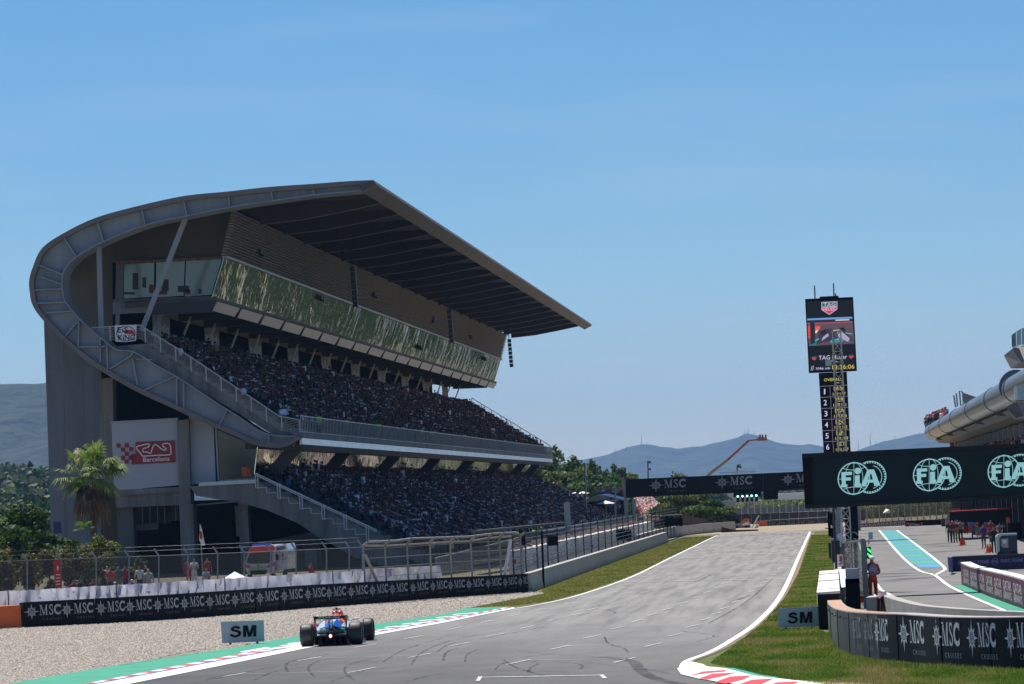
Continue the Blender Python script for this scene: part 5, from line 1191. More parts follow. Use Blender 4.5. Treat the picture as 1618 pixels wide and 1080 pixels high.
q = MB(); q.prism([P(316, 827, 269.9), P(319.5, 838, 269.9), P(324, 861, 269.9), P(319, 862, 269.9), P(314.5, 852, 269.9)], (0, .03, 0)); c = q.build('flag_cloth', MAT['white'], FG)
q = MB(); q.prism([P(315, 838, 269.8), P(318.5, 840, 269.8), P(320, 846, 269.8), P(319.5, 852, 269.8), P(315.6, 850, 269.8)], (0, .01, 0)); q.build('red_cross', MAT['red'], c)
# blue banner strip at the wall corner
q = MB(); q.prism([P(84, 824, 300), P(96, 824, 300), P(97.5, 842, 300), P(85, 843, 300)], (0, .1, 0)); tag(q.build('blue_banner', mat('navy', (.02, .03, .12), .6)), 'small dark blue banner on the grey end wall behind the tree', 'banner')
# ================================================================== trees and plants
R7 = np.random.default_rng(23)
def leaf_cloud(clumps, n, size, cols, flat=.0, seed=0):
    """clumps: (cx,cy,cz, rx,ry,rz); leaf quads on and in the clumps"""
    r = np.random.default_rng(seed); cl = np.array(clumps, float); wts = (cl[:, 3]*cl[:, 4]*cl[:, 5])**.67; idx = r.choice(len(cl), n, p=wts/wts.sum())
    d = r.normal(size=(n, 3)); d /= np.linalg.norm(d, axis=1)[:, None]; rad = r.uniform(.55, 1.08, n)**.8
    c = cl[idx, :3]+d*cl[idx, 3:]*rad[:, None]
    a = r.normal(size=(n, 3)); a /= np.linalg.norm(a, axis=1)[:, None]; b = np.cross(a, d); b /= np.linalg.norm(b, axis=1)[:, None]+1e-9
    s = size*r.uniform(.6, 1.4, n)[:, None]; a, b = a*s, b*s*.6
    V = np.stack([c-a, c-b, c+a, c+b], 1).reshape(-1, 3); F = np.arange(4*n).reshape(-1, 4)
    cc = np.array(cols, float); k = r.integers(len(cc), size=n); clt = r.uniform(.75, 1.25, len(cl))[idx]
    C = cc[k]*(r.uniform(.75, 1.25, n)*clt)[:, None]; return V, F, np.repeat(C, 4, 0)
def tree(name, label, cat, base, H, W, kind='round', n=2500, leaf=.22, cols=None, group=None, trunk=.35, seed=1, low=.25):
    base = Vector(base); r = random.Random(seed); t = thing(name, label, cat, tuple(base), group); cl = []
    if kind == 'round':
        for i in range(16): a = r.uniform(0, 2*PI); q = r.uniform(0, .36)*W; z = H*(low+.12+(1-low-.22)*r.random()); k = 1-abs((z/H-.62))*1.0; cl.append((base.x+q*math.cos(a)*k*1.25, base.y+q*math.sin(a)*k*1.25, base.z+z, W*r.uniform(.13, .24), W*r.uniform(.13, .24), H*r.uniform(.08, .15)))
    elif kind == 'column':
        for i in range(20): i = i % 12; z = H*(low+(1-low)*.93*i/11); k = (1-(i/11)**3)*.85+.25; cl.append((base.x+r.uniform(-.42, .42)*W*k, base.y+r.uniform(-.3, .3)*W*k, base.z+z*r.uniform(.9, 1.02), W*.3*k, W*.3*k, H*.1))
    elif kind == 'bush':
        for i in range(14): a = r.uniform(0, 2*PI); q = r.uniform(0, .42)*W; z = H*r.uniform(.12, .85); cl.append((base.x+q*math.cos(a)*(1.1-z/H*.6), base.y+q*math.sin(a), base.z+z, W*r.uniform(.12, .2), W*r.uniform(.12, .2), H*r.uniform(.12, .2)))
    V, F, C = leaf_cloud(cl, n, leaf, cols, seed=seed); o = link('crown', fast_mesh('crown', V, F, MAT['foliage'], C)); o['kind'] = 'stuff'; parent_to(o, t)
    q = MB(); top = base+Vector((r.uniform(-.1, .1)*W, 0, H*.62)); tr = trunk*H*.055; q.tube(base, base.lerp(top, .5), tr, 7, tr*.75); q.tube(base.lerp(top, .5), top, tr*.75, 7, tr*.35)
    for c in cl[::2]: q.tube(base.lerp(top, r.uniform(.35, .8)), c[:3], tr*.35, 5, tr*.12)
    q.build('trunk', mat('bark', (.10, .075, .05), .95, noise=.3, nscale=3), t); return t
GRN = [(.035, .075, .015), (.055, .105, .02), (.08, .14, .03), (.02, .045, .012), (.12, .17, .05)]
OLV = [(.08, .11, .025), (.13, .15, .04), (.04, .065, .018), (.18, .19, .06)]
PIN = [(.015, .035, .012), (.03, .055, .016), (.05, .075, .022)]
def gp(px, py): return G(px, py)
def atY(px, Y, z=0): return GY(px, Y, z)
# left group beside the stand
tree('broadleaf_tree', 'dense bright green broadleaf tree at the left edge beside the grey end wall', 'tree', atY(52, 268), 5.7, 5.6, n=9000, leaf=.13, cols=GRN, seed=3, low=.08)
tree('broadleaf_tree', 'lower green tree spreading at the very left edge of the picture', 'tree', atY(6, 262), 4.4, 4.4, n=5000, leaf=.13, cols=GRN, seed=5, low=.05)
tree('broadleaf_tree', 'small green tree leaning against the foot of the grey end wall', 'tree', atY(96, 272), 3.9, 2.6, n=3200, leaf=.13, cols=GRN, seed=8, low=.1)
YEL = GRN[:3]+[(.30, .20, .02), (.14, .10, .035), (.16, .17, .03)]
tree('flowering_shrub', 'round shrub with yellow leaves and flowers under the palm', 'shrub', atY(170, 272), 3.9, 3.9, 'bush', n=5200, leaf=.10, cols=YEL, seed=9, low=.1)
tree('flowering_shrub', 'small pale green shrub between the palm and the dark undercroft', 'shrub', atY(222, 274), 2.2, 1.3, 'bush', n=900, leaf=.09, cols=GRN[2:]+[(.2, .2, .08)], seed=10)
HED = [(.10, .10, .035), (.16, .12, .05), (.06, .07, .02), (.20, .15, .08), (.05, .05, .02)]
for i, x in enumerate([-30, 8, 45, 80, 112, 140, 172, 205]):
    tree('oleander_bush', ['brown green bush behind the fence at the left edge', 'brown green bush behind the second fence post', 'brown green bush left of the red direction sign', 'brown green bush behind the red direction sign', 'brown green bush right of the red direction sign',
          'brown green bush behind the fourth fence post', 'brown green bush behind the first group of people', 'brown green bush right of the people at the fence'][i], 'bush', atY(x, 256+i % 3), [3.1, 2.9, 2.7, 2.9, 3.0, 2.5, 2.4, 1.7][i], 2.2, 'bush', n=1500, leaf=.09, cols=HED, seed=30+i, group='bushes behind the mesh fence')
# fan palm
PB = atY(152, 284); PT = thing('fan_palm', 'shaggy fan palm with a skirt of dead fronds before the grey end wall', 'palm', tuple(PB)); cz = P(152, 752, 284).z
q = MB(); 
for i in range(9): z0_, z1_ = cz*i/9, cz*(i+1)/9; q.tube((PB.x, PB.y, z0_), (PB.x, PB.y, z1_), .24, 9, .20)
q.build('trunk', MAT['bark'], PT)
def frond(az, el, L_, R_, droop, rr, col, V, F, C, hx=0.):
    d = Vector((math.cos(az)*math.cos(el), math.sin(az)*math.cos(el), math.sin(el))); c0 = Vector((PB.x, PB.y, cz)); side = Vector((-math.sin(az), math.cos(az), 0)); up = side.cross(d)*-1
    hub = c0+d*L_; b = len(V); V += [tuple(c0-side*.02), tuple(c0+side*.02), tuple(hub+side*.02), tuple(hub-side*.02)]; F.append((b, b+1, b+2, b+3)); C += [col]*4
    n = 17
    for i in range(n):
        a = (i/(n-1)-.5)*2*1.75; dd = (d*math.cos(a)+side*math.sin(a)).normalized(); ln = R_*(.75+.25*math.cos(a))*rr.uniform(.85, 1.1); w_ = .05*R_
        p1 = hub+dd*ln*.55; p2 = hub+dd*ln+Vector((0, 0, -droop*ln*rr.uniform(.6, 1.2))); s2 = dd.cross(up).normalized()*w_; f = rr.uniform(.75, 1.3); cc = tuple(min(.7, k*f) for k in col)
        b = len(V); V += [tuple(hub), tuple(p1+s2), tuple(p2), tuple(p1-s2)]; F.append((b, b+1, b+2, b+3)); C += [cc]*4
rr = random.Random(4)
for nm, lst in (('living_fronds', [(rr.uniform(0, 2*PI), rr.uniform(-.55, 1.35), rr.uniform(.9, 1.75), rr.uniform(1.0, 1.3), rr.uniform(.25, .7), rr.choice([(.08, .14, .025), (.13, .19, .045), (.19, .23, .08), (.10, .15, .04), (.30, .30, .16)])) for _ in range(52)]),
                ('dead_fronds', [(rr.uniform(0, 2*PI), rr.uniform(-1.45, -.75), rr.uniform(.5, 1.9), rr.uniform(.8, 1.1), rr.uniform(.7, 1.3), rr.choice([(.11, .065, .035), (.16, .10, .055), (.07, .045, .03), (.22, .14, .06)])) for _ in range(44)])):
    V, F, C = [], [], []
    for a in lst: frond(*a[:5], rr, a[5], V, F, C)
    o = link(nm, fast_mesh(nm, np.array(V), np.array(F), MAT['foliage'], np.array(C))); o['kind'] = 'stuff'; parent_to(o, PT)
V, F, C = [], [], []
for i in range(10):
    PBx = PB; a = rr.uniform(0, 2*PI)
    c0 = P(128, 832, 280); 
# low palm tuft beside the shrub
PB_, cz_ = PB, cz; PB = atY(133, 276); cz = P(133, 838, 276).z
for i in range(9): frond(rr.uniform(0, 2*PI), rr.uniform(.1, .9), .5, .55, .3, rr, (.07, .12, .03), V, F, C)
o = link('young_palm', fast_mesh('young_palm', np.array(V), np.array(F), MAT['foliage'], np.array(C))); tag(o, 'young fan palm beside the yellow shrub at the foot of the wall', 'palm'); 
# wooded slope and tree line at the far left
V, F, C = [], [], []
def wood(name, pts, Yr, dY, n, hgt, leaf, cols, seed, z0=0., wd=(.45, .45)):
    r = np.random.default_rng(seed); cl = []
    for i in range(n):
        px = r.uniform(pts[0][0], pts[-1][0]); Y = Yr+r.uniform(0, dY); top = P(px, float(np.interp(px, [p[0] for p in pts], [p[1] for p in pts]))+r.uniform(0, 3), Yr); h = hgt*r.uniform(.7, 1.15)
        cl.append((top.x*Y/Yr, Y, top.z*(Y/Yr)**.3-h*.5, h*wd[0], h*wd[1], h*.5))
    V, F, C = leaf_cloud(cl, n*260, leaf*.5, cols, seed=seed); o = link(name, fast_mesh(name, V, F, MAT['foliage'], C)); return tag(o, kind='stuff')
w1 = wood('wooded_hillside', [(-160, 735), (0, 728), (40, 733), (90, 740), (140, 745)], 1300, 500, 260, 17, 2.6, PIN, 41); w1['label'] = 'dark wooded rise between the hill and the left trees'; 
w1c = wood('wooded_hillside', [(-160, 768), (0, 770), (90, 774), (140, 778)], 1000, 120, 220, 14, 2.2, PIN, 45)
w1b = wood('wooded_hillside', [(-160, 752), (0, 752), (90, 758), (140, 760)], 1150, 150, 200, 16, 2.6, PIN, 43)
w2_ = wood('pine_wood', [(-120, 796), (0, 792), (30, 800), (60, 805), (90, 800), (130, 810)], 640, 120, 120, 11, 1.1, PIN, 42)
w3_ = wood('pine_wood', [(-120, 818), (0, 818), (90, 825), (130, 830)], 560, 60, 160, 10, 1.0, PIN, 44)
q = MB(); V = []; xs_ = np.linspace(-300, 200, 26)
for j, (Y, kz) in enumerate(((900, 0), (1150, .7), (1300, .93), (1900, .95))):
    for x in xs_: t_ = P(x, 752, 1300); V.append((t_.x*Y/1300, Y, max(-.1, t_.z*kz)))
me = fast_mesh('wooded_rise', np.array(V), np.array([(j*26+i, j*26+i+1, (j+1)*26+i+1, (j+1)*26+i) for j in range(3) for i in range(25)]), MAT['hill_forest']); link('wooded_rise', me, kind='structure')
q = MB(); q.prism([P(2, 765, 1100), P(9, 764, 1100), P(13, 778, 1100), P(6, 780, 1100)], (0, 2, 0)); tag(q.build('quarry_scar', mat('bare_earth', (.45, .28, .2), .95)), kind='structure')
# trees beyond the stand
k = 0
for (x, top, W_, knd, Y, lab) in [(852, 716, 8.5, 'column', 690, 'leftmost tall green tree just past the end of the grandstand'), (872, 709, 9.5, 'column', 700, 'second tall green tree past the end of the grandstand'), (890, 706, 10, 'column', 720, 'tallest green tree past the end of the grandstand'),
      (912, 713, 10, 'column', 700, 'fourth tall green tree past the end of the grandstand'), (930, 722, 9, 'column', 690, 'fifth green tree past the end of the grandstand'), (943, 738, 7, 'column', 680, 'rightmost green tree of the clump past the grandstand'),
      (880, 745, 8, 'round', 660, 'low round green tree in front of the tall clump'), (917, 755, 7, 'round', 655, 'low round green tree above the white tents'), (860, 750, 7, 'round', 650, 'low dark green tree touching the grandstand end'),
      (962, 740, 6.2, 'column', 740, 'left one of two slim poplars near the gantry'), (980, 728, 6.5, 'column', 760, 'right one of two slim poplars near the gantry'), (968, 752, 5, 'round', 745, 'low tree between the two slim poplars'),
      (1080, 742, 5.2, 'round', 560, 'round olive green tree showing above the black gantry'), (1066, 778, 6, 'round', 520, 'bushy green tree right of the sunlit crowd under the gantry'), (1095, 775, 6.5, 'round', 515, 'large bushy green tree in the middle under the gantry'),
      (1122, 786, 5, 'round', 505, 'bushy green tree near the far access road'), (1143, 802, 3.6, 'round', 500, 'small green tree farthest right under the gantry'), (1110, 800, 4.5, 'round', 495, 'low green tree in front of the bushy trees under the gantry')]:
    b = atY(x, Y); H = P(x, top, Y).z; k += 1
    tree('poplar_tree' if knd == 'column' else 'broadleaf_tree', lab, 'tree', b, H, W_, knd, n=8500 if H > 9 else 4500, leaf=.30 if Y > 600 else .20, cols=(OLV if k % 2 else GRN), seed=60+k, group='trees beyond the grandstand', low=.05)
fw = wood('far_treeline', [(1150, 796), (1215, 786), (1260, 784), (1330, 782), (1400, 786), (1500, 790)], 760, 90, 150, 7, .8, OLV, 47); 
fw3 = wood('far_hedge', [(1335, 800), (1400, 796), (1500, 788)], 520, 50, 110, 3.4, .35, OLV+GRN[:2], 49)
fw2 = wood('far_treeline', [(925, 760), (990, 758), (1060, 762), (1150, 772), (1340, 770), (1460, 766)], 1400, 200, 160, 10, 1.5, PIN, 48)
# added trees out of view, there so the stand's mirror glass reflects green
for i in range(26):
    X = 18+R7.uniform(0, 42); Y = 640+R7.uniform(0, 380)
    if i < 26: pass
cl = [((.008+R7.uniform(0, .045))*Y_, Y_, R7.uniform(.5, 5.0), 6, 6, 2.6) for Y_ in R7.uniform(680, 1650, 620)]
V, F, C = leaf_cloud(cl, 120000, .8, PIN+GRN[:2], seed=77); tag(link('reflection_trees', fast_mesh('reflection_trees', V, F, MAT['foliage'], C)), kind='stuff')
# short grass and gravel stones near the camera
def in_poly(x, y, poly):
    c = np.zeros(len(x), bool); n = len(poly); j = n-1
    for i in range(n):
        xi, yi, xj, yj = poly[i][0], poly[i][1], poly[j][0], poly[j][1]; m_ = ((yi > y) != (yj > y)) & (x < (xj-xi)*(y-yi)/(yj-yi+1e-12)+xi); c ^= m_; j = i
    return c
def blades(name, poly, n, h, cols, seed, wd=.012):
    r = np.random.default_rng(seed); P_ = np.array([(p[0], p[1]) for p in poly]); x = r.uniform(P_[:, 0].min(), P_[:, 0].max(), n*3); u = r.random(n*3); ymin, ymax = P_[:, 1].min(), P_[:, 1].max()
    y = 1/((1/ymin)+(1/ymax-1/ymin)*u); m_ = in_poly(x, y, P_); x, y = x[m_][:n], y[m_][:n]; n = len(x); a = r.uniform(0, PI, n)
    pn = np.array([mnoise.noise(Vector((x[i]*.7, y[i]*.25, 0))) for i in range(n)]); hh = h*r.uniform(.4, 1.2, n)*(1+.7*pn); w_ = wd*r.uniform(.6, 1.6, n)*(y/100)
    dx, dy = np.cos(a)*w_, np.sin(a)*w_; V = np.stack([np.column_stack((x-dx, y-dy, np.zeros(n))), np.column_stack((x+dx, y+dy, np.zeros(n))), np.column_stack((x+r.uniform(-.02, .02, n), y+r.uniform(-.02, .02, n), hh))], 1).reshape(-1, 3)
    cc = np.array(cols); k_ = np.clip(((pn+.5)*len(cc)+r.normal(0, .9, n)).astype(int), 0, len(cc)-1); C = np.repeat(cc[k_]*r.uniform(.8, 1.2, n)[:, None], 3, 0)
    return tag(link(name, fast_mesh(name, V, np.arange(3*n).reshape(-1, 3), MAT['blades'], C)), kind='stuff')
GR = [(.07, .13, .022), (.09, .155, .028), (.12, .18, .035), (.15, .20, .05), (.21, .20, .08), (.26, .22, .11)]
gpoly = [Vector(w2(p)) for p in Gs([(1170, 1012), (1205, 985), (1240, 945), (1262, 905), (1282, 845), (1316, 845), (1318, 905), (1300, 905), (1290, 940), (1294, 995), (1313, 1003), (1326, 1026), (1348, 1037), (1392, 1044), (1453, 1050), (1618, 1059), (1640, 1090), (1300, 1082), (1200, 1067), (1155, 1055), (1122, 1048)])]
blades('short_grass', gpoly, 150000, .055, GR, 5)
blades('long_grass_tufts', [Vector(w2(p)) for p in Gs([(1308, 1000), (1322, 1028), (1348, 1040), (1392, 1047), (1453, 1053), (1618, 1062), (1618, 1066), (1440, 1058), (1360, 1050), (1325, 1040), (1296, 1010)])], 14000, .13, GR, 6, .012)
blades('verge_grass', [Vector(p) for p in [w2(G(745, 960)), w2(G(811, 957.5)), w2(G(867, 950)), w2(G(922, 936)), w2(G(1000, 908)), (-11.0, 409), (-13.9, 409), (-13.9, 208), w2(G(862, 938))]], 45000, .06, [(.16, .18, .05), (.22, .22, .08), (.28, .25, .12), (.13, .17, .04)], 8)
def stones(n, seed):
    r = np.random.default_rng(seed); P_ = np.array([(p[0], p[1]) for p in gv]); x = r.uniform(-40, -12, n*3); u = r.random(n*3); y = 1/((1/88)+(1/206-1/88)*u); m_ = in_poly(x, y, P_); x, y = x[m_][:n], y[m_][:n]; n = len(x)
    T = np.array([(1, 0, 0), (-.5, .87, 0), (-.5, -.87, 0), (0, 0, .8)]); F0 = np.array([(0, 1, 3), (1, 2, 3), (2, 0, 3)]); s = r.uniform(.012, .036, n)*(y/110)**.5; a = r.uniform(0, 2*PI, n); c, sn = np.cos(a), np.sin(a)
    V = np.empty((n, 4, 3)); 
    for i in range(4): V[:, i, 0] = x+(T[i, 0]*c-T[i, 1]*sn)*s; V[:, i, 1] = y+(T[i, 0]*sn+T[i, 1]*c)*s; V[:, i, 2] = T[i, 2]*s
    F = (F0[None]+4*np.arange(n)[:, None, None]).reshape(-1, 3); cc = np.array([(.36, .32, .27), (.24, .21, .18), (.46, .43, .38), (.14, .125, .11), (.31, .27, .22)])[r.integers(5, size=n)]
    return tag(link('gravel_stones', fast_mesh('gravel_stones', V.reshape(-1, 3), F, mat('stone_col', vcol=True, rough=.9), np.repeat(cc, 4, 0))), kind='stuff')
stones(120000, 9)
# ================================================================== pit side
mat('led_teal', (.02, .05, .05), .4, emit=(.30, .62, .66), es=.62)
mat('led_panel', (.005, .010, .012), .6, spec=.15, emit=(.006, .014, .018), es=.2)
mat('led_white', (.1, .1, .12), .5, emit=(.72, .66, .95), es=.6)
mat('led_yellow', (.1, .09, .01), .5, emit=(.80, .62, .12), es=.6)
mat('led_red', (.1, .01, .01), .5, emit=(.85, .07, .10), es=.55)
mat('led_dkgreen', (.01, .05, .03), .5, emit=(.01, .10, .08), es=.8)
mat('led_green', (.02, .2, .05), .5, emit=(.04, 1., .22), es=1.2)
mat('led_start', (.1, .3, .2), .5, emit=(.35, 1., .75), es=2.2)
mat('led_black', (.004, .004, .006), .4, emit=(.006, .006, .012), es=.3)
# --- overhead panel with three emblems
YF = 170.0
FG_ = thing('overhead_panel', 'long black overhead LED panel across the pit lane with pale blue emblems', 'panel', tuple(P(1290, 800, YF)))
tl, bl, tr_, br_ = P(1267, 716.5, YF), P(1272, 803.5, YF), P(1760, 693.5, YF), P(1760, 779.5, YF)
q = MB(); q.prism([tl, bl, br_, tr_], (0, .9, 0)); q.build('casing', MAT['black'], FG_)
q = MB(); q.prism([P(1267, 716.5, YF-.03), P(1760, 693.5, YF-.03), P(1760, 699, YF-.03), P(1284, 721.5, YF-.03), P(1267.4, 722, YF-.03)], (0, -.12, 0)); q.prism([P(1272, 798, YF-.03), P(1760, 775, YF-.03), P(1760, 779.5, YF-.03), P(1272, 803.5, YF-.03)], (0, -.12, 0)); q.build('frame', MAT['black_gloss'], FG_)
s_ = YF/7000
for k in range(11):
    xa, xb = 1284+k*32.2, 1284+(k+1)*32.2-.25; f = lambda x, dy: P(x, 721.5-(x-1284)*.0465+dy, YF-.01); q = MB(); q.prism([f(xa, .5), f(xb, .5), f(xb, 76.5), f(xa, 76.5)], (0, -.03, 0)); q.build('led_module', MAT['led_panel'], FG_)
def fia(cxp, cyp, par, Y, scl=25.7, m_='led_teal', g=1.0):
    sh = [ring(-.5, 0, .93, 1.0, 40), ring(.5, .03, .955, 1.0, 40)]
    for a in range(36): t = 2*PI*a/36; d = Vector((math.cos(t), math.sin(t))); n_ = Vector((-d.y, d.x))*.045; c = Vector((.5, .03)); 
    for a in range(36):
        t = 2*PI*a/36; p = Vector((.5+math.cos(t)*.93, .03+math.sin(t)*.93))
        if (p-Vector((-.5, 0))).length > 1.05: d = Vector((math.cos(t), math.sin(t))); n_ = Vector((-d.y, d.x))*.045; c = Vector((.5, .03)); sh.append(rects([[tuple(c+d*.87-n_), tuple(c+d*.956-n_), tuple(c+d*.956+n_), tuple(c+d*.87+n_)]]))
    sh[1] = ring(.5, .03, .955, 1.0, 32, math.radians(-118), math.radians(118)); sh.append(ring(.5, .03, .70, .74, 32, math.radians(-75), math.radians(75)))
    sh.append(rects([[(-.515, -1), (-.485, -1), (-.485, 1), (-.515, 1)], [(-1.5, -.02), (-1.25, -.02), (-1.25, .01), (-1.5, .01)]]))
    for w_ in (.55,):
        pts = [(-.5+w_*math.sin(PI*i/16), -math.cos(PI*i/16)) for i in range(17)]; sh.append(stroke2(pts, .035)); pts = [(-.5-w_*math.sin(PI*i/16), -math.cos(PI*i/16)) for i in range(17)]; sh.append(stroke2(pts, .035))
    sh.append(stroke2([(-1.18, .66), (-.9, .56), (-.5, .52), (-.1, .56), (.18, .66)], .035)); sh.append(stroke2([(-1.18, -.66), (-.9, -.56), (-.5, -.52), (-.1, -.56), (.18, -.66)], .035))
    a = merge2(*sh)
    F_ = rects([[(-1.26, .42), (-.62, .42), (-.62, .22), (-1.0, .22), (-1.0, .08), (-1.26, .08)], [(-1.26, .08), (-.68, .08), (-.68, -.11), (-1.26, -.11)], [(-1.24, -.11), (-1.0, -.11), (-1.0, -.34), (-.9, -.34), (-.9, -.52), (-1.3, -.52), (-1.3, -.34), (-1.24, -.34)]])
    I_ = merge2(ring(-.26, .45, 0, .2, 16), rects([[(-.44, .18), (-.14, .18), (-.14, -.32), (-.44, -.32)], [(-.46, -.32), (-.06, -.32), (-.06, -.52), (-.46, -.52)]]))
    A_ = rects([[(.34, .50), (.52, .50), (.26, -.52), (-.02, -.52), (0, -.34)], [(.52, .50), (.74, .50), (1.06, -.34), (1.14, -.52), (.76, -.52)], [(.30, -.12), (.80, -.12), (.84, -.30), (.24, -.30)], [(.42, .50), (.60, .50), (.56, .2), (.50, .2)]])
    b = merge2(F_, I_, A_)
    for nm, shp, dd in (('emblem_rings', a, .0), ('emblem_letters', b, .012)):
        print_on(nm, shp, lambda u, v: P(cxp+u*scl, cyp-(v*scl+u*scl*.0465)*1.0, Y-.05-dd), MAT[m_], par)
for cx_ in (1362, 1481, 1599): fia(cx_, 755-(cx_-1362)*.0475, FG_, YF)
# lattice mast
YT = 178.0
TT = thing('lattice_mast', 'slim galvanised lattice mast rising in front of the tall scoreboard', 'mast', (P(1345, 900, YT).x, YT, 0))
xa, xb = P(1331.5, 850, YT).x, P(1344.5, 850, YT).x; ztop = P(1319, 521, YT).z; q = MB(); ch = []
for (x, y) in ((xa, 0), (xb, 0), (xa, .35), (xb, .35)): q = MB(); q.tube((x, YT+y, 0), (x, YT+y, ztop), .032, 6); q.build('chord', MAT['galvanised'], TT)
nbr = int(ztop/.42); br2 = MB(); br2.tube((xa, 0, 0), (xb, 0, .42), .016, 4); br2.tube((xb, 0, 0), (xa, 0, .42), .016, 4); br2.tube((xa, 0, .42), (xb, 0, .42), .016, 4); br2.tube((xa, 0, 0), (xa, .35, .42), .014, 4); br2.tube((xb, 0, 0), (xb, .35, .42), .014, 4); bm_ = br2.mesh('bracing', MAT['galvanised'])
for k in range(nbr):
    for y in (0, .35): o = link('bracing', bm_, TT); o.location = (0, YT+y, k*.42); o.scale = (1, 1 if y == 0 else -1, 1)
q = MB(); q.box(((xa+xb)/2, YT+.17, ztop-.05), (.46, .46, .06)); q.bar((xa-.03, YT-.05, ztop-1.9), (xa-.03, YT-.05, ztop-.6), .03, .03, up=(0, 1, 0)); q.bar((xb+.03, YT-.05, ztop-1.6), (xb+.03, YT-.05, ztop-.9), .03, .03, up=(0, 1, 0)); q.build('top_frame', mat('lattice_yellow', (.45, .40, .12), .5), TT)
for k in range(3): pass
q = MB(); c = P(1309, 573, YT-.2); q.box(c, (.24, .2, .24)); q.bar(c, Vector((xa, YT, c.z+.1)), .04, .04); q.build('camera_box', MAT['galvanised'], TT)
# --- scoreboard tower
YS_ = 330.0
SB = thing('scoreboard_tower', 'tall black scoreboard pylon with video screen, clock and six lit position rows', 'scoreboard', (P(1345, 862, YS_).x, YS_, 0))
def sp(x, y, d=0): return P(x, y, YS_-d)
q = MB(); q.prism([sp(1272, 472), sp(1348, 468.8), sp(1354, 585), sp(1278, 588.5)], (0, 1.6, 0)); q.build('screen_case', MAT['black'], SB)
q = MB(); q.prism([sp(1293.5, 589), sp(1338, 587), sp(1344.5, 720), sp(1302, 722)], (0, 1.2, 0)); q.build('column_case', MAT['black'], SB)
q = MB(); q.prism([sp(1330, 718), sp(1351, 717), sp(1357.5, 866), sp(1337, 867)], (0, 1.2, 0)); q.build('column_base', MAT['black'], SB)
q = MB(); q.prism([sp(1274, 476, .05), sp(1346.5, 472.8, .05), sp(1352, 583, .05), sp(1279.8, 586.4, .05)], (0, -.04, 0)); q.build('screen_face', MAT['led_black'], SB)
for x, y0, y1 in ((1287, 451, 472), (1317, 447, 470.5), (1320, 463, 470)): q = MB(); q.tube(sp(x, y0), sp(x+.8, y1), .05, 5); q.build('antenna', MAT['steel_dark'], SB)
q = MB(); q.box(sp(1310, 471), (1.4, .6, .3)); q.build('top_housing', MAT['black'], SB)
D = .13
def on(x, y, d=D): return P(x, y-(x-1310)*.042, YS_-d)
def onp(pts, m_, nm, par=SB, d=D): q = MB(); q.prism([on(x, y, d) for x, y in pts], (0, -.02, 0)); return q.build(nm, m_, par)
onp([(1298, 476.5), (1323, 476.5), (1323, 488.8), (1310.5, 497), (1298, 488.8)], MAT['led_white'], 'shield_border'); onp([(1299, 477.5), (1322, 477.5), (1322, 484), (1299, 484)], MAT['led_dkgreen'], 'shield_top', d=D+.05)
onp([(1299, 485), (1322, 485), (1322, 488.5), (1310.5, 495.8), (1299, 488.5)], MAT['led_red'], 'shield_bottom', d=D+.05)
def led_text(s, x, y, wpx, hpx, m_, nm='lettering', lean=0, b=.008, dy=.042):
    t = text2d(s, b); print_on(nm, (t[0], t[1]), lambda u, v: P(x+u*wpx/t[2], y-v*hpx-(u*wpx/t[2]+x-1310)*dy, YS_-D-.12), MAT[m_], SB)
led_text('TAG', 1310.5, 483.6, 19, 5.6, 'led_white'); led_text('HEUER', 1310.5, 490.5, 20, 5.0, 'led_white')
led_text('TAG Heuer', 1316, 567.5, 45, 6.5, 'led_white'); led_text('1046 mb', 1300.5, 583, 22, 3.8, 'led_white'); led_text('13:36:06', 1332.5, 583.6, 35, 6.8, 'led_yellow'); led_text('//', 1283.5, 584, 5, 7.5, 'led_white')
for x in (1286.5, 1345): onp([(x-3.6, 561.5), (x+3.6, 561.5), (x+3.6, 563.5), (x-3.6, 563.5)], MAT['led_dkgreen'], 'small_shield'); onp([(x-3.6, 563.8), (x+3.6, 563.8), (x+3.6, 565.6), (x, 568), (x-3.6, 565.6)], MAT['led_red'], 'small_shield')
def em(nm, c, s=.8): return mat(nm, tuple(k*.3 for k in c), .5, emit=c, es=s)
onp([(1275.5, 503), (1347, 503), (1350, 545), (1278, 545)], em('scr_track', (.10, .065, .08)), 'video_picture')
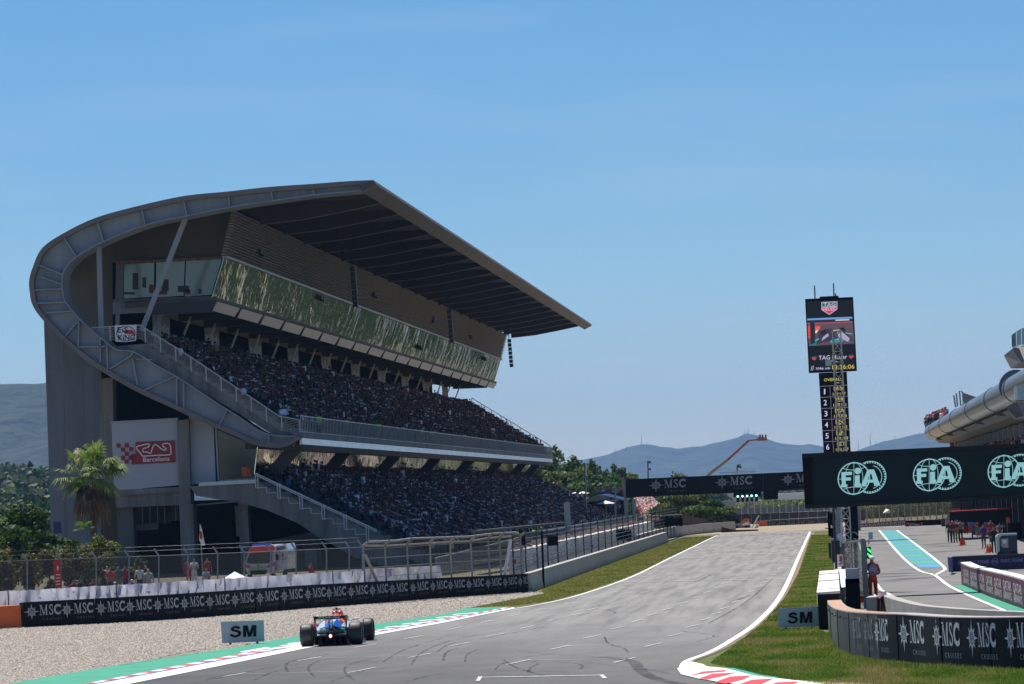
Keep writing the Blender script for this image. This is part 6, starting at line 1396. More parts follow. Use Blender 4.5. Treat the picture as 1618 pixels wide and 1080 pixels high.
for pts, c, nm in [([(1275.5, 501.5), (1346.5, 501.5), (1346.6, 505), (1275.6, 505)], (.12, .30, .62), 'sky'), ([(1275.7, 504.5), (1347, 504.5), (1347, 509), (1276, 508)], (.012, .02, .03), 'trees'), ([(1320, 505), (1342, 505), (1342, 507.2), (1320, 507.2)], (.5, .5, .55), 'roofs'),
                   ([(1276, 508.5), (1347, 508.8), (1347, 511), (1276, 511)], (.32, .06, .10), 'red_band'), ([(1276, 514), (1280, 513), (1280.5, 532), (1277, 533)], (.7, .05, .02), 'left_red'), ([(1288, 514), (1296, 514), (1296, 518), (1288, 525)], (.75, .10, .08), 'red_patch'), ([(1289, 521), (1293, 520), (1290, 525), (1288, 525)], (.75, .7, .7), 'white_patch'),
                   ([(1280, 507.5), (1287, 507.5), (1288.5, 544), (1281, 545)], (.015, .015, .025), 'tower'), ([(1294, 523), (1304, 519), (1320, 520), (1334, 523), (1347, 537), (1347, 540), (1330, 536), (1300, 540), (1290, 543)], (.04, .03, .055), 'car_body'),
                   ([(1298, 522), (1304, 520), (1306, 526), (1296, 529)], (.015, .012, .02), 'car_wheel'), ([(1326, 518), (1334, 518), (1336, 524), (1327, 524)], (.015, .012, .02), 'car_wheel'), ([(1322, 526), (1330, 524), (1343, 536), (1340, 541), (1326, 534)], (.38, .33, .48), 'car_side'), ([(1300, 532), (1308, 526), (1310, 530), (1298, 538)], (.28, .25, .38), 'car_side'),
                   ([(1312, 538), (1328, 534), (1332, 540), (1313, 541.5)], (.03, .42, .50), 'car_teal'), ([(1288, 536), (1294, 533), (1294, 535), (1288, 539)], (.02, .3, .3), 'car_teal'), ([(1278, 543.5), (1290, 540), (1290, 545), (1278, 545)], (.02, .16, .2), 'teal_corner'), ([(1336, 526), (1347, 528), (1347, 529.5), (1337, 528)], (.02, .35, .33), 'car_teal'), ([(1290, 545), (1350, 544), (1350, 547), (1290, 547)], (.006, .006, .012), 'car_floor')]:
    k_ = ['sky', 'trees', 'roofs', 'red_band', 'left_red', 'red_patch', 'white_patch', 'tower', 'car_body', 'car_wheel', 'car_side', 'car_teal', 'teal_corner', 'car_floor'].index(nm); onp(pts, em('scr_'+nm, c), 'video_picture', d=D+.03+.012*k_)
led_text('OVERALL', 1316.5, 601.8, 29, 4.6, 'led_yellow')
mat('led_line', (.1, .1, .12), .5, emit=(.30, .26, .36), es=.5)
rows = [('1', 'LAW', '1:11.197'), ('2', 'VER', '1:10.111'), ('3', 'PIA', '1:10.838'), ('4', 'LEC', '1:10.152'), ('5', 'LIN', '1:10.168'), ('6', 'OCO', '1:10.377')]
for i, (a, b_, c) in enumerate(rows):
    y = 623.5+i*17.55; x0_ = 1303+i*.98
    led_text(a, x0_, y-1.3+.0, 5.2 if a != '1' else 2.2, 8.6, 'led_white'); led_text(b_, x0_+22, y-6.5, 15, 6.2, 'led_yellow'); led_text(c, x0_+23, y+1.4, 20, 4.6, 'led_yellow')
    q = MB(); xx = 1295.5+i*.98; q.prism([P(xx, y-14.4+.6, YS_-.05), P(xx+43, y-14.4-1.4, YS_-.05), P(xx+43, y-13.7-1.4, YS_-.05), P(xx, y-13.7+.6, YS_-.05)], (0, -.05, 0)); q.prism([P(xx+15.5, y-13.5, YS_-.05), P(xx+16.1, y-13.5, YS_-.05), P(xx+17, y+2.8, YS_-.05), P(xx+16.4, y+2.8, YS_-.05)], (0, -.05, 0)); q.build('row_line', MAT['led_line'], SB)
# --- gantry over the track
YGN = 400.0
TG = thing('start_gantry', 'black overhead gantry across the track with compass emblems and white serif lettering', 'gantry', (P(988, 850, YGN).x, YGN, 0))
def gy(x): return 757-(x-990)*.0443
xs_ = [988.5, 1079, 1136, 1206, 1275, 1350]
for a, b_ in zip(xs_[:-1], xs_[1:]):
    q = MB(); q.prism([P(a, gy(a), YGN), P(b_-.3, gy(b_), YGN), P(b_-.3, gy(b_)+28.4, YGN), P(a, gy(a)+29, YGN)], (0, .9, 0)); q.build('panel', MAT['black_banner'], TG)
for x in (1053, 1157.5, 1261.5):
    for shp, m_, nm in ((LOGO_A, 'print_grey', 'logo'), (LOGO_B, 'logo_dim', 'small_lettering')):
        print_on(nm, shp, lambda u, v: P(x+4+u*20.5, gy(x)+14.2-v*17.5-u*20.5*.0443, YGN-.04), mat('gantry_print', (.36, .36, .39), .5) if nm == 'logo' else MAT['logo_dim'], TG)
for xp, wd, yt in ((986.6, .3, 757), (1001, .28, 788), (1352, .4, 745)):
    v = P(xp, yt, YGN); q = MB(); q.bar((v.x, YGN+.3, 0), (v.x, YGN+.3, v.z), wd, wd, up=(0, 1, 0)); q.build('post', MAT['steel'], TG)
q = MB(); q.bar(P(1136, 747, YGN), P(1194, 744.5, YGN), .12, .12); q.build('top_rail', MAT['white'], TG)
q = MB(); c = P(1168, 736, YGN); q.tube(P(1165, 748, YGN), P(1164.5, 736, YGN), .05, 5); q.box(c, (.35, .3, .28)); q.tube(c+Vector((.1, -.15, 0)), c+Vector((.1, -.4, -.1)), .12, 8); q.build('camera', MAT['dark_box'], TG)
q = MB(); q.prism([P(1159, 776.5, YGN-.3), P(1203, 774, YGN-.3), P(1203, 783.5, YGN-.3), P(1159, 785.5, YGN-.3)], (0, .3, 0)); LB_ = q.build('lamp_bar', MAT['black'], TG)
for i in range(5):
    x = 1165.8+i*7.3; y = 784-i*.35; q = MB(); q.prism([P(x-2.2, y-2, YGN-.25), P(x+2.2, y-2.2, YGN-.25), P(x+2.6, y+9, YGN-.25), P(x-1.8, y+9.2, YGN-.25)], (0, .3, 0)); q.build('lamp_housing', MAT['black'], TG)
    q = MB(); c = P(x, y, YGN-.55); q.tube(c, c-Vector((0, .1, 0)), .1, 10); q.build('green_lamp', MAT['led_start'], TG)
q = MB(); q.prism([P(1206, 776, YGN-.2), P(1229, 775, YGN-.2), P(1229.5, 788, YGN-.2), P(1206.5, 789.5, YGN-.2)], (0, .4, 0)); q.build('side_screen', MAT['black'], TG)
# --- pit wall, catch fence along it
PW = thing('pit_wall', 'low concrete pit wall running away between the grass and the pit lane', 'wall', (.1, 170, 0))
q = MB(); q.prism([Vector((-.1, 0, 0)), Vector((.0, 0, 1.0)), Vector((.25, 0, 1.0)), Vector((.35, 0, 0))], (0, 3.95, 0)); pm_ = q.mesh('wall_block', MAT['wall_concrete'])
for k in range(60): o = link('wall_block', pm_, PW); o.location = (0, 171+k*4, 0)
PF = thing('pit_wall_fence', 'dark catch fence and equipment standing on the pit wall, seen almost end on', 'fence', (.1, 170, 1))
netting('dark_net', (.03, .032, .035), .62, 5, .3)
q = MB(); q.tube((.0, 0, 1), (.0, 0, 3.4), .06, 6); q.tube((0, 0, 3.4), (-.4, 0, 3.9), .05, 6); fpm = q.mesh('fence_post', MAT['steel_dark'])
for k in range(50): o = link('fence_post', fpm, PF); o.location = (.02, 176+k*4.6, 0)
q = MB(); q.quad((.0, 180, 1), (.0, 408, 1), (.0, 408, 3.3), (.0, 180, 3.3)); q.build('net_panel', MAT['dark_net'], PF)
for k in range(26):
    Y = 182+k*8.7; q = MB(); s = random.choice([(.35, .8, .9), (.25, .5, .5), (.45, 1.2, .7), (.3, .3, 1.4)]); q.box((.12+random.uniform(-.2, .15), Y, 1.0+s[2]/2+random.uniform(0, .7)), s); q.build('equipment_box', MAT[random.choice(['dark_box', 'steel_dark', 'steel', 'black'])], PF)
# hanging light cluster left of the mast
HC = thing('camera_cluster', 'cluster of dark camera and speaker boxes on a bracket above the pit wall fence', 'camera', tuple(P(1316, 850, 200)))
q = MB(); q.ball(P(1317, 808, 200), (.12, .12, .2), 8, 6); q.build('camera_dome', MAT['steel'], HC)
q = MB(); q.box(P(1315, 820, 200), (.3, .4, .5)); q.box(P(1311, 835, 200), (.12, .3, .5)); q.bar(P(1303, 834, 200), P(1312, 835, 200), .04, .04); q.bar(P(1306, 818, 200), P(1318, 814, 200), .05, .05); q.box(P(1310.5, 828, 200), (.14, .3, 1.1)); q.box(P(1317, 848, 200), (.2, .4, .8)); q.build('speaker_box', MAT['black'], HC)
q = MB(); q.box(P(1319, 827, 199.5), (.18, .3, .35)); q.box(P(1323, 829, 199.5), (.14, .2, .4)); q.tube(P(1325, 800, 199), P(1333, 905, 199), .05, 6); q.build('grey_box', MAT['steel'], HC)
# frame with mesh near the marshal
FR = thing('catch_fence', 'tall grey steel fence frame filled with mesh beside the marshal', 'fence', tuple(G(1372, 962)))
posts = [(1369.5, 961, 853, .19), (1355.5, 934, 855, .17), (1335, 938, 857, .17)]; tp = []
for (x, yb, yt, w_) in posts:
    b_ = G(x, yb); z = P(x-5, yt, b_.y).z; q = MB(); q.bar(b_, (b_.x, b_.y, z), w_, w_, up=(0, 1, 0)); q.build('post', mat('frame_grey', (.13, .15, .15), .5, metal=.3), FR); tp.append((b_, Vector((b_.x, b_.y, z))))
mat('frame_grey', (.16, .18, .18), .5, metal=.3)
q = MB(); q.bar(tp[0][1], tp[1][1], .1, .1); q.bar(tp[1][1], tp[2][1], .1, .1); q.bar(tp[0][1], tp[2][1], .08, .08); q.build('top_bar', MAT['frame_grey'], FR)
netting('grey_net', (.05, .053, .055), .45, 10, .3)
for a, b_ in ((0, 1), (1, 2), (0, 2)): q = MB(); q.quad(tp[a][0], tp[b_][0], tp[b_][1], tp[a][1]); q.build('mesh_panel', MAT['grey_net'], FR)
for k in range(9):
    z = .3+k*.26; q = MB(); q.tube(tp[0][0]+Vector((0, 0, z)), tp[1][0]+Vector((0, 0, z)), .012, 4); q.tube(tp[1][0]+Vector((0, 0, z)), tp[2][0]+Vector((0, 0, z)), .012, 4); q.build('cable', MAT['frame_grey'], FR)
for (pts, lab, Y) in [([(1322, 846), (1329, 842), (1335.5, 852), (1328, 857)], 'tilted pale box lamp on top of the fence frame, left one', 160), ([(1372, 840.5), (1379, 840), (1379.5, 852), (1372.5, 852.5)], 'upright pale box lamp on top of the fence frame, right one', 156)]:
    q = MB(); q.prism([P(x, y, Y) for x, y in pts], (0, .25, 0)); q.bar(P(pts[3][0], pts[3][1], Y+.1), P(pts[3][0]+.4, pts[3][1]+7, Y+.1), .05, .05, up=(0, 1, 0)); tag(q.build('box_lamp', mat('pale_box', (.42, .46, .50), .5)), lab, 'lamp')
GP = thing('green_light_panel', 'black panel with glowing green chevrons behind the fence frame post', 'light', tuple(P(1369, 882, 165))); YL = 166
q = MB(); q.prism([P(1361, 864.5, YL), P(1376, 863.5, YL), P(1377, 882, YL), P(1362, 883, YL)], (0, .2, 0)); q.build('case', MAT['black'], GP)
for dy in (0, 8):
    for s in (0, 1):
        q = MB(); a = [(1361.8+s*.2, 873.5+dy), (1367.8, 868.5+dy-.2), (1367.8, 873+dy), (1362, 877.6+dy)] if s == 0 else [(1370.5, 868.3+dy), (1376, 872.5+dy), (1376.2, 877+dy), (1370.8, 872.6+dy)]
        q.prism([P(x, y-3.5, YL-.03) for x, y in a], (0, -.03, 0)); q.build('chevron', MAT['led_green'], GP)
for (x0_, y0_, x1_, y1_, lab, Y) in [(1322.5, 876, 1332, 894, 'white plate with red marks on the pit wall fence', 168)]:
    q = MB(); q.prism([P(x0_, y0_, Y), P(x1_, y0_-.4, Y), P(x1_+1, y1_, Y), P(x0_+.8, y1_+.4, Y)], (0, .03, 0)); c = tag(q.build('fence_sign', MAT['white']), lab, 'sign')
    q = MB(); q.prism([P(1326, 878, Y-.02), P(1330, 877.6, Y-.02), P(1330.4, 887, Y-.02), P(1326.4, 887, Y-.02)], (0, -.01, 0)); q.prism([P(1325.5, 890, Y-.02), P(1331, 887.6, Y-.02), P(1331, 889.8, Y-.02), P(1325.6, 892.4, Y-.02)], (0, -.01, 0)); q.build('red_mark', MAT['red'], c)
# white topped block on the grass
WB = thing('white_topped_block', 'long black sided tyre block with a lumpy white top beside the pit wall', 'barrier', (-.15, 134.5, 0))
n_ = 16; yb0, yb1 = 134.5, 168.0
xl = lambda Y: PX(0, 0, 1) and None
f0, f1 = G(1294.3, 994), G(1313.2, 993)
XL, XR = f0.x, f1.x
for k in range(n_):
    a, b_ = yb0+(yb1-yb0)*k/n_, yb0+(yb1-yb0)*(k+1)/n_-.05; q = MB(); q.prism([Vector((XL, a, .02)), Vector((XL, a, 1.06)), Vector((XR+.3, a, 1.06)), Vector((XR+.3, a, .02))], (0, b_-a, 0)); c = q.build('side_section', MAT['black_banner'], WB)
    q = MB(); h = 1.1+random.uniform(-.015, .02); q.prism([Vector((XL-.03, a, 1.062)), Vector((XL-.02, a, h)), Vector((XR+.32, a, h+.02)), Vector((XR+.33, a, 1.062))], (0, b_-a, random.uniform(-.015, .015))); q.build('white_cover', mat('cover_white', (.72, .71, .66), .7, noise=.08, nscale=4, bump=.6, bscale=4), c)
# --- curved concrete barrier with black lettered panels
cv_px = [(1309.5, 972, 940), (1311, 992, 948), (1315, 1010, 955), (1324, 1024, 961), (1347, 1035, 966), (1391, 1042.5, 968.8), (1423, 1046, 969.5), (1453, 1048.5, 971.5), (1495, 1053, 974), (1552, 1056, 975), (1618, 1057.5, 974.5), (1700, 1057, 972)]
CB = thing('curved_barrier', 'curved concrete barrier at lower right clad in grey and black panels with white lettering', 'barrier', tuple(G(1347, 1035)))
cbp = [G(x, y) for x, y, t in cv_px]; cbh = [P(x, t, p.y).z for (x, y, t), p in zip(cv_px, cbp)]
pb = catmull([Vector((p.x, p.y, h)) for p, h in zip(cbp, cbh)], 8)
dd = [0.0]
for a, b_ in zip(pb[:-1], pb[1:]): dd.append(dd[-1]+(Vector((b_.x-a.x, b_.y-a.y))).length)
def cpt(d, off=0., z=0., frac=None):
    j = max(0, min(len(pb)-2, int(np.searchsorted(dd, d))-1)); t = (d-dd[j])/(dd[j+1]-dd[j]); p = pb[j].lerp(pb[j+1], t); u = Vector((pb[j+1].x-pb[j].x, pb[j+1].y-pb[j].y, 0)).normalized(); n = Vector((u.y, -u.x, 0)) 
    return Vector((p.x, p.y, p.z*frac if frac is not None else z)) + n*off
nsign = 1 if (cpt(dd[-1]*.6, 1.)-Vector((0, 0, 0))).y < cpt(dd[-1]*.6, 0).y else -1
def c_at_px(px):
    ds_ = np.linspace(0, dd[-1], 900); xs2 = [proj_px(cpt(d, 0, 0))[0] for d in ds_]; k = int(np.argmin(xs2)); return float(np.interp(px, xs2[k:], ds_[k:]))
edges = [0.01]+[c_at_px(x) for x in (1312, 1316, 1322, 1328, 1335, 1346, 1358, 1377, 1393, 1423, 1456, 1492, 1530, 1570, 1612, 1655, 1698)]
mat('panel_grey', (.075, .078, .075), .6, spec=.2, noise=.35, nscale=1.3); mat('panel_dark', (.013, .013, .016), .6, spec=.15, noise=.3, nscale=.9); mat('panel_green', (.085, .10, .065), .5, noise=.4, nscale=1.5)
for i, (a, b_) in enumerate(zip(edges[:-1], edges[1:])):
    mm = 'panel_green' if i < 4 else 'panel_grey' if i < 9 else 'panel_dark'; q = MB(); m3 = 4; vs = []
    for k in range(m3+1): 
        d = a+(b_-a-.03)*k/m3; o_ = .02*(i % 2)*nsign; vs += [cpt(d, .03*nsign+o_, .0), cpt(d, .03*nsign+o_, frac=.985), cpt(d, -.0, frac=.985), cpt(d, -.0, 0)]
    q.add(vs, [(k*4+j, k*4+4+j, k*4+5+j, k*4+1+j) for k in range(m3) for j in range(3)]+[(0, 1, 2, 3), tuple(m3*4+j for j in (3, 2, 1, 0))]); c = q.build('clad_panel', MAT[mm], CB)
    for (u, v) in ((.12, .85), (.88, .85), (.5, .82)): 
        p = cpt(a+(b_-a)*u, .055*nsign+.02*(i % 2)*nsign, frac=v); k = MB(); k.ball(p, .018, 6, 4); k.build('bolt', MAT['black'], c)
q = MB(); vs = []; NN = 70
for k in range(NN+1): d = dd[-1]*k/NN; vs += [cpt(d, .035*nsign, frac=.99), cpt(d, .03*nsign, frac=1.01), cpt(d, -.38*nsign, frac=1.01), cpt(d, -.42*nsign, z=0)]
q.add(vs, [(k*4+j, k*4+4+j, k*4+5+j, k*4+1+j) for k in range(NN) for j in range(3)]); cap = q.build('cap', mat('cap_pink', (.44, .39, .36), .85, noise=.15, nscale=3), CB)
q = MB(); vs = []
for k in range(41): d = edges[9]*k/40; vs += [cpt(d, .01*nsign, frac=1.014), cpt(d, -.34*nsign, frac=1.014)]
q.add(vs, [(k*2, k*2+2, k*2+3, k*2+1) for k in range(40)]); q.build('orange_cap', mat('cap_orange', (.48, .22, .09), .8, noise=.35, nscale=4, col2=(.5, .38, .28)), CB, fix=False)
for x, w_, fade in ((1359, 12, 1), (1378, 14, 1), (1398, 20, 0), (1449, 37, 0), (1500, 40, 0), (1557, 43, 0), (1618, 45, 0)):
    d = c_at_px(x); l_ = (c_at_px(min(1699, x+w_/2))-c_at_px(x-w_/2)); 
    for shp, m_, nm in ((LOGO_A, 'logo_bright', 'logo'), (LOGO_B, 'logo_bright2', 'small_lettering')):
        mm = mat('logo_bright', (.66, .66, .67), .5, noise=.2, nscale=9) if nm == 'logo' else mat('logo_bright2', (.36, .36, .37), .5)
        if fade: mm = mat('logo_faded', (.26, .27, .26), .6, noise=.4, nscale=7)
        print_on(nm, shp, lambda u, v: cpt(min(dd[-1]-.01, d+u*l_/2.65), .056*nsign, frac=max(.02, .5+v*.62)), mm, CB)
# inner wall with pale top
IWp = [(1384, 943), (1392, 940), (1400, 943), (1423, 950), (1453, 956.5), (1490, 960), (1527, 962.5), (1618, 967), (1700, 969)]
IW = thing('inner_wall', 'pale concrete kerb wall behind the curved barrier edging the pit lane', 'wall', tuple(G(1453, 956, 1.)))
iw = catmull([G(x, y, .95) for x, y in IWp], 5)
for k in range(0, len(iw)-2, 2):
    a, b_ = iw[k], iw[k+2]; u = (b_-a); u.z = 0; u.normalize(); n = Vector((-u.y, u.x, 0)); b2 = a.lerp(b_, .99); q = MB()
    q.prism([Vector((a.x, a.y, 0)), a, a+n*.3, Vector((a.x+n.x*.3, a.y+n.y*.3, 0))], b2-a); q.build('wall_segment', mat('pale_concrete', (.42, .38, .35), .85, noise=.15, nscale=1.5), IW)
for k, x in enumerate([1388, 1398, 1408, 1418, 1430, 1444, 1458, 1473, 1490, 1508]):
    p = G(x, 966-abs(k-2)*.3, .98) if False else cpt(c_at_px(x+8), -.75*nsign, z=.98); q = MB(); q.box(p+Vector((0, .25, 0)), (.22, .3, .09)); q.bar(p+Vector((0, .25, -.1)), p+Vector((0, .25, -.9)), .08, .08, up=(0, 1, 0)); tag(q.build('post_bracket', MAT['dark_box'], IW))
q = MB(); q.prism([G(1385, 944, .95), G(1400, 934, .95), G(1401, 937, .95), G(1390, 946, .95)], (0, 0, .03)); q.build('burgundy_cover', mat('burgundy', (.14, .025, .06), .6, noise=.1, nscale=3), IW)
# clutter inside the curved wall
for (x, y, w_, h_, z, mm, nm, lab) in [(1349, 962, 1.0, 1.05, 0, 'black', 'equipment_cabinet', 'black equipment cabinet standing inside the curved barrier'), (1330, 958, .5, .9, 0, 'steel', 'equipment_cabinet', 'narrow grey cabinet at the left inside the curved barrier'), (1345, 935, .9, .5, .9, 'steel', 'tool_box', 'grey tool box on top of the black cabinet')]:
    p = G(x, y, 0) if z == 0 else Vector((G(1349, 962).x, G(1349, 962).y, 0)); q = MB(); q.box(p+Vector((0, .3, z+h_/2)), (w_*.5, .5, h_)); q.box(p+Vector((0, .04, z+h_*.8)), (w_*.42, .03, .04)); tag(q.build(nm, MAT[mm]), lab, 'cabinet')
q = MB(); q.prism([P(1326, 900, 158), P(1336, 899, 158), P(1343, 926, 156), P(1329, 928, 156)], (0, .3, 0)); tag(q.build('white_sheet', MAT['white']), 'white sheet leaning beside the mesh frame behind the white topped block', 'sheet')
# --- burgundy barrier
BB = thing('burgundy_barrier', 'burgundy barrier with tall squeezed white lettering along the green pit strip', 'barrier', tuple(G(1519, 923)))
bbp = [G(x, y) for x, y in [(1519.5, 923.5), (1534, 930), (1547, 935.5), (1559, 940.5), (1572, 946), (1586, 951), (1602, 957), (1619, 963), (1640, 971)]]
bh_ = [P(x, y, p.y).z for (x, y), p in zip([(1519, 890), (1534, 896.5), (1547, 899.5), (1559, 902), (1572, 905), (1586, 908), (1602, 912), (1619, 917), (1640, 923)], bbp)]
for k in range(8):
    a, b_ = bbp[k], bbp[k+1]; ha, hb = bh_[k], bh_[k+1]; b2 = a.lerp(b_, .985); q = MB(); n = Vector((.5, .2, 0)); q.prism([a, b2, b2+Vector((0, 0, hb)), a+Vector((0, 0, ha))], n*.8); c = q.build('panel', MAT['burgundy'], BB)
    q = MB(); q.prism([a+Vector((0, 0, ha+.005)), b2+Vector((0, 0, hb+.005)), b2+n*.8+Vector((0, 0, hb+.005)), a+n*.8+Vector((0, 0, ha+.005))], (0, 0, .05)); q.build('pale_cap', MAT['cover_white'], c)
    if k > 0 or True:
        tq = text2d('QATAR', .01); ta = text2d('AIRWAYS', .01); u0 = .1 if k else .35
        fn = lambda u, v: a.lerp(b2, u)+Vector((-.03, -.012, 0))*1.0+Vector((0, 0, (ha+(hb-ha)*u)*v))
        print_on('lettering', (tq[0], tq[1]), lambda s, r: fn(u0+(.92-u0)*(s/tq[2]+.5), .50+r*.34), MAT['print_white'], c); print_on('lettering', (ta[0], ta[1]), lambda s, r: fn(u0+(.92-u0)*(s/ta[2]+.5), .17+r*.28), MAT['print_white'], c)
# --- blue barrier with lettering
PB2 = thing('blue_barrier', 'dark blue fabric barrier with pale lettering across the pit entry', 'barrier', tuple(G(1503, 904)))
YP = G(1506, 905).y
mat('blue_cloth', (.012, .014, .06), .6, noise=.2, nscale=1.5)
xs_ = [1504, 1552, 1592, 1640, 1690]
for a, b_ in zip(xs_[:-1], xs_[1:]):
    q = MB(); f = lambda x, d: P(x, 880.5-(x-1504)*.042+d, YP); q.prism([f(a, 0), f(b_-.6, 0), f(b_-.6, 23), f(a, 23)], (0, .08, 0)); q.build('cloth_panel', MAT['blue_cloth'], PB2); q = MB(); q.tube(f(a, -.8), f(b_, -.8), .03, 6); q.tube(f(a, 25), f(a, -1), .025, 6); q.build('frame_tube', MAT['dark_box'], PB2)
q = MB(); q.prism([P(1497, 880, YP-4), P(1504, 880.8, YP), P(1504, 904, YP), P(1499, 903, YP-4)], (.05, 0, 0)); q.build('cloth_panel', mat('blue_print', (.08, .10, .26), .6, noise=.5, nscale=6), PB2)
mat('blue_letter', (.22, .22, .42), .6)
for s, x, w_, h_ in (('FIA', 1519.5, 9, 5), ('PARC FERMÉ', 1545, 36, 5.6), ('FIA', 1572, 9, 5), ('PARC FERMÉ', 1599, 35, 5.6), ('FIA', 1630, 9, 5)):
    t = text2d(s, .01); hh_ = h_; print_on('lettering', (t[0], t[1]), lambda u, v: P(x+u*w_/t[2], 891-(x-1504)*.048-u*w_/t[2]*.045-v*hh_+1.5, YP-.06), MAT['blue_letter'], PB2)
    if s == 'FIA': rg = ring(0, 0, .88, 1.0, 20); print_on('emblem_ring', rg, lambda u, v: P(x+u*5.6, 889-(x-1504)*.048-v*5.6+1.2, YP-.05), MAT['blue_letter'], PB2)
# cones, kart with grey frame, boom, awning
def cone(px, py, lab):
    p = G(px, py); t = thing('traffic_cone', lab, 'cone', tuple(p), 'traffic cones in the pit lane'); s = 1.0
    q = MB(); q.box(p+Vector((0, 0, .02)), (.34, .34, .04)); q.build('base', MAT['orange'], t); q = MB(); q.tube(p+Vector((0, 0, .04)), p+Vector((0, 0, .5)), .13, 10, .03); q.build('body', mat('cone_orange', (.80, .09, .02), .5), t)
for a in ((1519, 861.5, 'orange traffic cone, left one of the far pair in the pit lane'), (1522.8, 860.5, 'orange traffic cone, right one of the far pair in the pit lane'), (1561, 873.2, 'orange traffic cone, left one of the near pair in the pit lane'), (1565, 872.2, 'orange traffic cone, right one of the near pair in the pit lane')): cone(*a)
YK = 232.0; KT = thing('buggy', 'small service buggy with a grey curved roof frame and big clear window', 'buggy', tuple(P(1590, 878, YK)))
def kp(x, y, d=0): return P(x, y, YK-d)
q = MB(); q.prism([kp(1574, 848), kp(1577, 844), kp(1582, 843), kp(1607, 842), kp(1607, 845), kp(1583, 846), kp(1579, 850), kp(1580, 876), kp(1576, 877)], (0, 1.1, 0)); q.build('roof_frame', mat('frame_pale', (.40, .46, .50), .4), KT)
q = MB(); q.prism([kp(1579, 850, -.2), kp(1583, 846, -.2), kp(1607, 845, -.2), kp(1608, 876, -.2), kp(1580, 877, -.2)], (0, .05, 0)); q.build('body', mat('buggy_navy', (.02, .03, .06), .4), KT)
q = MB(); q.prism([kp(1581, 851, -.12), kp(1593, 850, -.12), kp(1593.5, 865, -.12), kp(1584, 865, -.12), kp(1581.5, 861, -.12)], (0, .04, 0)); q.build('window', mat('window_view', (.40, .36, .34), .3, noise=.3, nscale=4), KT)
q = MB(); q.ball(kp(1587, 855, -.05), (.12, .1, .12), 8, 6); q.build('headrest', MAT['white'], KT)
for x in (1582, 1603): q = MB(); q.tube(kp(x, 877), kp(x, 877)+Vector((0, 1.0, 0)), .22, 12); q.build('wheel', MAT['rubber'], KT)
BM = thing('barrier_boom', 'dark blue boom with cloth reaching left from the buggy across the pit lane', 'boom', tuple(P(1548, 850, 262)))
q = MB(); q.prism([P(1522, 849.5, 262), P(1574, 847.3, 262), P(1574, 850, 262), P(1530, 853, 262), P(1524, 853, 262)], (0, .15, 0)); q.build('arm', mat('blue_dark', (.015, .03, .10), .5), BM)
AW = thing('garage_awning', 'long black overhead equipment boom with a red top edge in front of the garages', 'awning', tuple(P(1560, 812, 318)))
YA = 318
q = MB(); q.prism([P(1500.5, 808, YA), P(1640, 801, YA), P(1640, 821, YA), P(1576, 824.5, YA), P(1501, 824.5, YA)], (0, 2.5, 0)); q.build('black_panel', MAT['black_banner'], AW)
q = MB(); q.prism([P(1508, 807, YA-.1), P(1640, 800, YA-.1), P(1640, 802, YA-.1), P(1501, 808.8, YA-.1)], (0, 2.6, 0)); q.build('red_edge', MAT['red'], AW)
for (x, w_) in ((1546, 9), (1572, 7), (1590, 10)): q = MB(); q.prism([P(x, 822, YA+.2), P(x+w_, 821.5, YA+.2), P(x+w_, 832, YA+.2), P(x, 832.5, YA+.2)], (0, .4, 0)); q.build('hanging_box', MAT['black'], AW)
q = MB(); q.prism([P(1592, 826, 300), P(1640, 823, 300), P(1640, 880, 300), P(1594, 880, 300)], (0, 1.5, 0)); tag(q.build('black_truck_body', MAT['black']), 'tall black cabinet side at the right edge above the blue barrier', 'cabinet')
RT_ = thing('red_stepped_unit', 'bright red stepped equipment stack on top of the garage awning', 'equipment', tuple(P(1608, 797, 312)))
for i, (a, b_, c, d) in enumerate([(1598.5, 803, 795, 1640), (1604, 795, 790.5, 1640), (1609, 790.5, 786.5, 1640), (1613, 786.5, 784, 1640)]): q = MB(); q.prism([P(a, b_, 312), P(d, b_-1.6, 312), P(d, c-1.6, 312), P(a, c, 312)], (0, .8+.0, 0)); q.build('red_block', MAT['red'], RT_)
q = MB(); q.prism([P(1602, 799.5, 311.9), P(1616, 798, 311.9), P(1616, 799.6, 311.9), P(1602, 801, 311.9)], (0, -.02, 0)); q.build('white_stripe', MAT['white'], RT_)
# far pit lane boards and barriers
TGB = thing('advert_board', 'black board with white lettering and red shields at the far pit lane end', 'board', tuple(P(1445, 836, 420))); YB_ = 415
q = MB(); q.prism([P(1430.5, 822.5, YB_), P(1500, 819.5, YB_), P(1500, 833.5, YB_), P(1430.8, 836.5, YB_)], (0, .3, 0)); c = q.build('board', MAT['black'], TGB)
t = text2d('TAG Heuer', .012); print_on('lettering', t, lambda u, v: P(1444+u*18/t[2], 831.4-v*5.6-u*18/t[2]*.045, YB_-.1), MAT['print_white'], c)
for x in (1432.8, 1456.5): q = MB(); q.prism([P(x-1.6, 825, YB_-.1), P(x+1.6, 825, YB_-.1), P(x+1.6, 829, YB_-.1), P(x, 831, YB_-.1), P(x-1.6, 829, YB_-.1)], (0, -.03, 0)); q.build('red_shield', MAT['red'], c)
TB3 = thing('tyre_barrier', 'pale tyre barrier with loops of print curving at the far pit lane exit', 'barrier', tuple(P(1390, 836, 430)))
for i in range(12):
    xa = 1352+i*6.6; q = MB(); ya = 838-i*.55; q.prism([P(xa, ya, 425), P(xa+6.4, ya-.5, 425), P(xa+6.4, ya-11, 425), P(xa, ya-10.5, 425)], (0, .6, 0)); c = q.build('cover_panel', mat('pale_mauve', (.20, .15, .17), .7), TB3); k = ring(0, 0, .6, 1, 12); print_on('white_loop', k, lambda u, v: P(xa+3.2+u*2.2, ya-5.5-v*3.4, 424.9), MAT['print_white'], c)
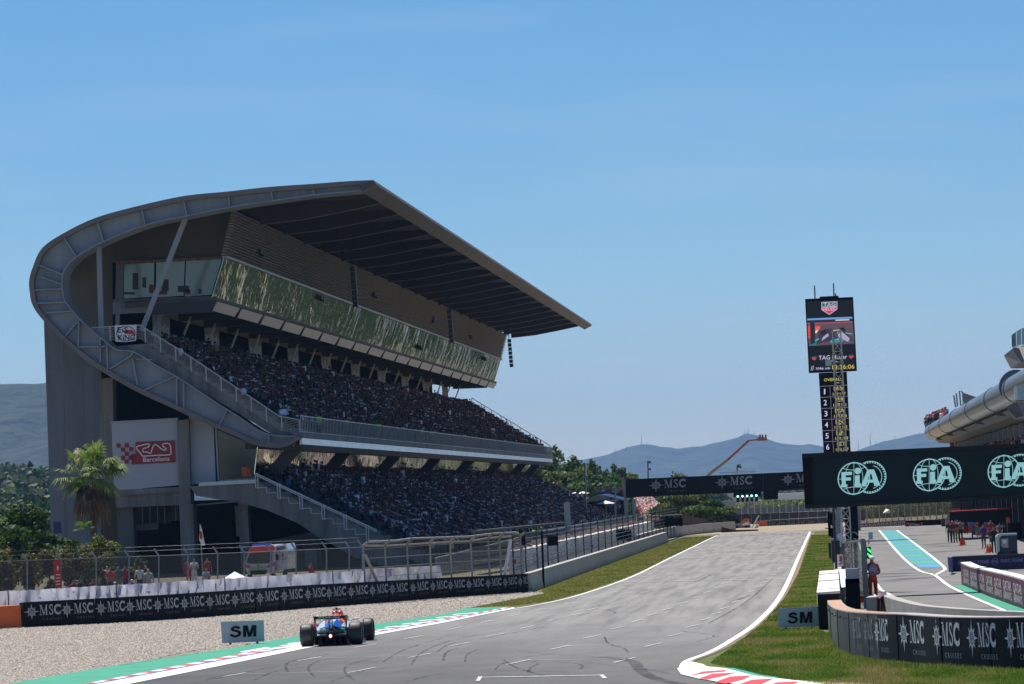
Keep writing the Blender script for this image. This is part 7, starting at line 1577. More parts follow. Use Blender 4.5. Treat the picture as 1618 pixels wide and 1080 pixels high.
FFN = thing('far_fence', 'tall dark mesh fence curving behind the far end of the pit lane', 'fence', tuple(P(1400, 830, 440)))
netting('far_net', (.10, .10, .105), .62, 1.2, .3)
for i in range(16):
    xa, xb = 1350+i*10, 1360+i*10; f = lambda x: 806-(x-1350)*.17; q = MB(); q.quad(P(xa, 834, 440), P(xb, 833, 440), P(xb, max(780, f(xb)), 440), P(xa, max(780, f(xa)), 440)); q.build('mesh_panel', MAT['far_net'], FFN); q = MB(); q.tube(P(xa, 834, 440), P(xa-1, max(778, f(xa)-2), 440), .06, 5); q.build('post', MAT['steel'], FFN)
q = MB(); q.add([tuple(P(1395, 810.5, 430)), tuple(P(1405, 805, 430)), tuple(P(1407, 810, 430)), tuple(P(1400, 803.5, 431))], [(0, 1, 3), (1, 2, 3), (0, 3, 2), (0, 2, 1)]); tag(q.build('parasol', MAT['white']), 'small white parasol by the fence at the far pit lane exit', 'parasol')
# --- pit building
BPX = 13.2
PBD = thing('pit_building', 'pit building with a long grey tube along its roof edge and cantilever canopy', 'building', (BPX, 300, 0))
XT, ZT, RTU = 11.0, 9.35, .80
def tubeY(px): return XT*7000/(px-1314)
mat('tube_metal', (.30, .29, .27), .32, metal=.75, noise=.2, nscale=.8, bump=.3, bscale=2.5, stretch=(1, .4, 1)); mat('tube_ring', (.11, .125, .17), .5)
ring_px = [1482.5, 1500, 1519, 1545, 1578, 1611.5]; ys_ = [478]+[tubeY(x) for x in ring_px][0:]+[225]
ys_ = sorted(set([round(y, 2) for y in ys_]))
for a, b_ in zip(ys_[:-1], ys_[1:]):
    q = MB(); q.lathe([(a+.05, 0), (a+.05, RTU), (b_-.05, RTU), (b_-.05, 0)], (XT, 0, ZT), 'y', 26); o = q.build('tube_section', MAT['tube_metal'], PBD); smooth_by_angle(o, 40)
for Y in ys_[1:-1]:
    q = MB(); q.lathe([(-.5, RTU*.9), (-.5, RTU*1.05), (.5, RTU*1.05), (.5, RTU*.9)], (XT, Y, ZT), 'y', 26); q.build('tube_ring', MAT['tube_ring'], PBD)
    q = MB(); q.prism([Vector((XT, Y-.3, ZT-RTU*1.02)), Vector((XT, Y-.3, ZT-RTU*1.35)), Vector((19, Y-.3, ZT-1.9)), Vector((19, Y-.3, ZT-1.5))], (0, .6, 0)); q.build('canopy_beam', MAT['tube_ring'], PBD)
q = MB(); q.prism([Vector((XT+.3, 232, ZT-RTU-.1)), Vector((XT+.8, 232, ZT-RTU-.45)), Vector((19, 232, ZT-1.6)), Vector((19, 232, ZT-.4)), Vector((XT+.8, 232, ZT-.2))], (0, 246, 0)); q.build('canopy', mat('canopy_beige', (.16, .15, .13), .7), PBD)
q = MB(); c_ = Vector((XT, 236, ZT)); q.lathe([(0, 0), (0, RTU*1.25), (.8, RTU*1.25), (.8, 0)], (XT+.1, 262, ZT+.2), 'y', 26); q.build('tube_end_plate', MAT['tube_ring'], PBD)
q = MB(); q.prism([P(1464, 668, 500), P(1478, 663, 500), P(1480, 690, 500), P(1466, 688, 500)], (0, 3, 0)); q.build('terrace_wall', mat('slate', (.10, .12, .15), .7), PBD)
q = MB(); q.prism([P(1466, 684, 495), P(1473, 679, 495), P(1476, 680, 495), P(1476, 683, 495), P(1467, 688, 495)], (0, 2, 0)); q.build('white_edge', MAT['white'], PBD)
q = MB(); q.prism([P(1467, 686, 490), P(1500, 686, 490), P(1505, 700, 490), P(1490, 700, 490), P(1489, 692, 490), P(1468, 691, 490)], (0, 3, 0)); q.build('end_block', mat('cream_wall', (.30, .27, .21), .8), PBD)
q = MB(); q.prism([Vector((12.6, 250, 0)), Vector((12.6, 250, 5.2)), Vector((20, 250, 5.2)), Vector((20, 250, 0))], (0, 225, 0)); q.build('garage_block', mat('garage_grey', (.20, .20, .21), .7, noise=.1), PBD)
q = MB(); q.prism([Vector((13.4, 250, 5.2)), Vector((13.4, 250, 7.9)), Vector((20, 250, 7.9)), Vector((20, 250, 5.2))], (0, 222, 0)); q.build('upper_floor', MAT['garage_grey'], PBD)
for i in range(22):
    Y = 255+i*10; q = MB(); q.prism([Vector((12.55, Y, .1)), Vector((12.55, Y+8, .1)), Vector((12.55, Y+8, 3.4)), Vector((12.55, Y, 3.4))], (.06, 0, 0)); q.build('garage_door', MAT['void'], PBD)
    q = MB(); q.bar((12.5, Y+9, 5.2), (12.5, Y+9, 6.4), .06, .06, up=(0, 1, 0)); q.build('rail_post', MAT['steel_dark'], PBD); q = MB(); q.bar((13.35, Y+3, 5.3), (13.35, Y+3, 7.9), .5, .5, up=(0, 1, 0)); q.build('pilaster', MAT['steel'], PBD)
for z in (5.5, 5.9, 6.4): q = MB(); q.bar((12.5, 255, z), (12.5, 472, z), .05, .05); q.build('balcony_rail', MAT['steel_dark'], PBD)
RB = thing('red_banner', 'dark red banner with white circuit line on the far end of the pit building', 'banner', tuple(P(1520, 694, 470)))
q = MB(); q.prism([P(1501, 684, 470), P(1540, 685.5, 470), P(1540, 706, 470), P(1501, 706, 470)], (0, .2, 0)); c = q.build('cloth', mat('banner_red', (.26, .03, .07), .7), RB)
sh = stroke2([(1508, -703), (1509, -696), (1513, -694), (1527, -694), (1530, -697), (1528, -700), (1524, -701)], 1.6); print_on('circuit_line', sh, lambda a, b: P(a, -b, 469.8), MAT['print_white'], c)
sh = stroke2([(1532, -702), (1535, -695), (1540, -693.5)], 1.6); print_on('circuit_line', sh, lambda a, b: P(a, -b, 469.8), MAT['print_white'], c)
HS = thing('roof_funnel', 'cream horn shaped roof funnel with three grey pipes above the tube', 'funnel', tuple(P(1520, 640, 400)))
q = MB(); q.prism([P(1519, 617, 400), P(1524, 621, 400), P(1543, 627, 400), P(1540, 632, 400), P(1517, 641, 400), P(1523, 636, 400), P(1526, 629, 400)], (0, 2, 0)); q.build('horn', MAT['cream_wall'], HS)
q = MB(); q.prism([P(1520, 622, 399.9), P(1525, 626, 399.9), P(1525, 632, 399.9), P(1521, 637, 399.9)], (0, .3, 0)); q.build('glass_disc', mat('cyan_glass', (.10, .28, .30), .2), HS)
for a, b_ in (((1507, 624), (1510, 643)), ((1511, 621), (1513, 642)), ((1516, 617), (1518, 640))): q = MB(); q.tube(P(*a, 400), P(*b_, 400), .07, 8); q.build('pipe', MAT['steel'], HS)
# control tower at the right edge
CT = thing('control_tower', 'control tower corner with glazed lookout rooms over angled grey soffits', 'tower', tuple(P(1605, 640, 205))); YC = 205
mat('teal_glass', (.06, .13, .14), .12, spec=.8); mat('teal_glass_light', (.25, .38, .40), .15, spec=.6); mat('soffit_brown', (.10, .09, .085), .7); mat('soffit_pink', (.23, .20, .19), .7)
def ct(x, y, d=0): return P(x, y, YC+d)
for pts, mm, nm in [([(1598.5, 529, 1.5), (1605.5, 523.5, .3), (1605.5, 546, .3), (1599, 548, 1.5)], 'teal_glass', 'lookout_window'), ([(1606.5, 523, .2), (1613.5, 518.5, -.3), (1613.5, 544, -.3), (1606.5, 546, .2)], 'teal_glass', 'lookout_window'), ([(1614.5, 518, -.4), (1700, 516, -.4), (1700, 544, -.4), (1614.5, 544, -.4)], 'teal_glass_light', 'lookout_window'),
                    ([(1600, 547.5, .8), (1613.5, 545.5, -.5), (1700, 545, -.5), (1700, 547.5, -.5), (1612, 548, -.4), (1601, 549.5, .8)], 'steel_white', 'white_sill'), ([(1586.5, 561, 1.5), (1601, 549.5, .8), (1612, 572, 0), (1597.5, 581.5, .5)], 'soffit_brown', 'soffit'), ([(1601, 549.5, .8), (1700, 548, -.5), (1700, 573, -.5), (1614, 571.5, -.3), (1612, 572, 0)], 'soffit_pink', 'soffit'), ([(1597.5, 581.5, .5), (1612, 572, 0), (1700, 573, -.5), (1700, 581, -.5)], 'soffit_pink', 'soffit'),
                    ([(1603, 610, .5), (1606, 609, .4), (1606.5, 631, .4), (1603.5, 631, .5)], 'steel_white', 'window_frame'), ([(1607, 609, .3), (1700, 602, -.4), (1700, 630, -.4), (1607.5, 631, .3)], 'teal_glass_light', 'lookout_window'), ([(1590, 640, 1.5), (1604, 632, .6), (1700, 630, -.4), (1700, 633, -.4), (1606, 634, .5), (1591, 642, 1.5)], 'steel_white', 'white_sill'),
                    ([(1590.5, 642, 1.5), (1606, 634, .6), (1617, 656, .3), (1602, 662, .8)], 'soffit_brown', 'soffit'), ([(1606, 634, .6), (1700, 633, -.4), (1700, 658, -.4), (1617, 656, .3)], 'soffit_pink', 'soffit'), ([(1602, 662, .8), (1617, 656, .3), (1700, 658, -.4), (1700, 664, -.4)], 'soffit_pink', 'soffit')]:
    q = MB(); q.prism([ct(*p) for p in pts], (0, .3, 0)); q.build(nm, MAT[mm], CT)
q = MB(); q.prism([Vector((10.2, 206.5, 0)), Vector((10.2, 206.5, 12.5)), Vector((13, 206.5, 12.5)), Vector((13, 206.5, 0))], (0, 4, 0)); q.build('tower_core', MAT['garage_grey'], CT)
# crane in the distance, hill masts, floodlight poles, far barrier and stands
CR = thing('boom_lift', 'far orange red boom lift with a small crew basket on its bent arm', 'crane', tuple(P(1117, 760, 620))); YR_ = 620
q = MB(); q.bar(P(1117, 752, YR_), P(1150, 726, YR_), .38, .38); q.build('lower_boom', mat('boom_tan', (.35, .24, .12), .6), CR); q = MB(); q.bar(P(1149, 727, YR_), P(1183, 696, YR_), .3, .3); q.build('upper_boom', mat('boom_red', (.42, .07, .04), .6), CR)
q = MB(); q.bar(P(1182, 696, YR_), P(1200, 694, YR_), .2, .2); q.box(P(1204, 694, YR_), (1.4, .8, .35)); q.box(P(1204, 690.5, YR_), (1.3, .8, .08)); q.build('basket', MAT['boom_red'], CR)
for x in (1201, 1205, 1210): q = MB(); q.box(P(x, 691, YR_), (.22, .25, .6)); q.ball(P(x, 687.3, YR_), .13, 6, 5); q.build('crew_figure', MAT['silhouette'], CR)
for i, (x, y0_, y1_, Y, lab) in enumerate([(1023.5, 728, 762, 640, 'thin dark pole with two floodlights left of the boom lift'), (1063, 744, 760, 640, 'short dark pole just left of the round tree above the gantry'), (925, 731, 795, 560, 'thin pole with a latticed grey top in front of the tree clump'), (972, 768, 845, 420, 'thin grey pole just left of the gantry post')]):
    t = thing('light_pole', lab, 'pole', tuple(P(x, y1_, Y))); q = MB(); q.tube(P(x, y0_, Y), P(x+1.2, y1_+12, Y), .10, 6); q.build('pole', MAT['steel_dark' if i < 2 else 'steel'], t)
    if i == 0:
        for yy in (730, 741): q = MB(); q.box(P(x+3, yy, Y), (.35, .3, .3)); q.build('floodlight', MAT['steel_dark'], t)
    if i == 2: q = MB(); q.tube(P(x, 731, Y), P(x+.5, 752, Y), .2, 6); q.build('lattice_head', MAT['galvanised'], t)
mat('mast_grey', (.20, .2, .2), .8)
for i, (x, y0_, y1_, h_) in enumerate([(1013.5, 688, 705, 0), (990, 704, 712, 0), (972, 707, 718, 0), (1176, 678, 688, 0), (1182, 674, 686, 0), (1191, 680, 688, 0), (1375, 684, 705, 0), (1356, 698, 712, 0), (1384, 697, 702, 0), (1414, 688, 694, 0)]):
    q = MB(); q.tube(P(x, y0_, 12900), P(x, y1_, 12900), .55, 4, 1.1); tag(q.build('hill_mast', MAT['mast_grey']), ['tallest mast on the left hump of the far hills', 'small mast left of the tallest on the left hump', 'leftmost small mast on the far hills', 'left mast on the summit behind the boom lift', 'middle mast on the summit behind the boom lift', 'right mast on the summit behind the boom lift', 'tallest mast on the hills right of the scoreboard', 'first mast right of the scoreboard on the hills', 'short mast by the clump on the right hills', 'rightmost mast on the far right slope'][i], 'mast', 'masts on the far hills')
FB = thing('far_barrier', 'distant orange and black tyre barrier behind the gravel at the end of the straight', 'barrier', tuple(P(1260, 830, 533))); YV = 488
q = MB(); q.prism([P(1194.5, 824, YV), P(1212, 823.5, YV), P(1212.5, 831, YV), P(1195, 832, YV)], (0, .8, 0)); q.build('orange_block', MAT['orange'], FB)
for i in range(9):
    xa = 1212.6+i*15.5; q = MB(); ya = 824-i*.42; q.prism([P(xa, ya, YV), P(xa+15.2, ya-.6, YV), P(xa+15.2, ya+6.8, YV), P(xa, ya+7.6, YV)], (0, .8, 0)); c = q.build('cover_panel', mat('black_far', (.02, .022, .035), .6), FB)
    print_on('logo', LOGO_A, lambda u, v: P(xa+7.5+u*4, ya+3.6-v*4.4, YV-.1), mat('far_print', (.25, .25, .27), .6), c)
q = MB(); q.prism([P(1196, 823, YV+2), P(1360, 815, YV+2), P(1360, 813, YV+2), P(1220, 821, YV+2)], (0, 1, 0)); q.build('pale_top', mat('dusty_white', (.42, .40, .37), .8), FB)
FSD = thing('far_grandstand', 'far grandstand with a flat white roof above dark fencing at the end of the straight', 'grandstand', tuple(P(1250, 800, 640))); YW = 640
q = MB(); q.prism([P(1229, 779.5, YW), P(1360, 773, YW), P(1360, 787, YW), P(1229, 789, YW)], (0, 6, 0)); q.build('roof', MAT['white'], FSD)
q = MB(); q.prism([P(1150, 780, YW-2), P(1162, 777, YW-2), P(1202, 791, YW-2), P(1204, 796, YW-2), P(1164, 793, YW-2), P(1150, 783, YW-2)], (0, 4, 0)); q.build('roof', mat('dusty_roof', (.45, .43, .40), .7), FSD)
q = MB(); q.prism([P(1138, 792, YW+3), P(1162, 790, YW+3), P(1164, 822, YW+3), P(1140, 824, YW+3)], (0, 6, 0)); q.build('side_building', mat('pale_blue_wall', (.30, .34, .38), .8), FSD)
for i in range(18):
    xa = 1162+i*10; q = MB(); q.prism([P(xa, 803-i*.4, YW-4), P(xa+9.6, 802.6-i*.4, YW-4), P(xa+9.6, 812-i*.4, YW-4), P(xa, 812-i*.4, YW-4)], (0, .4, 0)); q.build('front_panel', mat('panel_blue_grey', (.13, .15, .17), .7), FSD); q = MB(); q.tube(P(xa, 812-i*.4, YW-5), P(xa, 795-i*.4, YW-5), .07, 5); q.build('fence_post', MAT['steel'], FSD)
DFN = thing('dark_fence', 'dark screened fence behind the far tyre barrier', 'fence', tuple(P(1240, 822, 500)))
for i in range(15):
    xa = 1142+i*15; q = MB(); q.prism([P(xa, 813-i*.55, 500), P(xa+14.8, 812.4-i*.55, 500), P(xa+14.8, 828-i*.3, 500), P(xa, 829-i*.3, 500)], (0, .2, 0)); q.build('screen_panel', mat('screen_dark', (.045, .05, .058), .8, noise=.2, nscale=.6), DFN)
RM = thing('recovery_vehicle', 'far white and purple recovery vehicle with a raised orange arm beside the fence', 'vehicle', tuple(P(1168, 836, 500))); YM = 478
q = MB(); q.prism([P(1158, 829, YM), P(1172, 826.5, YM), P(1176, 824.5, YM), P(1184, 824, YM), P(1186, 833, YM), P(1160, 835, YM)], (0, 2, 0)); q.build('body', mat('mauve', (.30, .27, .36), .5), RM)
q = MB(); q.prism([P(1172, 828, YM-.3), P(1182, 823.5, YM-.3), P(1185, 829, YM-.3), P(1174, 830, YM-.3)], (0, .4, 0)); q.build('white_sheet', MAT['white'], RM); q = MB(); q.bar(P(1172, 827, YM), P(1178, 820, YM), .25, .25); q.bar(P(1178, 820, YM), P(1184, 822, YM), .25, .25); q.build('orange_arm', MAT['cone_orange'], RM)
for x in (1163, 1180): q = MB(); q.tube(P(x, 835, YM-.2), P(x, 835, YM-.2)+Vector((0, 2.2, 0)), .35, 10); q.build('wheel', MAT['rubber'], RM)
for x, y in ((1153, 821), (1158, 822)): steward(P(x, y, 505).x, 505, P(x, y+6, 505).z, 0, f"far marshal in a neon vest, {'left' if x < 1155 else 'right'} of a pair by the end fence", 'marshals by the far fence')
q = MB(); q.bar(P(1192, 838, 470), P(1198, 828, 470), .3, .3); q.bar(P(1186, 838, 470), P(1199, 814, 470), .12, .12); tag(q.build('leaning_post', MAT['white']), 'leaning white post at the end of the brown mesh', 'post')
# sunlit spectators on the bank under the gantry, tents
bank = [P(1003, 786, 540), P(1024, 786, 540), P(1062, 806, 528), P(1080, 813, 522), P(1079, 818, 520), P(1022, 818, 520), P(1012, 806, 526)]
q = MB(); q.prism([Vector(p)+Vector((0, 1.2, -.6)) for p in bank], (0, 1, -3.5)); tag(q.build('spectator_bank', MAT['concrete_dark']), kind='structure')
items = []; rb_ = np.random.default_rng(31); bp = [(1003, 786), (1024, 786), (1062, 806), (1080, 813), (1079, 818), (1022, 818), (1012, 806)]
lit = [(.75, .75, .75), (.65, .05, .04), (.7, .1, .05), (.75, .7, .7), (.1, .15, .4), (.75, .35, .3), (.8, .8, .8), (.06, .06, .07)]
while len(items) < 900:
    x, y = rb_.uniform(1003, 1128), rb_.uniform(785, 818)
    if not (in_poly(np.array([x]), np.array([y]), bp)[0] or (1078 <= x <= 1126 and 812.5 < y < 816.5)): continue
    Y = 540-(y-786)*.62; p = P(x, y, Y); c = lit[int(rb_.integers(8))]; items.append((p.x, p.y, p.z-.9, rb_.uniform(-2.2, -.9), 1., c, lit[int(rb_.integers(8))], (.05, .06, .1), (.4, .22, .15), int(rb_.integers(6))))
for i in range(60):
    x = rb_.uniform(945, 984); y = 776+rb_.uniform(-2.5, 1.5); p = P(x, y, 590); items.append((p.x, p.y, p.z-.9, -1.5, 1., lit[int(rb_.integers(8))], lit[int(rb_.integers(8))], (.05, .06, .1), (.4, .22, .15), 0))
for i in range(30):
    x = rb_.uniform(963, 977); y = 797+rb_.uniform(-4, 3); p = P(x, y, 560); items.append((p.x, p.y, p.z-.9, -1.5, 1., lit[int(rb_.integers(8))], lit[int(rb_.integers(8))], (.05, .06, .1), (.4, .22, .15), 0))
V, F, C = crowd_arrays(items, person_sitting); tag(link('sunlit_crowd', fast_mesh('sunlit_crowd', V, F, MAT['people'], C)), 'sunlit crowd in red and white clothes on the bank under the gantry', 'crowd', kind='stuff')
q = MB(); q.prism([P(943, 781, 592), P(986, 779, 592), P(988, 830, 592), P(945, 830, 592)], (0, 4, 0)); tag(q.build('terrace_block', MAT['office_grey']), 'grey terrace block under a row of sunlit spectators left of the gantry', 'terrace')
TN = thing('marquee', 'white gabled marquee with a dark open front left of the gantry post', 'marquee', tuple(P(945, 800, 575))); YQ = 575
q = MB(); q.add([tuple(P(916, 792, YQ)), tuple(P(947, 780.5, YQ)), tuple(P(988, 790, YQ)), tuple(P(996, 788, YQ+14)), tuple(P(962, 779.5, YQ+14)), tuple(P(925, 789, YQ+14))], [(0, 1, 4, 5), (1, 2, 3, 4)]); q.build('roof_cloth', MAT['white'], TN, fix=False)
q = MB(); q.prism([P(916, 792.5, YQ), P(947, 781, YQ), P(966, 785.5, YQ), P(940, 792, YQ)], (0, .1, 0)); q.build('gable', mat('gable_grey', (.30, .31, .31), .8), TN)
q = MB(); q.prism([P(920, 792, YQ+6), P(987, 790, YQ+6), P(987, 812, YQ+6), P(920, 812, YQ+6)], (0, .1, 0)); q.build('dark_interior', MAT['void'], TN)
for i, (x, y, w_, Y) in enumerate([(909, 777, 10, 600), (921, 776, 11, 605), (899, 781, 8, 598), (957, 790.5, 16, 520)]):
    t = thing('parasol', ['left cream parasol of the row beyond the stand end', 'middle cream parasol of the row beyond the stand end', 'low cream parasol nearest the stand end', 'wide pale parasol in front of the white marquee'][i], 'parasol', tuple(P(x, y+10, Y)), 'parasols beyond the grandstand'); c = P(x, y, Y); R_ = w_*Y/7000; q = MB(); vs = [c]+[c+Vector((R_*math.cos(2*PI*k/8), R_*math.sin(2*PI*k/8), -R_*.32)) for k in range(8)]; q.add(vs, [(0, 1+k, 1+(k+1) % 8) for k in range(8)]); q.build('canopy', MAT['cover_white'], t); q = MB(); q.tube(c-Vector((0, 0, .05)), c-Vector((0, 0, 2.4)), .05, 5); q.build('pole', MAT['steel'], t)
# ================================================================== people as continuous bodies
def skin_body(joints, edges, radii):
    me = bpy.data.meshes.new('b'); me.from_pydata([tuple(j) for j in joints], edges, []); o = bpy.data.objects.new('b', me); COL.objects.link(o)
    md = o.modifiers.new('s', 'SKIN'); sv = me.skin_vertices[0].data
    for i, r in enumerate(radii): sv[i].radius = (r[0], r[1]) if hasattr(r, '__len__') else (r, r)
    for i in range(len(sv)): sv[i].use_root = (i == 0)
    md.use_smooth_shade = True; sb = o.modifiers.new('u', 'SUBSURF'); sb.levels = 1; sb.render_levels = 1
    dg = bpy.context.evaluated_depsgraph_get(); m2 = bpy.data.meshes.new_from_object(o.evaluated_get(dg)); bpy.data.objects.remove(o); return m2
# joints: 0 pelvis 1 waist 2 chest 3 neck 4 head 5 headtop | L: 6 hip 7 knee 8 ankle 9 toe | R: 10.. | arms L: 14 shoulder 15 elbow 16 wrist 17 hand | R: 18..
def body_pose(pose):
    P0 = {'stand': dict(hip=.96, kneeL=(0, .02, .5), kneeR=(0, .02, .5), ankL=(0, 0, .09), ankR=(0, 0, .09), elL=(.03, .0), wrL=None)}
    z = .96; J = [(0, 0, z), (0, 0, z+.17), (0, .0, z+.40), (0, .01, z+.55), (0, -.01, z+.67), (0, -.01, z+.76)]
    if pose in ('stand', 'fold', 'hips', 'walk'):
        kl, al = ((-.10, -.01, .50), (-.11, .02, .08)); kr, ar = ((.10, -.01, .50), (.11, .02, .08))
        if pose == 'walk': kl, al, kr, ar = (-.09, -.16, .52), (-.09, -.05, .1), (.09, .05, .5), (.09, .24, .12)
        J += [(-.10, 0, z-.05), kl, al, (al[0], al[1]-.17, .04), (.10, 0, z-.05), kr, ar, (ar[0], ar[1]-.17, .04)]
        if pose == 'fold': J += [(-.19, 0, z+.46), (-.27, -.02, z+.2), (-.12, -.2, z+.17), (.0, -.23, z+.2), (.19, 0, z+.46), (.27, -.02, z+.2), (.12, -.2, z+.14), (.0, -.24, z+.13)]
        elif pose == 'hips': J += [(-.19, 0, z+.46), (-.36, .06, z+.22), (-.2, -.05, z+.04), (-.14, -.1, z+.04), (.19, 0, z+.46), (.36, .06, z+.22), (.2, -.05, z+.04), (.14, -.1, z+.04)]
        elif pose == 'walk': J += [(-.19, 0, z+.46), (-.25, .1, z+.2), (-.23, .02, z-.02), (-.23, -.04, z-.08), (.19, 0, z+.46), (.25, -.08, z+.2), (.22, -.25, z+.08), (.22, -.32, z+.08)]
        else: J += [(-.19, 0, z+.46), (-.26, .03, z+.17), (-.27, -.03, z-.09), (-.27, -.05, z-.18), (.19, 0, z+.46), (.26, .03, z+.17), (.27, -.03, z-.09), (.27, -.05, z-.18)]
    elif pose == 'sit':
        z = .48; J = [(0, 0, z), (0, .02, z+.17), (0, .04, z+.40), (0, .03, z+.55), (0, 0, z+.67), (0, 0, z+.76)]
        J += [(-.10, -.03, z), (-.13, -.45, z+.04), (-.13, -.5, .09), (-.13, -.66, .05), (.10, -.03, z), (.13, -.45, z+.04), (.13, -.55, .09), (.13, -.71, .05)]
        J += [(-.19, .03, z+.46), (-.25, -.05, z+.2), (-.16, -.28, z+.12), (-.1, -.35, z+.12), (.19, .03, z+.46), (.25, -.05, z+.2), (.16, -.28, z+.12), (.1, -.35, z+.12)]
    E = [(0, 1), (1, 2), (2, 3), (3, 4), (4, 5), (0, 6), (6, 7), (7, 8), (8, 9), (0, 10), (10, 11), (11, 12), (12, 13), (2, 14), (14, 15), (15, 16), (16, 17), (2, 18), (18, 19), (19, 20), (20, 21)]
    R = [(.15, .11), (.13, .10), (.155, .11), .055, (.078, .095), (.06, .07), .10, .07, .05, .04, .10, .07, .05, .04, .075, .048, .032, .035, .075, .048, .032, .035]
    return [Vector(j) for j in J], E, R
POSES = {}
def get_pose(p):
    if p not in POSES:
        J, E, R = body_pose(p); m = skin_body(J, E, R); V = np.array([v.co[:] for v in m.vertices]); F = [tuple(f.vertices) for f in m.polygons]; bpy.data.meshes.remove(m)
        best = np.full(len(V), 9e9); role = np.zeros(len(V), int)
        for k, (a, b) in enumerate(E):
            A, B = np.array(J[a]), np.array(J[b]); ab = B-A; t = np.clip(((V-A)@ab)/(ab@ab), 0, 1); d = np.linalg.norm(V-(A+t[:, None]*ab), axis=1); m_ = d < best; best[m_] = d[m_]; role[m_] = k
        POSES[p] = (V, F, role, J)
    return POSES[p]
def person(label, group, loc, rz, pose='stand', top=(.5, .05, .02), legs=(.05, .05, .08), skin=(.45, .24, .16), hat=(.03, .02, .015), shoes=(.03, .03, .03), sleeve=None, shorts=False, cap=None, vest=None, scale=1.):
    V, F, role, J = get_pose(pose); sleeve = sleeve or skin
    cmap = {}; rc = {}
    for k in range(21): rc[k] = {0: top, 1: top, 2: top, 3: skin, 4: hat if cap is None else hat, 5: legs, 6: legs, 7: skin if shorts else legs, 8: shoes, 9: legs, 10: legs, 11: skin if shorts else legs, 12: shoes, 13: top, 14: top, 15: sleeve, 16: skin, 17: top, 18: top, 19: sleeve, 20: skin}[k]
    C = np.array([rc[k] for k in role]); hz = J[4].z
    hm = (V[:, 2] > hz+.0) & (role >= 3) & (role <= 4); C[hm & (V[:, 1] > J[4].y-.06)] = hat; C[hm & (V[:, 2] > hz+.055)] = hat; C[(role <= 4) & (V[:, 2] > J[3].z+.04) & ~(hm & ((V[:, 1] > J[4].y-.06) | (V[:, 2] > hz+.055)))] = skin
    me = bpy.data.meshes.new('person'); me.from_pydata([tuple(v) for v in V], [], F); a = me.color_attributes.new('col', 'FLOAT_COLOR', 'POINT'); c4 = np.ones((len(V), 4), np.float32); c4[:, :3] = C; a.data.foreach_set('color', c4.ravel()); me.polygons.foreach_set('use_smooth', [True]*len(F)); me.materials.append(MAT['people'])
    if cap is None and vest is None:
        o = link('person', me); o.location = loc; o.rotation_euler = (0, 0, rz); o.scale = (scale,)*3; return tag(o, label, 'person', group)
    t = thing('person', label, 'person', (0, 0, 0), group); WL[t.name] = Vector((0, 0, 0)); b = link('body', me, t); h = J[4]
    if cap is not None:
        q = MB(); q.ball((h.x, h.y, h.z+.055), (.105, .125, .085), 12, 8); q.tube((h.x, h.y-.02, h.z+.035), (h.x, h.y-.02, h.z+.05), .13, 14); q.build('helmet', mat('hat_%02x%02x%02x' % tuple(int(c*255) for c in cap), cap, .4), t, smooth=True)
    for s in (-1, 1): q = MB(); q.ball((h.x+s*.035, h.y-.088, h.z+.01), .012, 6, 4); q.build('eye', MAT['black'], t)
    q = MB(); q.add([(h.x-.015, h.y-.085, h.z-.02), (h.x+.015, h.y-.085, h.z-.02), (h.x, h.y-.115, h.z-.02), (h.x, h.y-.088, h.z+.02)], [(0, 1, 2), (0, 2, 3), (1, 3, 2), (0, 3, 1)]); q.build('nose', mat('skin_tone', skin, .6), t)
    if vest is not None:
        q = MB(); c = J[1]; 
        q.prism([Vector((-.17, c.y-.135, c.z-.06)), Vector((.17, c.y-.135, c.z-.06)), Vector((.165, c.y-.14, c.z+.22)), Vector((.07, c.y-.125, c.z+.33)), Vector((-.07, c.y-.125, c.z+.33)), Vector((-.165, c.y-.14, c.z+.22))], (0, .012, 0)); q.build('tabard', mat('tabard', vest, .6, noise=.3, nscale=20), t)
        for k in range(3): q = MB(); q.box((0, c.y-.143, c.z+.02+k*.085), (.22, .006, .03)); q.build('tabard_band', mat('tabard_band', (.55, .45, .55), .6), t)
    t.location = loc; t.rotation_euler = (0, 0, rz); t.scale = (scale,)*3; return t
ORG, RED_, WHT, BLK, NVY, GRY = (.62, .07, .015), (.45, .015, .02), (.72, .72, .72), (.02, .02, .022), (.02, .03, .08), (.2, .2, .2)
mp_ = G(1381, 959); person('marshal in orange overalls, lilac tabard and white helmet standing by the fence frame', None, tuple(mp_+Vector((0, 0, .08))), .25, 'fold', top=(.55, .06, .015), legs=(.42, .02, .012), sleeve=(.55, .06, .015), skin=(.3, .16, .11), cap=(.8, .8, .82), vest=(.30, .20, .36), shoes=(.4, .05, .03), scale=.97)
q = MB(); q.ball(G(1384, 963)+Vector((0, 0, .3)), (.09, .09, .22), 8, 6); tag(q.build('extinguisher', mat('white_gloss', (.7, .7, .7), .3)), 'small white bottle at the feet of the marshal', 'bottle')
q = MB(); c = G(1374, 958); q.box(c+Vector((-.15, -.1, .25)), (.5, .3, .18)); q.box(c+Vector((-.25, -.15, .36)), (.2, .2, .1)); tag(q.build('orange_bag', MAT['cone_orange']), 'orange bag lying inside the curved barrier beside the marshal', 'bag')
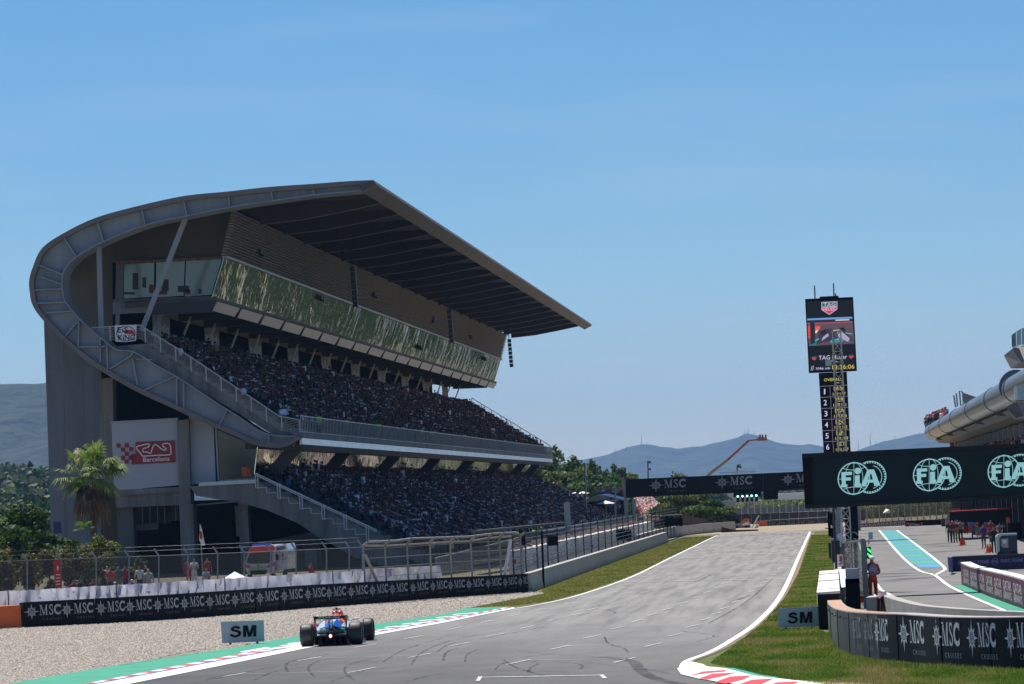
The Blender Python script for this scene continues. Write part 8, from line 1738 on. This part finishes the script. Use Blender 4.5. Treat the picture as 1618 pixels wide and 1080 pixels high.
# people behind the mesh fence
def ap(px, feet, Y=None): return G(px, feet)
pf_ = [(165, 943, 'stand', BLK, BLK, (.06, .04, .03), 'person in black at the left of the group behind the fence'), (171, 940, 'stand', WHT, GRY, WHT, 'person in white shirt and white cap in the group behind the fence'), (176, 944, 'hips', ORG, NVY, (.2, .12, .08), 'person in orange top in the group behind the fence'),
       (188, 941, 'stand', (.02, .16, .17), GRY, (.35, .2, .14), 'person in teal shirt behind the fence'), (199, 940, 'stand', RED_, NVY, (.12, .07, .05), 'person in red shirt next to the teal shirt behind the fence'), (183, 956, 'sit', GRY, BLK, WHT, 'seated person in a white hat just behind the white sheeting'),
       (222, 942, 'stand', WHT, BLK, (.5, .02, .02), 'person in white with a red cap behind the fence'), (232, 940, 'hips', BLK, (.2, .15, .1), (.45, .38, .3), 'fair haired person in black behind the fence'), (236, 948, 'stand', (.3, .3, .28), GRY, (.4, .33, .25), 'person in a pale grey shirt lower behind the fence'),
       (210, 951, 'sit', (.05, .12, .35), BLK, WHT, 'seated person in blue with a white cap behind the sheeting'), (128, 950, 'sit', BLK, BLK, (.04, .03, .06), 'seated person in a dark cap right of the red direction sign'), (118, 951, 'sit', (.3, .05, .06), BLK, (.05, .03, .02), 'seated person in dark red near the red direction sign'), (148, 950, 'sit', (.25, .06, .05), BLK, (.1, .06, .04), 'seated dark haired person near the third fence post'),
       (299, 926, 'stand', RED_, RED_, (.3, .02, .02), 'medic in red and white standing left of the fence post before the pier'), (308, 926, 'fold', WHT, WHT, (.3, .2, .12), 'woman in a white and black top standing right of the medic'), (329, 924, 'stand', (.4, .03, .04), RED_, (.2, .1, .07), 'medic in a red vest standing behind the seated woman'), (327, 930, 'sit', (.45, .48, .6), GRY, (.3, .22, .15), 'woman in pale blue seated in front of the red vested medic')]
for (x, fy, ps, top, lg, ht, lab) in pf_: person(lab, 'people behind the mesh fence', tuple(G(x, fy)), random.uniform(-.5, .5)+(.0 if ps != 'sit' else .4), ps, top=top, legs=lg, hat=ht, sleeve=top if top in (RED_,) else None, scale=.95)
person('medic in red reclining on a chair beside the ambulance', 'people behind the mesh fence', tuple(G(492, 921)), 1.3, 'sit', top=RED_, legs=(.6, .04, .02), hat=(.2, .1, .08), sleeve=RED_, scale=.95)
person('marshal in red seated under the white parasol behind the barrier', None, tuple(Vector((P(361, 940, 190).x, 190, 0))), .2, 'stand', top=RED_, legs=RED_, hat=(.4, .35, .22), sleeve=RED_, scale=.72)
# pit lane people
pl_ = [(1501, 857, 'stand', BLK, BLK, (.03, .02, .02), None, 'crew member in black standing leftmost in the pit lane'), (1506, 857.5, 'hips', (.12, .03, .03), BLK, (.75, .75, .75), None, 'crew member with a white cap in the pit lane group'), (1510, 857, 'stand', RED_, GRY, (.1, .05, .04), None, 'crew member with a red top in the pit lane group'),
       (1518.5, 856.5, 'walk', GRY, BLK, BLK, None, 'crew member in grey walking at the right of the pit lane group'), (1513.5, 855, 'stand', (.4, .38, .36), GRY, (.1, .06, .05), None, 'crew member in pale clothes in the middle of the pit lane group'), (1527, 844, 'stand', BLK, BLK, BLK, None, 'crew member in black in front of the garages'),
       (1555, 867, 'stand', (.10, .05, .28), (.06, .06, .05), (.1, .05, .04), True, 'person in purple shirt and dark shorts walking away in the pit lane'), (1571, 874, 'stand', BLK, BLK, (.05, .03, .03), None, 'person in black beside the buggy frame'), (1567, 857, 'stand', (.3, .04, .03), BLK, (.1, .05, .04), None, 'crew member in dark red near the orange sign'), (1580, 851, 'sit', GRY, BLK, (.1, .06, .05), None, 'crew member crouching in front of the garages')]
for (x, fy, ps, top, lg, ht, sh, lab) in pl_: person(lab, 'crew in the pit lane', tuple(G(x, fy)), random.uniform(-.6, .6)+(PI if 'away' in lab else 0), ps, top=top, legs=lg, hat=ht, shorts=bool(sh), scale=.86)
for (x, y, w_, h_, c, nm, lab) in [(1543.5, 836, 6, 6, (.01, .25, .08), 'green_sign', 'small green sign board in front of the garages'), (1562, 836.5, 8, 5, (.75, .16, .03), 'orange_equipment', 'orange equipment unit in front of the garages'), (1593, 822.5, 6, 8, (.7, .16, .03), 'orange_sign', 'orange diamond sign hanging under the black awning'), (1536, 828, 12, 3.5, (.06, .10, .40), 'blue_case', 'blue and red case in the garage front, left'), (1561, 827.5, 12, 3.5, (.06, .10, .40), 'blue_case', 'blue case in the garage front, right'), (1535, 831, 9, 2, (.45, .03, .03), 'red_case', 'red case low in the garage front'), (1580, 832, 16, 4, (.12, .14, .18), 'grey_case', 'grey case stack in front of the garages')]:
    Y = 312; c0 = P(x, y, Y); q = MB(); q.box(c0, (w_*Y/7000, .5, h_*Y/7000)); q.box(c0+Vector((0, .1, h_*Y/7000*.6)), (w_*Y/7000*.7, .3, h_*Y/7000*.25)); q.bar(c0, Vector((c0.x, c0.y, .02)), .06, .06, up=(0, 1, 0)); tag(q.build(nm, mat('c_'+nm, c, .5)), lab, 'equipment')
items = []; rr5 = np.random.default_rng(77)
for k in range(70):
    x = rr5.uniform(1464, 1496); y = 667.5-(x-1464)*.42+rr5.uniform(-1.5, 3); p = P(x, y, 500); items.append((p.x, p.y+rr5.uniform(0, 3), p.z-.9, -1.6, 1., *[lit[int(rr5.integers(8))] if rr5.random() < .4 else ((.03, .03, .05) if rr5.random() < .6 else (.45, .05, .05)) for _ in range(2)], (.05, .06, .1), (.35, .18, .12), 0))
for k in range(150):
    Y = rr5.uniform(262, 460); items.append((13.0+rr5.uniform(-.3, .3), Y, 5.25, PI+rr5.uniform(-.6, .6), 1., *[(lit[int(rr5.integers(8))] if rr5.random() < .5 else (.02, .02, .03)) for _ in range(2)], (.05, .06, .1), (.35, .18, .12), 0))
V, F, C = crowd_arrays(items, person_standing); tag(link('terrace_crowd', fast_mesh('terrace_crowd', V, F, MAT['people'], C)), 'people crowding the terrace and balcony of the pit building', 'crowd', kind='stuff')
# crew clutter far along the pit lane: parked gear under pole frames
for i in range(26):
    Y = 330+i*3.4; x_ = 11.2+random.uniform(-1.2, .8); q = MB(); s = (random.uniform(.5, 1.4), random.uniform(.5, 1.5), random.uniform(.5, 1.5)); q.box((x_, Y, s[2]/2), s); q.box((x_, Y, s[2]+.08), (s[0]*.6, s[1]*.6, .16)); tag(q.build('gear_case', mat('gear%d' % (i % 5), [(.45, .03, .03), (.03, .03, .035), (.25, .26, .27), (.03, .05, .15), (.12, .2, .05)][i % 5], .5)), ['red', 'black', 'grey', 'navy', 'green'][i % 5]+f' gear case, {ORD[i]} along the garage fronts from the near end', 'case', 'gear cases along the garages')
for i, (x, y) in enumerate([(716, 882), (819, 868), (846, 864)]):
    p = P(x, y, 300); steward(p.x, p.y, p.z, .3*i, f"steward in a neon vest at the foot of the lower tier, {ORD[i]} from the left", 'stewards below the lower tier', vest=(.22, .42, .03)).scale = (.8,)*3
# white and red ambulance
AM = thing('ambulance', 'white and red ambulance van parked behind the mesh fence', 'ambulance', tuple(G(418, 922)))
ab = G(418, 924); YA_ = ab.y
def av(x, y, d=0): return P(x, y, YA_+d)
q = MB()
fr = [(388, 900), (387, 892), (388.5, 884), (392, 872), (395, 866), (400, 862.5), (432, 860.5), (436, 864), (435, 884), (434, 900), (432, 905), (392, 907)]
q.prism([av(x, y) for x, y in fr], (.0, 4.6, 0)); q.build('van_body', mat('van_white', (.72, .72, .73), .3, coat=.4), AM)
q = MB(); q.prism([av(x, y, -.03) for x, y in [(392.5, 871.5), (396, 865.5), (401, 863), (431, 861), (434.5, 865), (433, 872.5), (392, 874)]], (0, -.05, 0)); q.build('red_hood', mat('van_red', (.60, .03, .04), .25, coat=.6), AM)
q = MB(); q.prism([av(x, y, -.05) for x, y in [(389.8, 888), (393.5, 875.5), (397, 873.5), (428, 872), (430.5, 875), (429.5, 887.5), (424, 889.5), (394, 890.5)]], (0, -.05, 0)); q.build('windscreen', MAT['dark_glass'], AM)
q = MB(); q.prism([av(x, y, -.05) for x, y in [(387, 891), (394, 893), (396, 897), (393, 898), (388, 896)]], (0, -.04, 0)); q.prism([av(x, y, -.05) for x, y in [(434, 888), (427, 891), (421, 895), (422, 897), (430, 895), (434, 893)]], (0, -.04, 0)); q.build('headlight', MAT['van_red'], AM)
q = MB(); q.prism([av(x, y, -.06) for x, y in [(396, 897), (420, 895.5), (418, 898), (397, 899)]], (0, -.04, 0)); q.build('green_stripe', mat('van_green', (.25, .5, .04), .4), AM)
q = MB(); q.prism([av(x, y, -.06) for x, y in [(394, 901.5), (422, 900), (420, 907), (396, 908)]], (0, -.04, 0)); q.build('grille', MAT['black'], AM)
q = MB(); q.box(av(407.5, 893.3, -.09), (.14, .02, .05)); q.box(av(407.5, 893.3, -.09), (.05, .02, .14)); q.build('red_cross', MAT['red'], AM)
q = MB(); q.box(av(414, 860.3, .6), (1.1, .35, .14)); q.build('light_bar', mat('blue_lamp', (.05, .08, .5), .2), AM)
q = MB(); q.prism([av(x, y, .4) for x, y in [(436, 861.5), (452, 858.5), (455, 868), (456, 876), (454, 899), (437, 901)]], (0, 4.0, 0)); q.build('side_panel', MAT['van_white'], AM)
q = MB(); q.prism([av(x, y, .36) for x, y in [(437.5, 864), (450, 861), (451, 867), (438, 870)]], (0, -.02, 0)); q.prism([av(x, y, .36) for x, y in [(446, 883), (452, 882), (452, 883.5), (446, 884.5)]], (0, -.02, 0)); q.build('side_lettering', MAT['office_grey'], AM)
q = MB(); q.prism([av(x, y, .36) for x, y in [(445.5, 872), (448, 876), (448, 881), (446, 879)]], (0, -.02, 0)); q.prism([av(433.5, 862, .36), av(437.5, 861.5, .36), av(436.5, 899, .36), av(433.5, 900, .36)], (0, -.03, 0)); q.build('red_stripe', MAT['van_red'], AM)
for x in (392, 429, 448): q = MB(); c = av(x, 912, .2 if x < 440 else 3); c.z = .33; q.tube(c, c+Vector((.22, 0, 0)), .33, 14); q.build('wheel', MAT['rubber'], AM)
for x in (386, 438): q = MB(); q.box(av(x, 880, 0), (.16, .12, .34)); q.build('mirror', MAT['black'], AM)

# ================================================================== racing car, seen from behind
CAR = thing('racing_car', 'open wheel racing car with red helmeted driver and multicoloured engine cover seen from behind', 'racing car', (0, 0, 0))
mat('carbon', (.012, .012, .013), .45); mat('car_rubber', (.018, .018, .019), .55, noise=.3, nscale=6); mat('rim_dark', (.05, .05, .055), .35, metal=.8)
mat('car_white', (.75, .76, .80), .25, coat=.6); mat('car_blue', (.02, .10, .55), .25, coat=.6); mat('car_green', (.03, .45, .20), .25, coat=.6); mat('car_red', (.70, .05, .02), .25, coat=.6); mat('car_orange', (.85, .25, .02), .25, coat=.6); mat('car_cyan', (.05, .45, .65), .25, coat=.6); mat('car_yellow', (.8, .55, .03), .3, coat=.4); mat('car_navy', (.015, .02, .07), .3, coat=.6)
def wheel(x, y, w_, R_, nm='wheel'):
    # tyre profile along x
    q = MB(); h = w_/2; q.lathe([(-h+.03, R_*.62), (-h, R_*.70), (-h-.004, R_*.86), (-h+.025, R_*.965), (-h+.07, R_*.995), (0, R_), (h-.07, R_*.995), (h-.025, R_*.965), (h+.004, R_*.86), (h, R_*.70), (h-.03, R_*.62)], (x, y, R_), 'x', 40)
    o = q.build('wheel', MAT['car_rubber'], CAR); smooth_by_angle(o, 40)
    q = MB(); q.lathe([(-h+.02, 0), (-h+.05, R_*.2), (-h+.035, R_*.60), (-h+.03, R_*.64), (h-.03, R_*.64), (h-.035, R_*.60), (h-.05, R_*.2), (h-.02, 0)], (x, y, R_), 'x', 32); r_ = q.build('rim', MAT['rim_dark'], o); smooth_by_angle(r_, 30)
    for s in (-1, 1):
        q = MB(); 
        q.lathe([(s*(h+.002)-.003, R_*.80), (s*(h+.006), R_*.80), (s*(h+.006), R_*.84), (s*(h+.002)-.003, R_*.84)], (x, y, R_), 'x', 40); q.build('tyre_band', MAT['car_yellow'] if False else MAT['print_white'], o)
        q = MB()
        for k in range(10): a = 2*PI*k/10; d = Vector((0, math.cos(a), math.sin(a))); q.bar(Vector((x+s*(h-.035), y, R_))+d*.04, Vector((x+s*(h-.03), y, R_))+d*R_*.58, .025, .02, up=(1, 0, 0))
        q.build('spokes', MAT['steel_dark'], o, kind='stuff')
RW = .36
wheel(-.78, 0, .405, RW); wheel(.78, 0, .405, RW); wheel(-.80, 3.6, .335, RW); wheel(.80, 3.6, .335, RW)
def loft(secs, name, m_, par=CAR, cap=True):
    """secs: list of (y, [(x,z)...]) closed loops of equal length"""
    n = len(secs[0][1]); vs = []; 
    for y, lp in secs: vs += [(x, y, z) for x, z in lp]
    fs = [(j*n+i, j*n+(i+1) % n, (j+1)*n+(i+1) % n, (j+1)*n+i) for j in range(len(secs)-1) for i in range(n)]
    if cap: fs += [tuple(range(n)), tuple(range((len(secs)-1)*n, len(secs)*n))[::-1]]
    q = MB(); q.add(vs, fs); o = q.build(name, m_, par, smooth=False); smooth_by_angle(o, 50); return o
def oval(cx_, cz_, rx, rz, n=14, p=2.4):
    o = []
    for i in range(n): a = 2*PI*i/n; c, s = math.cos(a), math.sin(a); o.append((cx_+rx*abs(c)**(2/p)*(1 if c > 0 else -1), cz_+rz*abs(s)**(2/p)*(1 if s > 0 else -1)))
    return o
# floor and diffuser
q = MB(); q.prism([Vector((-.72, .55, .05)), Vector((.72, .55, .05)), Vector((.78, 2.9, .05)), Vector((.45, 3.1, .05)), Vector((-.45, 3.1, .05)), Vector((-.78, 2.9, .05))], (0, 0, .05)); q.build('floor', MAT['carbon'], CAR)
q = MB(); q.add([(-.5, .6, .06), (.5, .6, .06), (.52, -.35, .30), (-.52, -.35, .30), (-.5, .6, .10), (.5, .6, .10), (.52, -.35, .34), (-.52, -.35, .34)], [(0, 1, 2, 3), (4, 7, 6, 5), (0, 3, 7, 4), (1, 5, 6, 2), (2, 6, 7, 3), (0, 4, 5, 1)])
for x in (-.51, -.3, -.12, .12, .3, .51): q.add([(x-.008, .5, .03), (x+.008, .5, .03), (x+.008, -.38, .04), (x-.008, -.38, .04), (x-.008, .5, .12), (x+.008, .5, .12), (x+.008, -.38, .34), (x-.008, -.38, .34)], [(0, 1, 2, 3), (4, 7, 6, 5), (0, 3, 7, 4), (1, 5, 6, 2), (2, 6, 7, 3), (0, 4, 5, 1)])
q.build('diffuser', MAT['carbon'], CAR, kind='stuff')
# body sections, gearbox tail to nose
loft([(-.28, oval(0, .40, .06, .07)), (.1, oval(0, .40, .12, .13)), (.6, oval(0, .41, .22, .20)), (1.2, oval(0, .42, .42, .26)), (1.9, oval(0, .40, .60, .26)), (2.35, oval(0, .40, .62, .24)), (2.5, oval(0, .40, .45, .24)), (3.3, oval(0, .38, .26, .22)), (4.2, oval(0, .30, .17, .15)), (4.75, oval(0, .22, .10, .06))], 'bodywork', MAT['car_navy'])
# engine cover colours: shells standing proud, front shell rises to the airbox
def shell(y0, y1, f0, f1, w0, w1, z0_, z1_, h0, h1, mm, nm='engine_cover'):
    def lp(y, w, zc, h): return [(-w*.5, zc-h*.45), (-w*.42, zc), (-w*.22, zc+h*.32), (-w*.08, zc+h*.52), (0, zc+h*.56), (w*.08, zc+h*.52), (w*.22, zc+h*.32), (w*.42, zc), (w*.5, zc-h*.45)]
    return loft([(y0, lp(y0, w0, z0_, h0)), (y1, lp(y1, w1, z1_, h1))], nm, mm)
ec = [(-.12, .30, .42, .22), (.25, .46, .46, .34), (.65, .64, .50, .46), (1.05, .84, .54, .58), (1.5, 1.0, .56, .70), (1.9, 1.1, .56, .76)]
for i, mm in enumerate(['carbon', 'car_green', 'car_white', 'car_orange', 'car_red']):
    a, b = ec[i], ec[i+1]; shell(a[0], b[0], 0, 0, a[1], b[1], a[2], b[2], a[3], b[3], MAT[mm])
# painted flames on the rear of the cover: thin raised plates following the sides
for s in (-1, 1):
    for (pts, mm) in [([(.03, .12, .60), (.24, .35, .52), (.30, .9, .60), (.10, .75, .80)], 'car_blue'), ([(.14, .2, .50), (.34, .5, .46), (.44, 1.1, .50), (.25, .8, .62)], 'car_green'), ([(.12, .95, .80), (.34, 1.0, .64), (.42, 1.5, .66), (.14, 1.4, .92)], 'car_orange'), ([(.26, .5, .56), (.50, .9, .50), (.56, 1.5, .62), (.34, 1.2, .74)], 'car_white'), ([(.22, 1.2, .86), (.36, 1.25, .74), (.40, 1.6, .74), (.24, 1.55, .9)], 'car_red')]:
        q = MB(); q.prism([Vector((x*s, y-.02, z+.02)) for x, y, z in pts], (0, -.012, .008)); q.build('painted_flash', MAT[mm], CAR)
q = MB(); q.prism([Vector((0, -.1, .50)), Vector((0, 1.6, .98)), Vector((0, 1.7, .80)), Vector((0, .0, .46))], (.012, 0, 0)); q.build('shark_fin', MAT['car_navy'], CAR)
for s in (-1, 1): loft([(.85, oval(s*.40, .36, .10, .13)), (1.3, oval(s*.50, .38, .16, .17)), (2.0, oval(s*.56, .40, .20, .19)), (2.5, oval(s*.56, .42, .20, .17))], 'sidepod', MAT['car_white'])
loft([(1.5, oval(0, .90, .05, .06)), (1.75, oval(0, .90, .13, .11)), (1.98, oval(0, .90, .15, .12))], 'airbox', MAT['car_red'])
q = MB(); q.ball((-.085, 1.9, .97), (.10, .16, .09), 14, 10); q.ball((.085, 1.9, .97), (.10, .16, .09), 14, 10); q.ball((.0, 1.98, .92), (.18, .1, .12), 14, 10); q.build('airbox_horns', MAT['car_red'], CAR, smooth=True)
q = MB(); q.ball((0, 2.45, .86), (.125, .15, .14), 16, 12); q.build('driver_helmet', MAT['car_yellow'], CAR, smooth=True)
q = MB(); q.bar((0, 1.78, 1.0), (0, 1.74, 1.10), .03, .06, up=(0, 1, 0)); q.bar((-.13, 1.74, 1.10), (.13, 1.74, 1.10), .05, .03); q.box((0, 1.72, 1.115), (.07, .1, .06)); q.build('camera_mast', MAT['carbon'], CAR)
hp = [Vector((-.26, 2.3, .70)), Vector((-.24, 2.6, .82)), Vector((-.12, 2.95, .84)), Vector((0, 3.05, .80)), Vector((.12, 2.95, .84)), Vector((.24, 2.6, .82)), Vector((.26, 2.3, .70))]; q = MB(); q.path(catmull(hp, 4), .028, 8); q.tube(hp[3], (0, 3.3, .62), .025, 8); q.build('halo', MAT['carbon'], CAR)
# rear wing
def plate(pts, th, mm, nm, par=CAR): q = MB(); q.prism(pts, th); return q.build(nm, mm, par)
wm_ = loft([(-.42, [(-.48, .90), (-.40, .88), (0, .865), (.40, .88), (.48, .90), (.48, .94), (.40, .93), (0, .925), (-.40, .93), (-.48, .94)]), (-.22, [(-.48, .86), (-.40, .85), (0, .84), (.40, .85), (.48, .86), (.48, .89), (.40, .88), (0, .87), (-.40, .88), (-.48, .89)])], 'rear_wing_flap', MAT['carbon'])
loft([(-.2, [(-.48, .855), (0, .835), (.48, .855), (.48, .87), (0, .85), (-.48, .87)]), (.05, [(-.48, .84), (0, .815), (.48, .84), (.48, .855), (0, .835), (-.48, .855)])], 'rear_wing_main', MAT['carbon'])
q = MB(); q.prism([Vector((-.47, -.43, .868)), Vector((.47, -.43, .868)), Vector((.47, -.43, .945)), Vector((-.47, -.43, .945))], (0, -.012, 0)); fl_ = q.build('flap_trailing_face', MAT['black_gloss'], CAR)
t = text2d('Cash App', .012); print_on('lettering', t, lambda u, v: Vector((.06+u*.54/t[2], -.446, .880+v*.052)), MAT['print_white'], fl_)
q = MB(); q.prism([Vector((-.36, -.445, .885)), Vector((-.22, -.445, .885)), Vector((-.22, -.445, .93)), Vector((-.36, -.445, .93))], (0, -.003, 0)); q.build('green_logo', mat('logo_green', (.0, .45, .10), .4), fl_)
for s in (-1, 1):
    plate([Vector((s*.49, -.46, .95)), Vector((s*.49, .08, .95)), Vector((s*.49, .10, .74)), Vector((s*.485, .0, .60)), Vector((s*.45, -.05, .44)), Vector((s*.45, -.16, .44)), Vector((s*.482, -.22, .62)), Vector((s*.49, -.46, .82))], (.014*s, 0, 0), MAT['car_white' if False else 'carbon'], 'wing_endplate')
    q = MB(); q.bar((s*.05, -.1, .45), (s*.05, -.2, .80), .02, .14, up=(0, 1, 0)); q.build('wing_pylon', MAT['carbon'], CAR)
loft([(-.30, [(-.44, .43), (0, .40), (.44, .43), (.44, .45), (0, .42), (-.44, .45)]), (-.12, [(-.44, .38), (0, .35), (.44, .38), (.44, .395), (0, .365), (-.44, .395)])], 'beam_wing', MAT['carbon'])
q = MB(); q.box((0, -.34, .30), (.12, .06, .12)); q.build('crash_structure', MAT['carbon'], CAR)
q = MB(); q.tube((0, -.385, .31), (0, -.36, .31), .04, 12); q.build('rain_light', mat('rain_light', (.8, .1, .1), .5, emit=(1., .25, .2), es=14), CAR)
for s in (-1, 1):
    q = MB(); q.box((s*.485, -.47, .70), (.02, .02, .16)); q.build('endplate_light', mat('end_light', (.3, .02, .02), .5, emit=(.8, .05, .04), es=.3), CAR)
    q = MB(); 
    for (z0_, z1_, y0_, y1_) in ((.45, .47, .1, .05), (.45, .50, -.25, -.02), (.27, .25, .25, .05), (.27, .22, -.15, -.02), (.33, .32, .0, .0)): q.bar((s*.12, y0_, z0_), (s*.62, y1_, z1_), .05, .018)
    q.build('rear_suspension', MAT['carbon'], CAR, kind='stuff')
    q = MB(); 
    for (z0_, z1_, y0_, y1_) in ((.50, .50, 3.45, 3.6), (.50, .50, 3.85, 3.62), (.25, .24, 3.4, 3.58), (.25, .24, 3.85, 3.62)): q.bar((s*.18, y0_, z0_), (s*.66, y1_, z1_), .05, .018)
    q.build('front_suspension', MAT['carbon'], CAR, kind='stuff')
    q = MB(); q.box((s*.56, 0, .36), (.14, .30, .34)); q.build('brake_duct', MAT['carbon'], CAR); q = MB(); q.box((s*.60, 3.6, .36), (.10, .30, .34)); q.build('brake_duct', MAT['carbon'], CAR)
    q = MB(); q.ball((s*.52, 2.55, .74), (.11, .05, .045), 10, 6); q.bar((s*.3, 2.6, .66), (s*.46, 2.56, .73), .02, .02); q.build('mirror', MAT['car_white'], CAR)
    q = MB(); q.prism([Vector((s*.70, .9, .12)), Vector((s*.73, 2.6, .12)), Vector((s*.73, 2.4, .20)), Vector((s*.70, 1.0, .26))], (.015, 0, 0)); q.build('floor_edge', MAT['car_white'], CAR)
loft([(4.45, [(-.82, .10), (0, .14), (.82, .10), (.82, .13), (0, .17), (-.82, .13)]), (4.9, [(-.82, .06), (0, .08), (.82, .06), (.82, .08), (0, .10), (-.82, .08)])], 'front_wing', MAT['car_white'])
for s in (-1, 1): q = MB(); q.prism([Vector((s*.83, 4.35, .05)), Vector((s*.83, 4.95, .05)), Vector((s*.83, 4.95, .22)), Vector((s*.83, 4.35, .34))], (.015*s, 0, 0)); q.build('front_endplate', MAT['carbon'], CAR)
cp = G(525.0, 1019.5); CAR.location = (cp.x, cp.y, .004); WL[CAR.name] = cp
# ================================================================== haze
HAZE = True
if HAZE:
    mb = MB(); mb.box((0, 8500, 200), (16000, 17400, 402)); 
    m = bpy.data.materials.new('haze'); m.use_nodes = True; n = m.node_tree; n.nodes.clear()
    pv = n.nodes.new('ShaderNodeVolumePrincipled'); pv.inputs['Color'].default_value = (.27, .56, 1, 1); pv.inputs['Density'].default_value = 5e-5
    pv.inputs['Anisotropy'].default_value = .2
    mo = n.nodes.new('ShaderNodeOutputMaterial'); n.links.new(pv.outputs[0], mo.inputs['Volume'])
    mb.build('haze', m, kind='stuff')
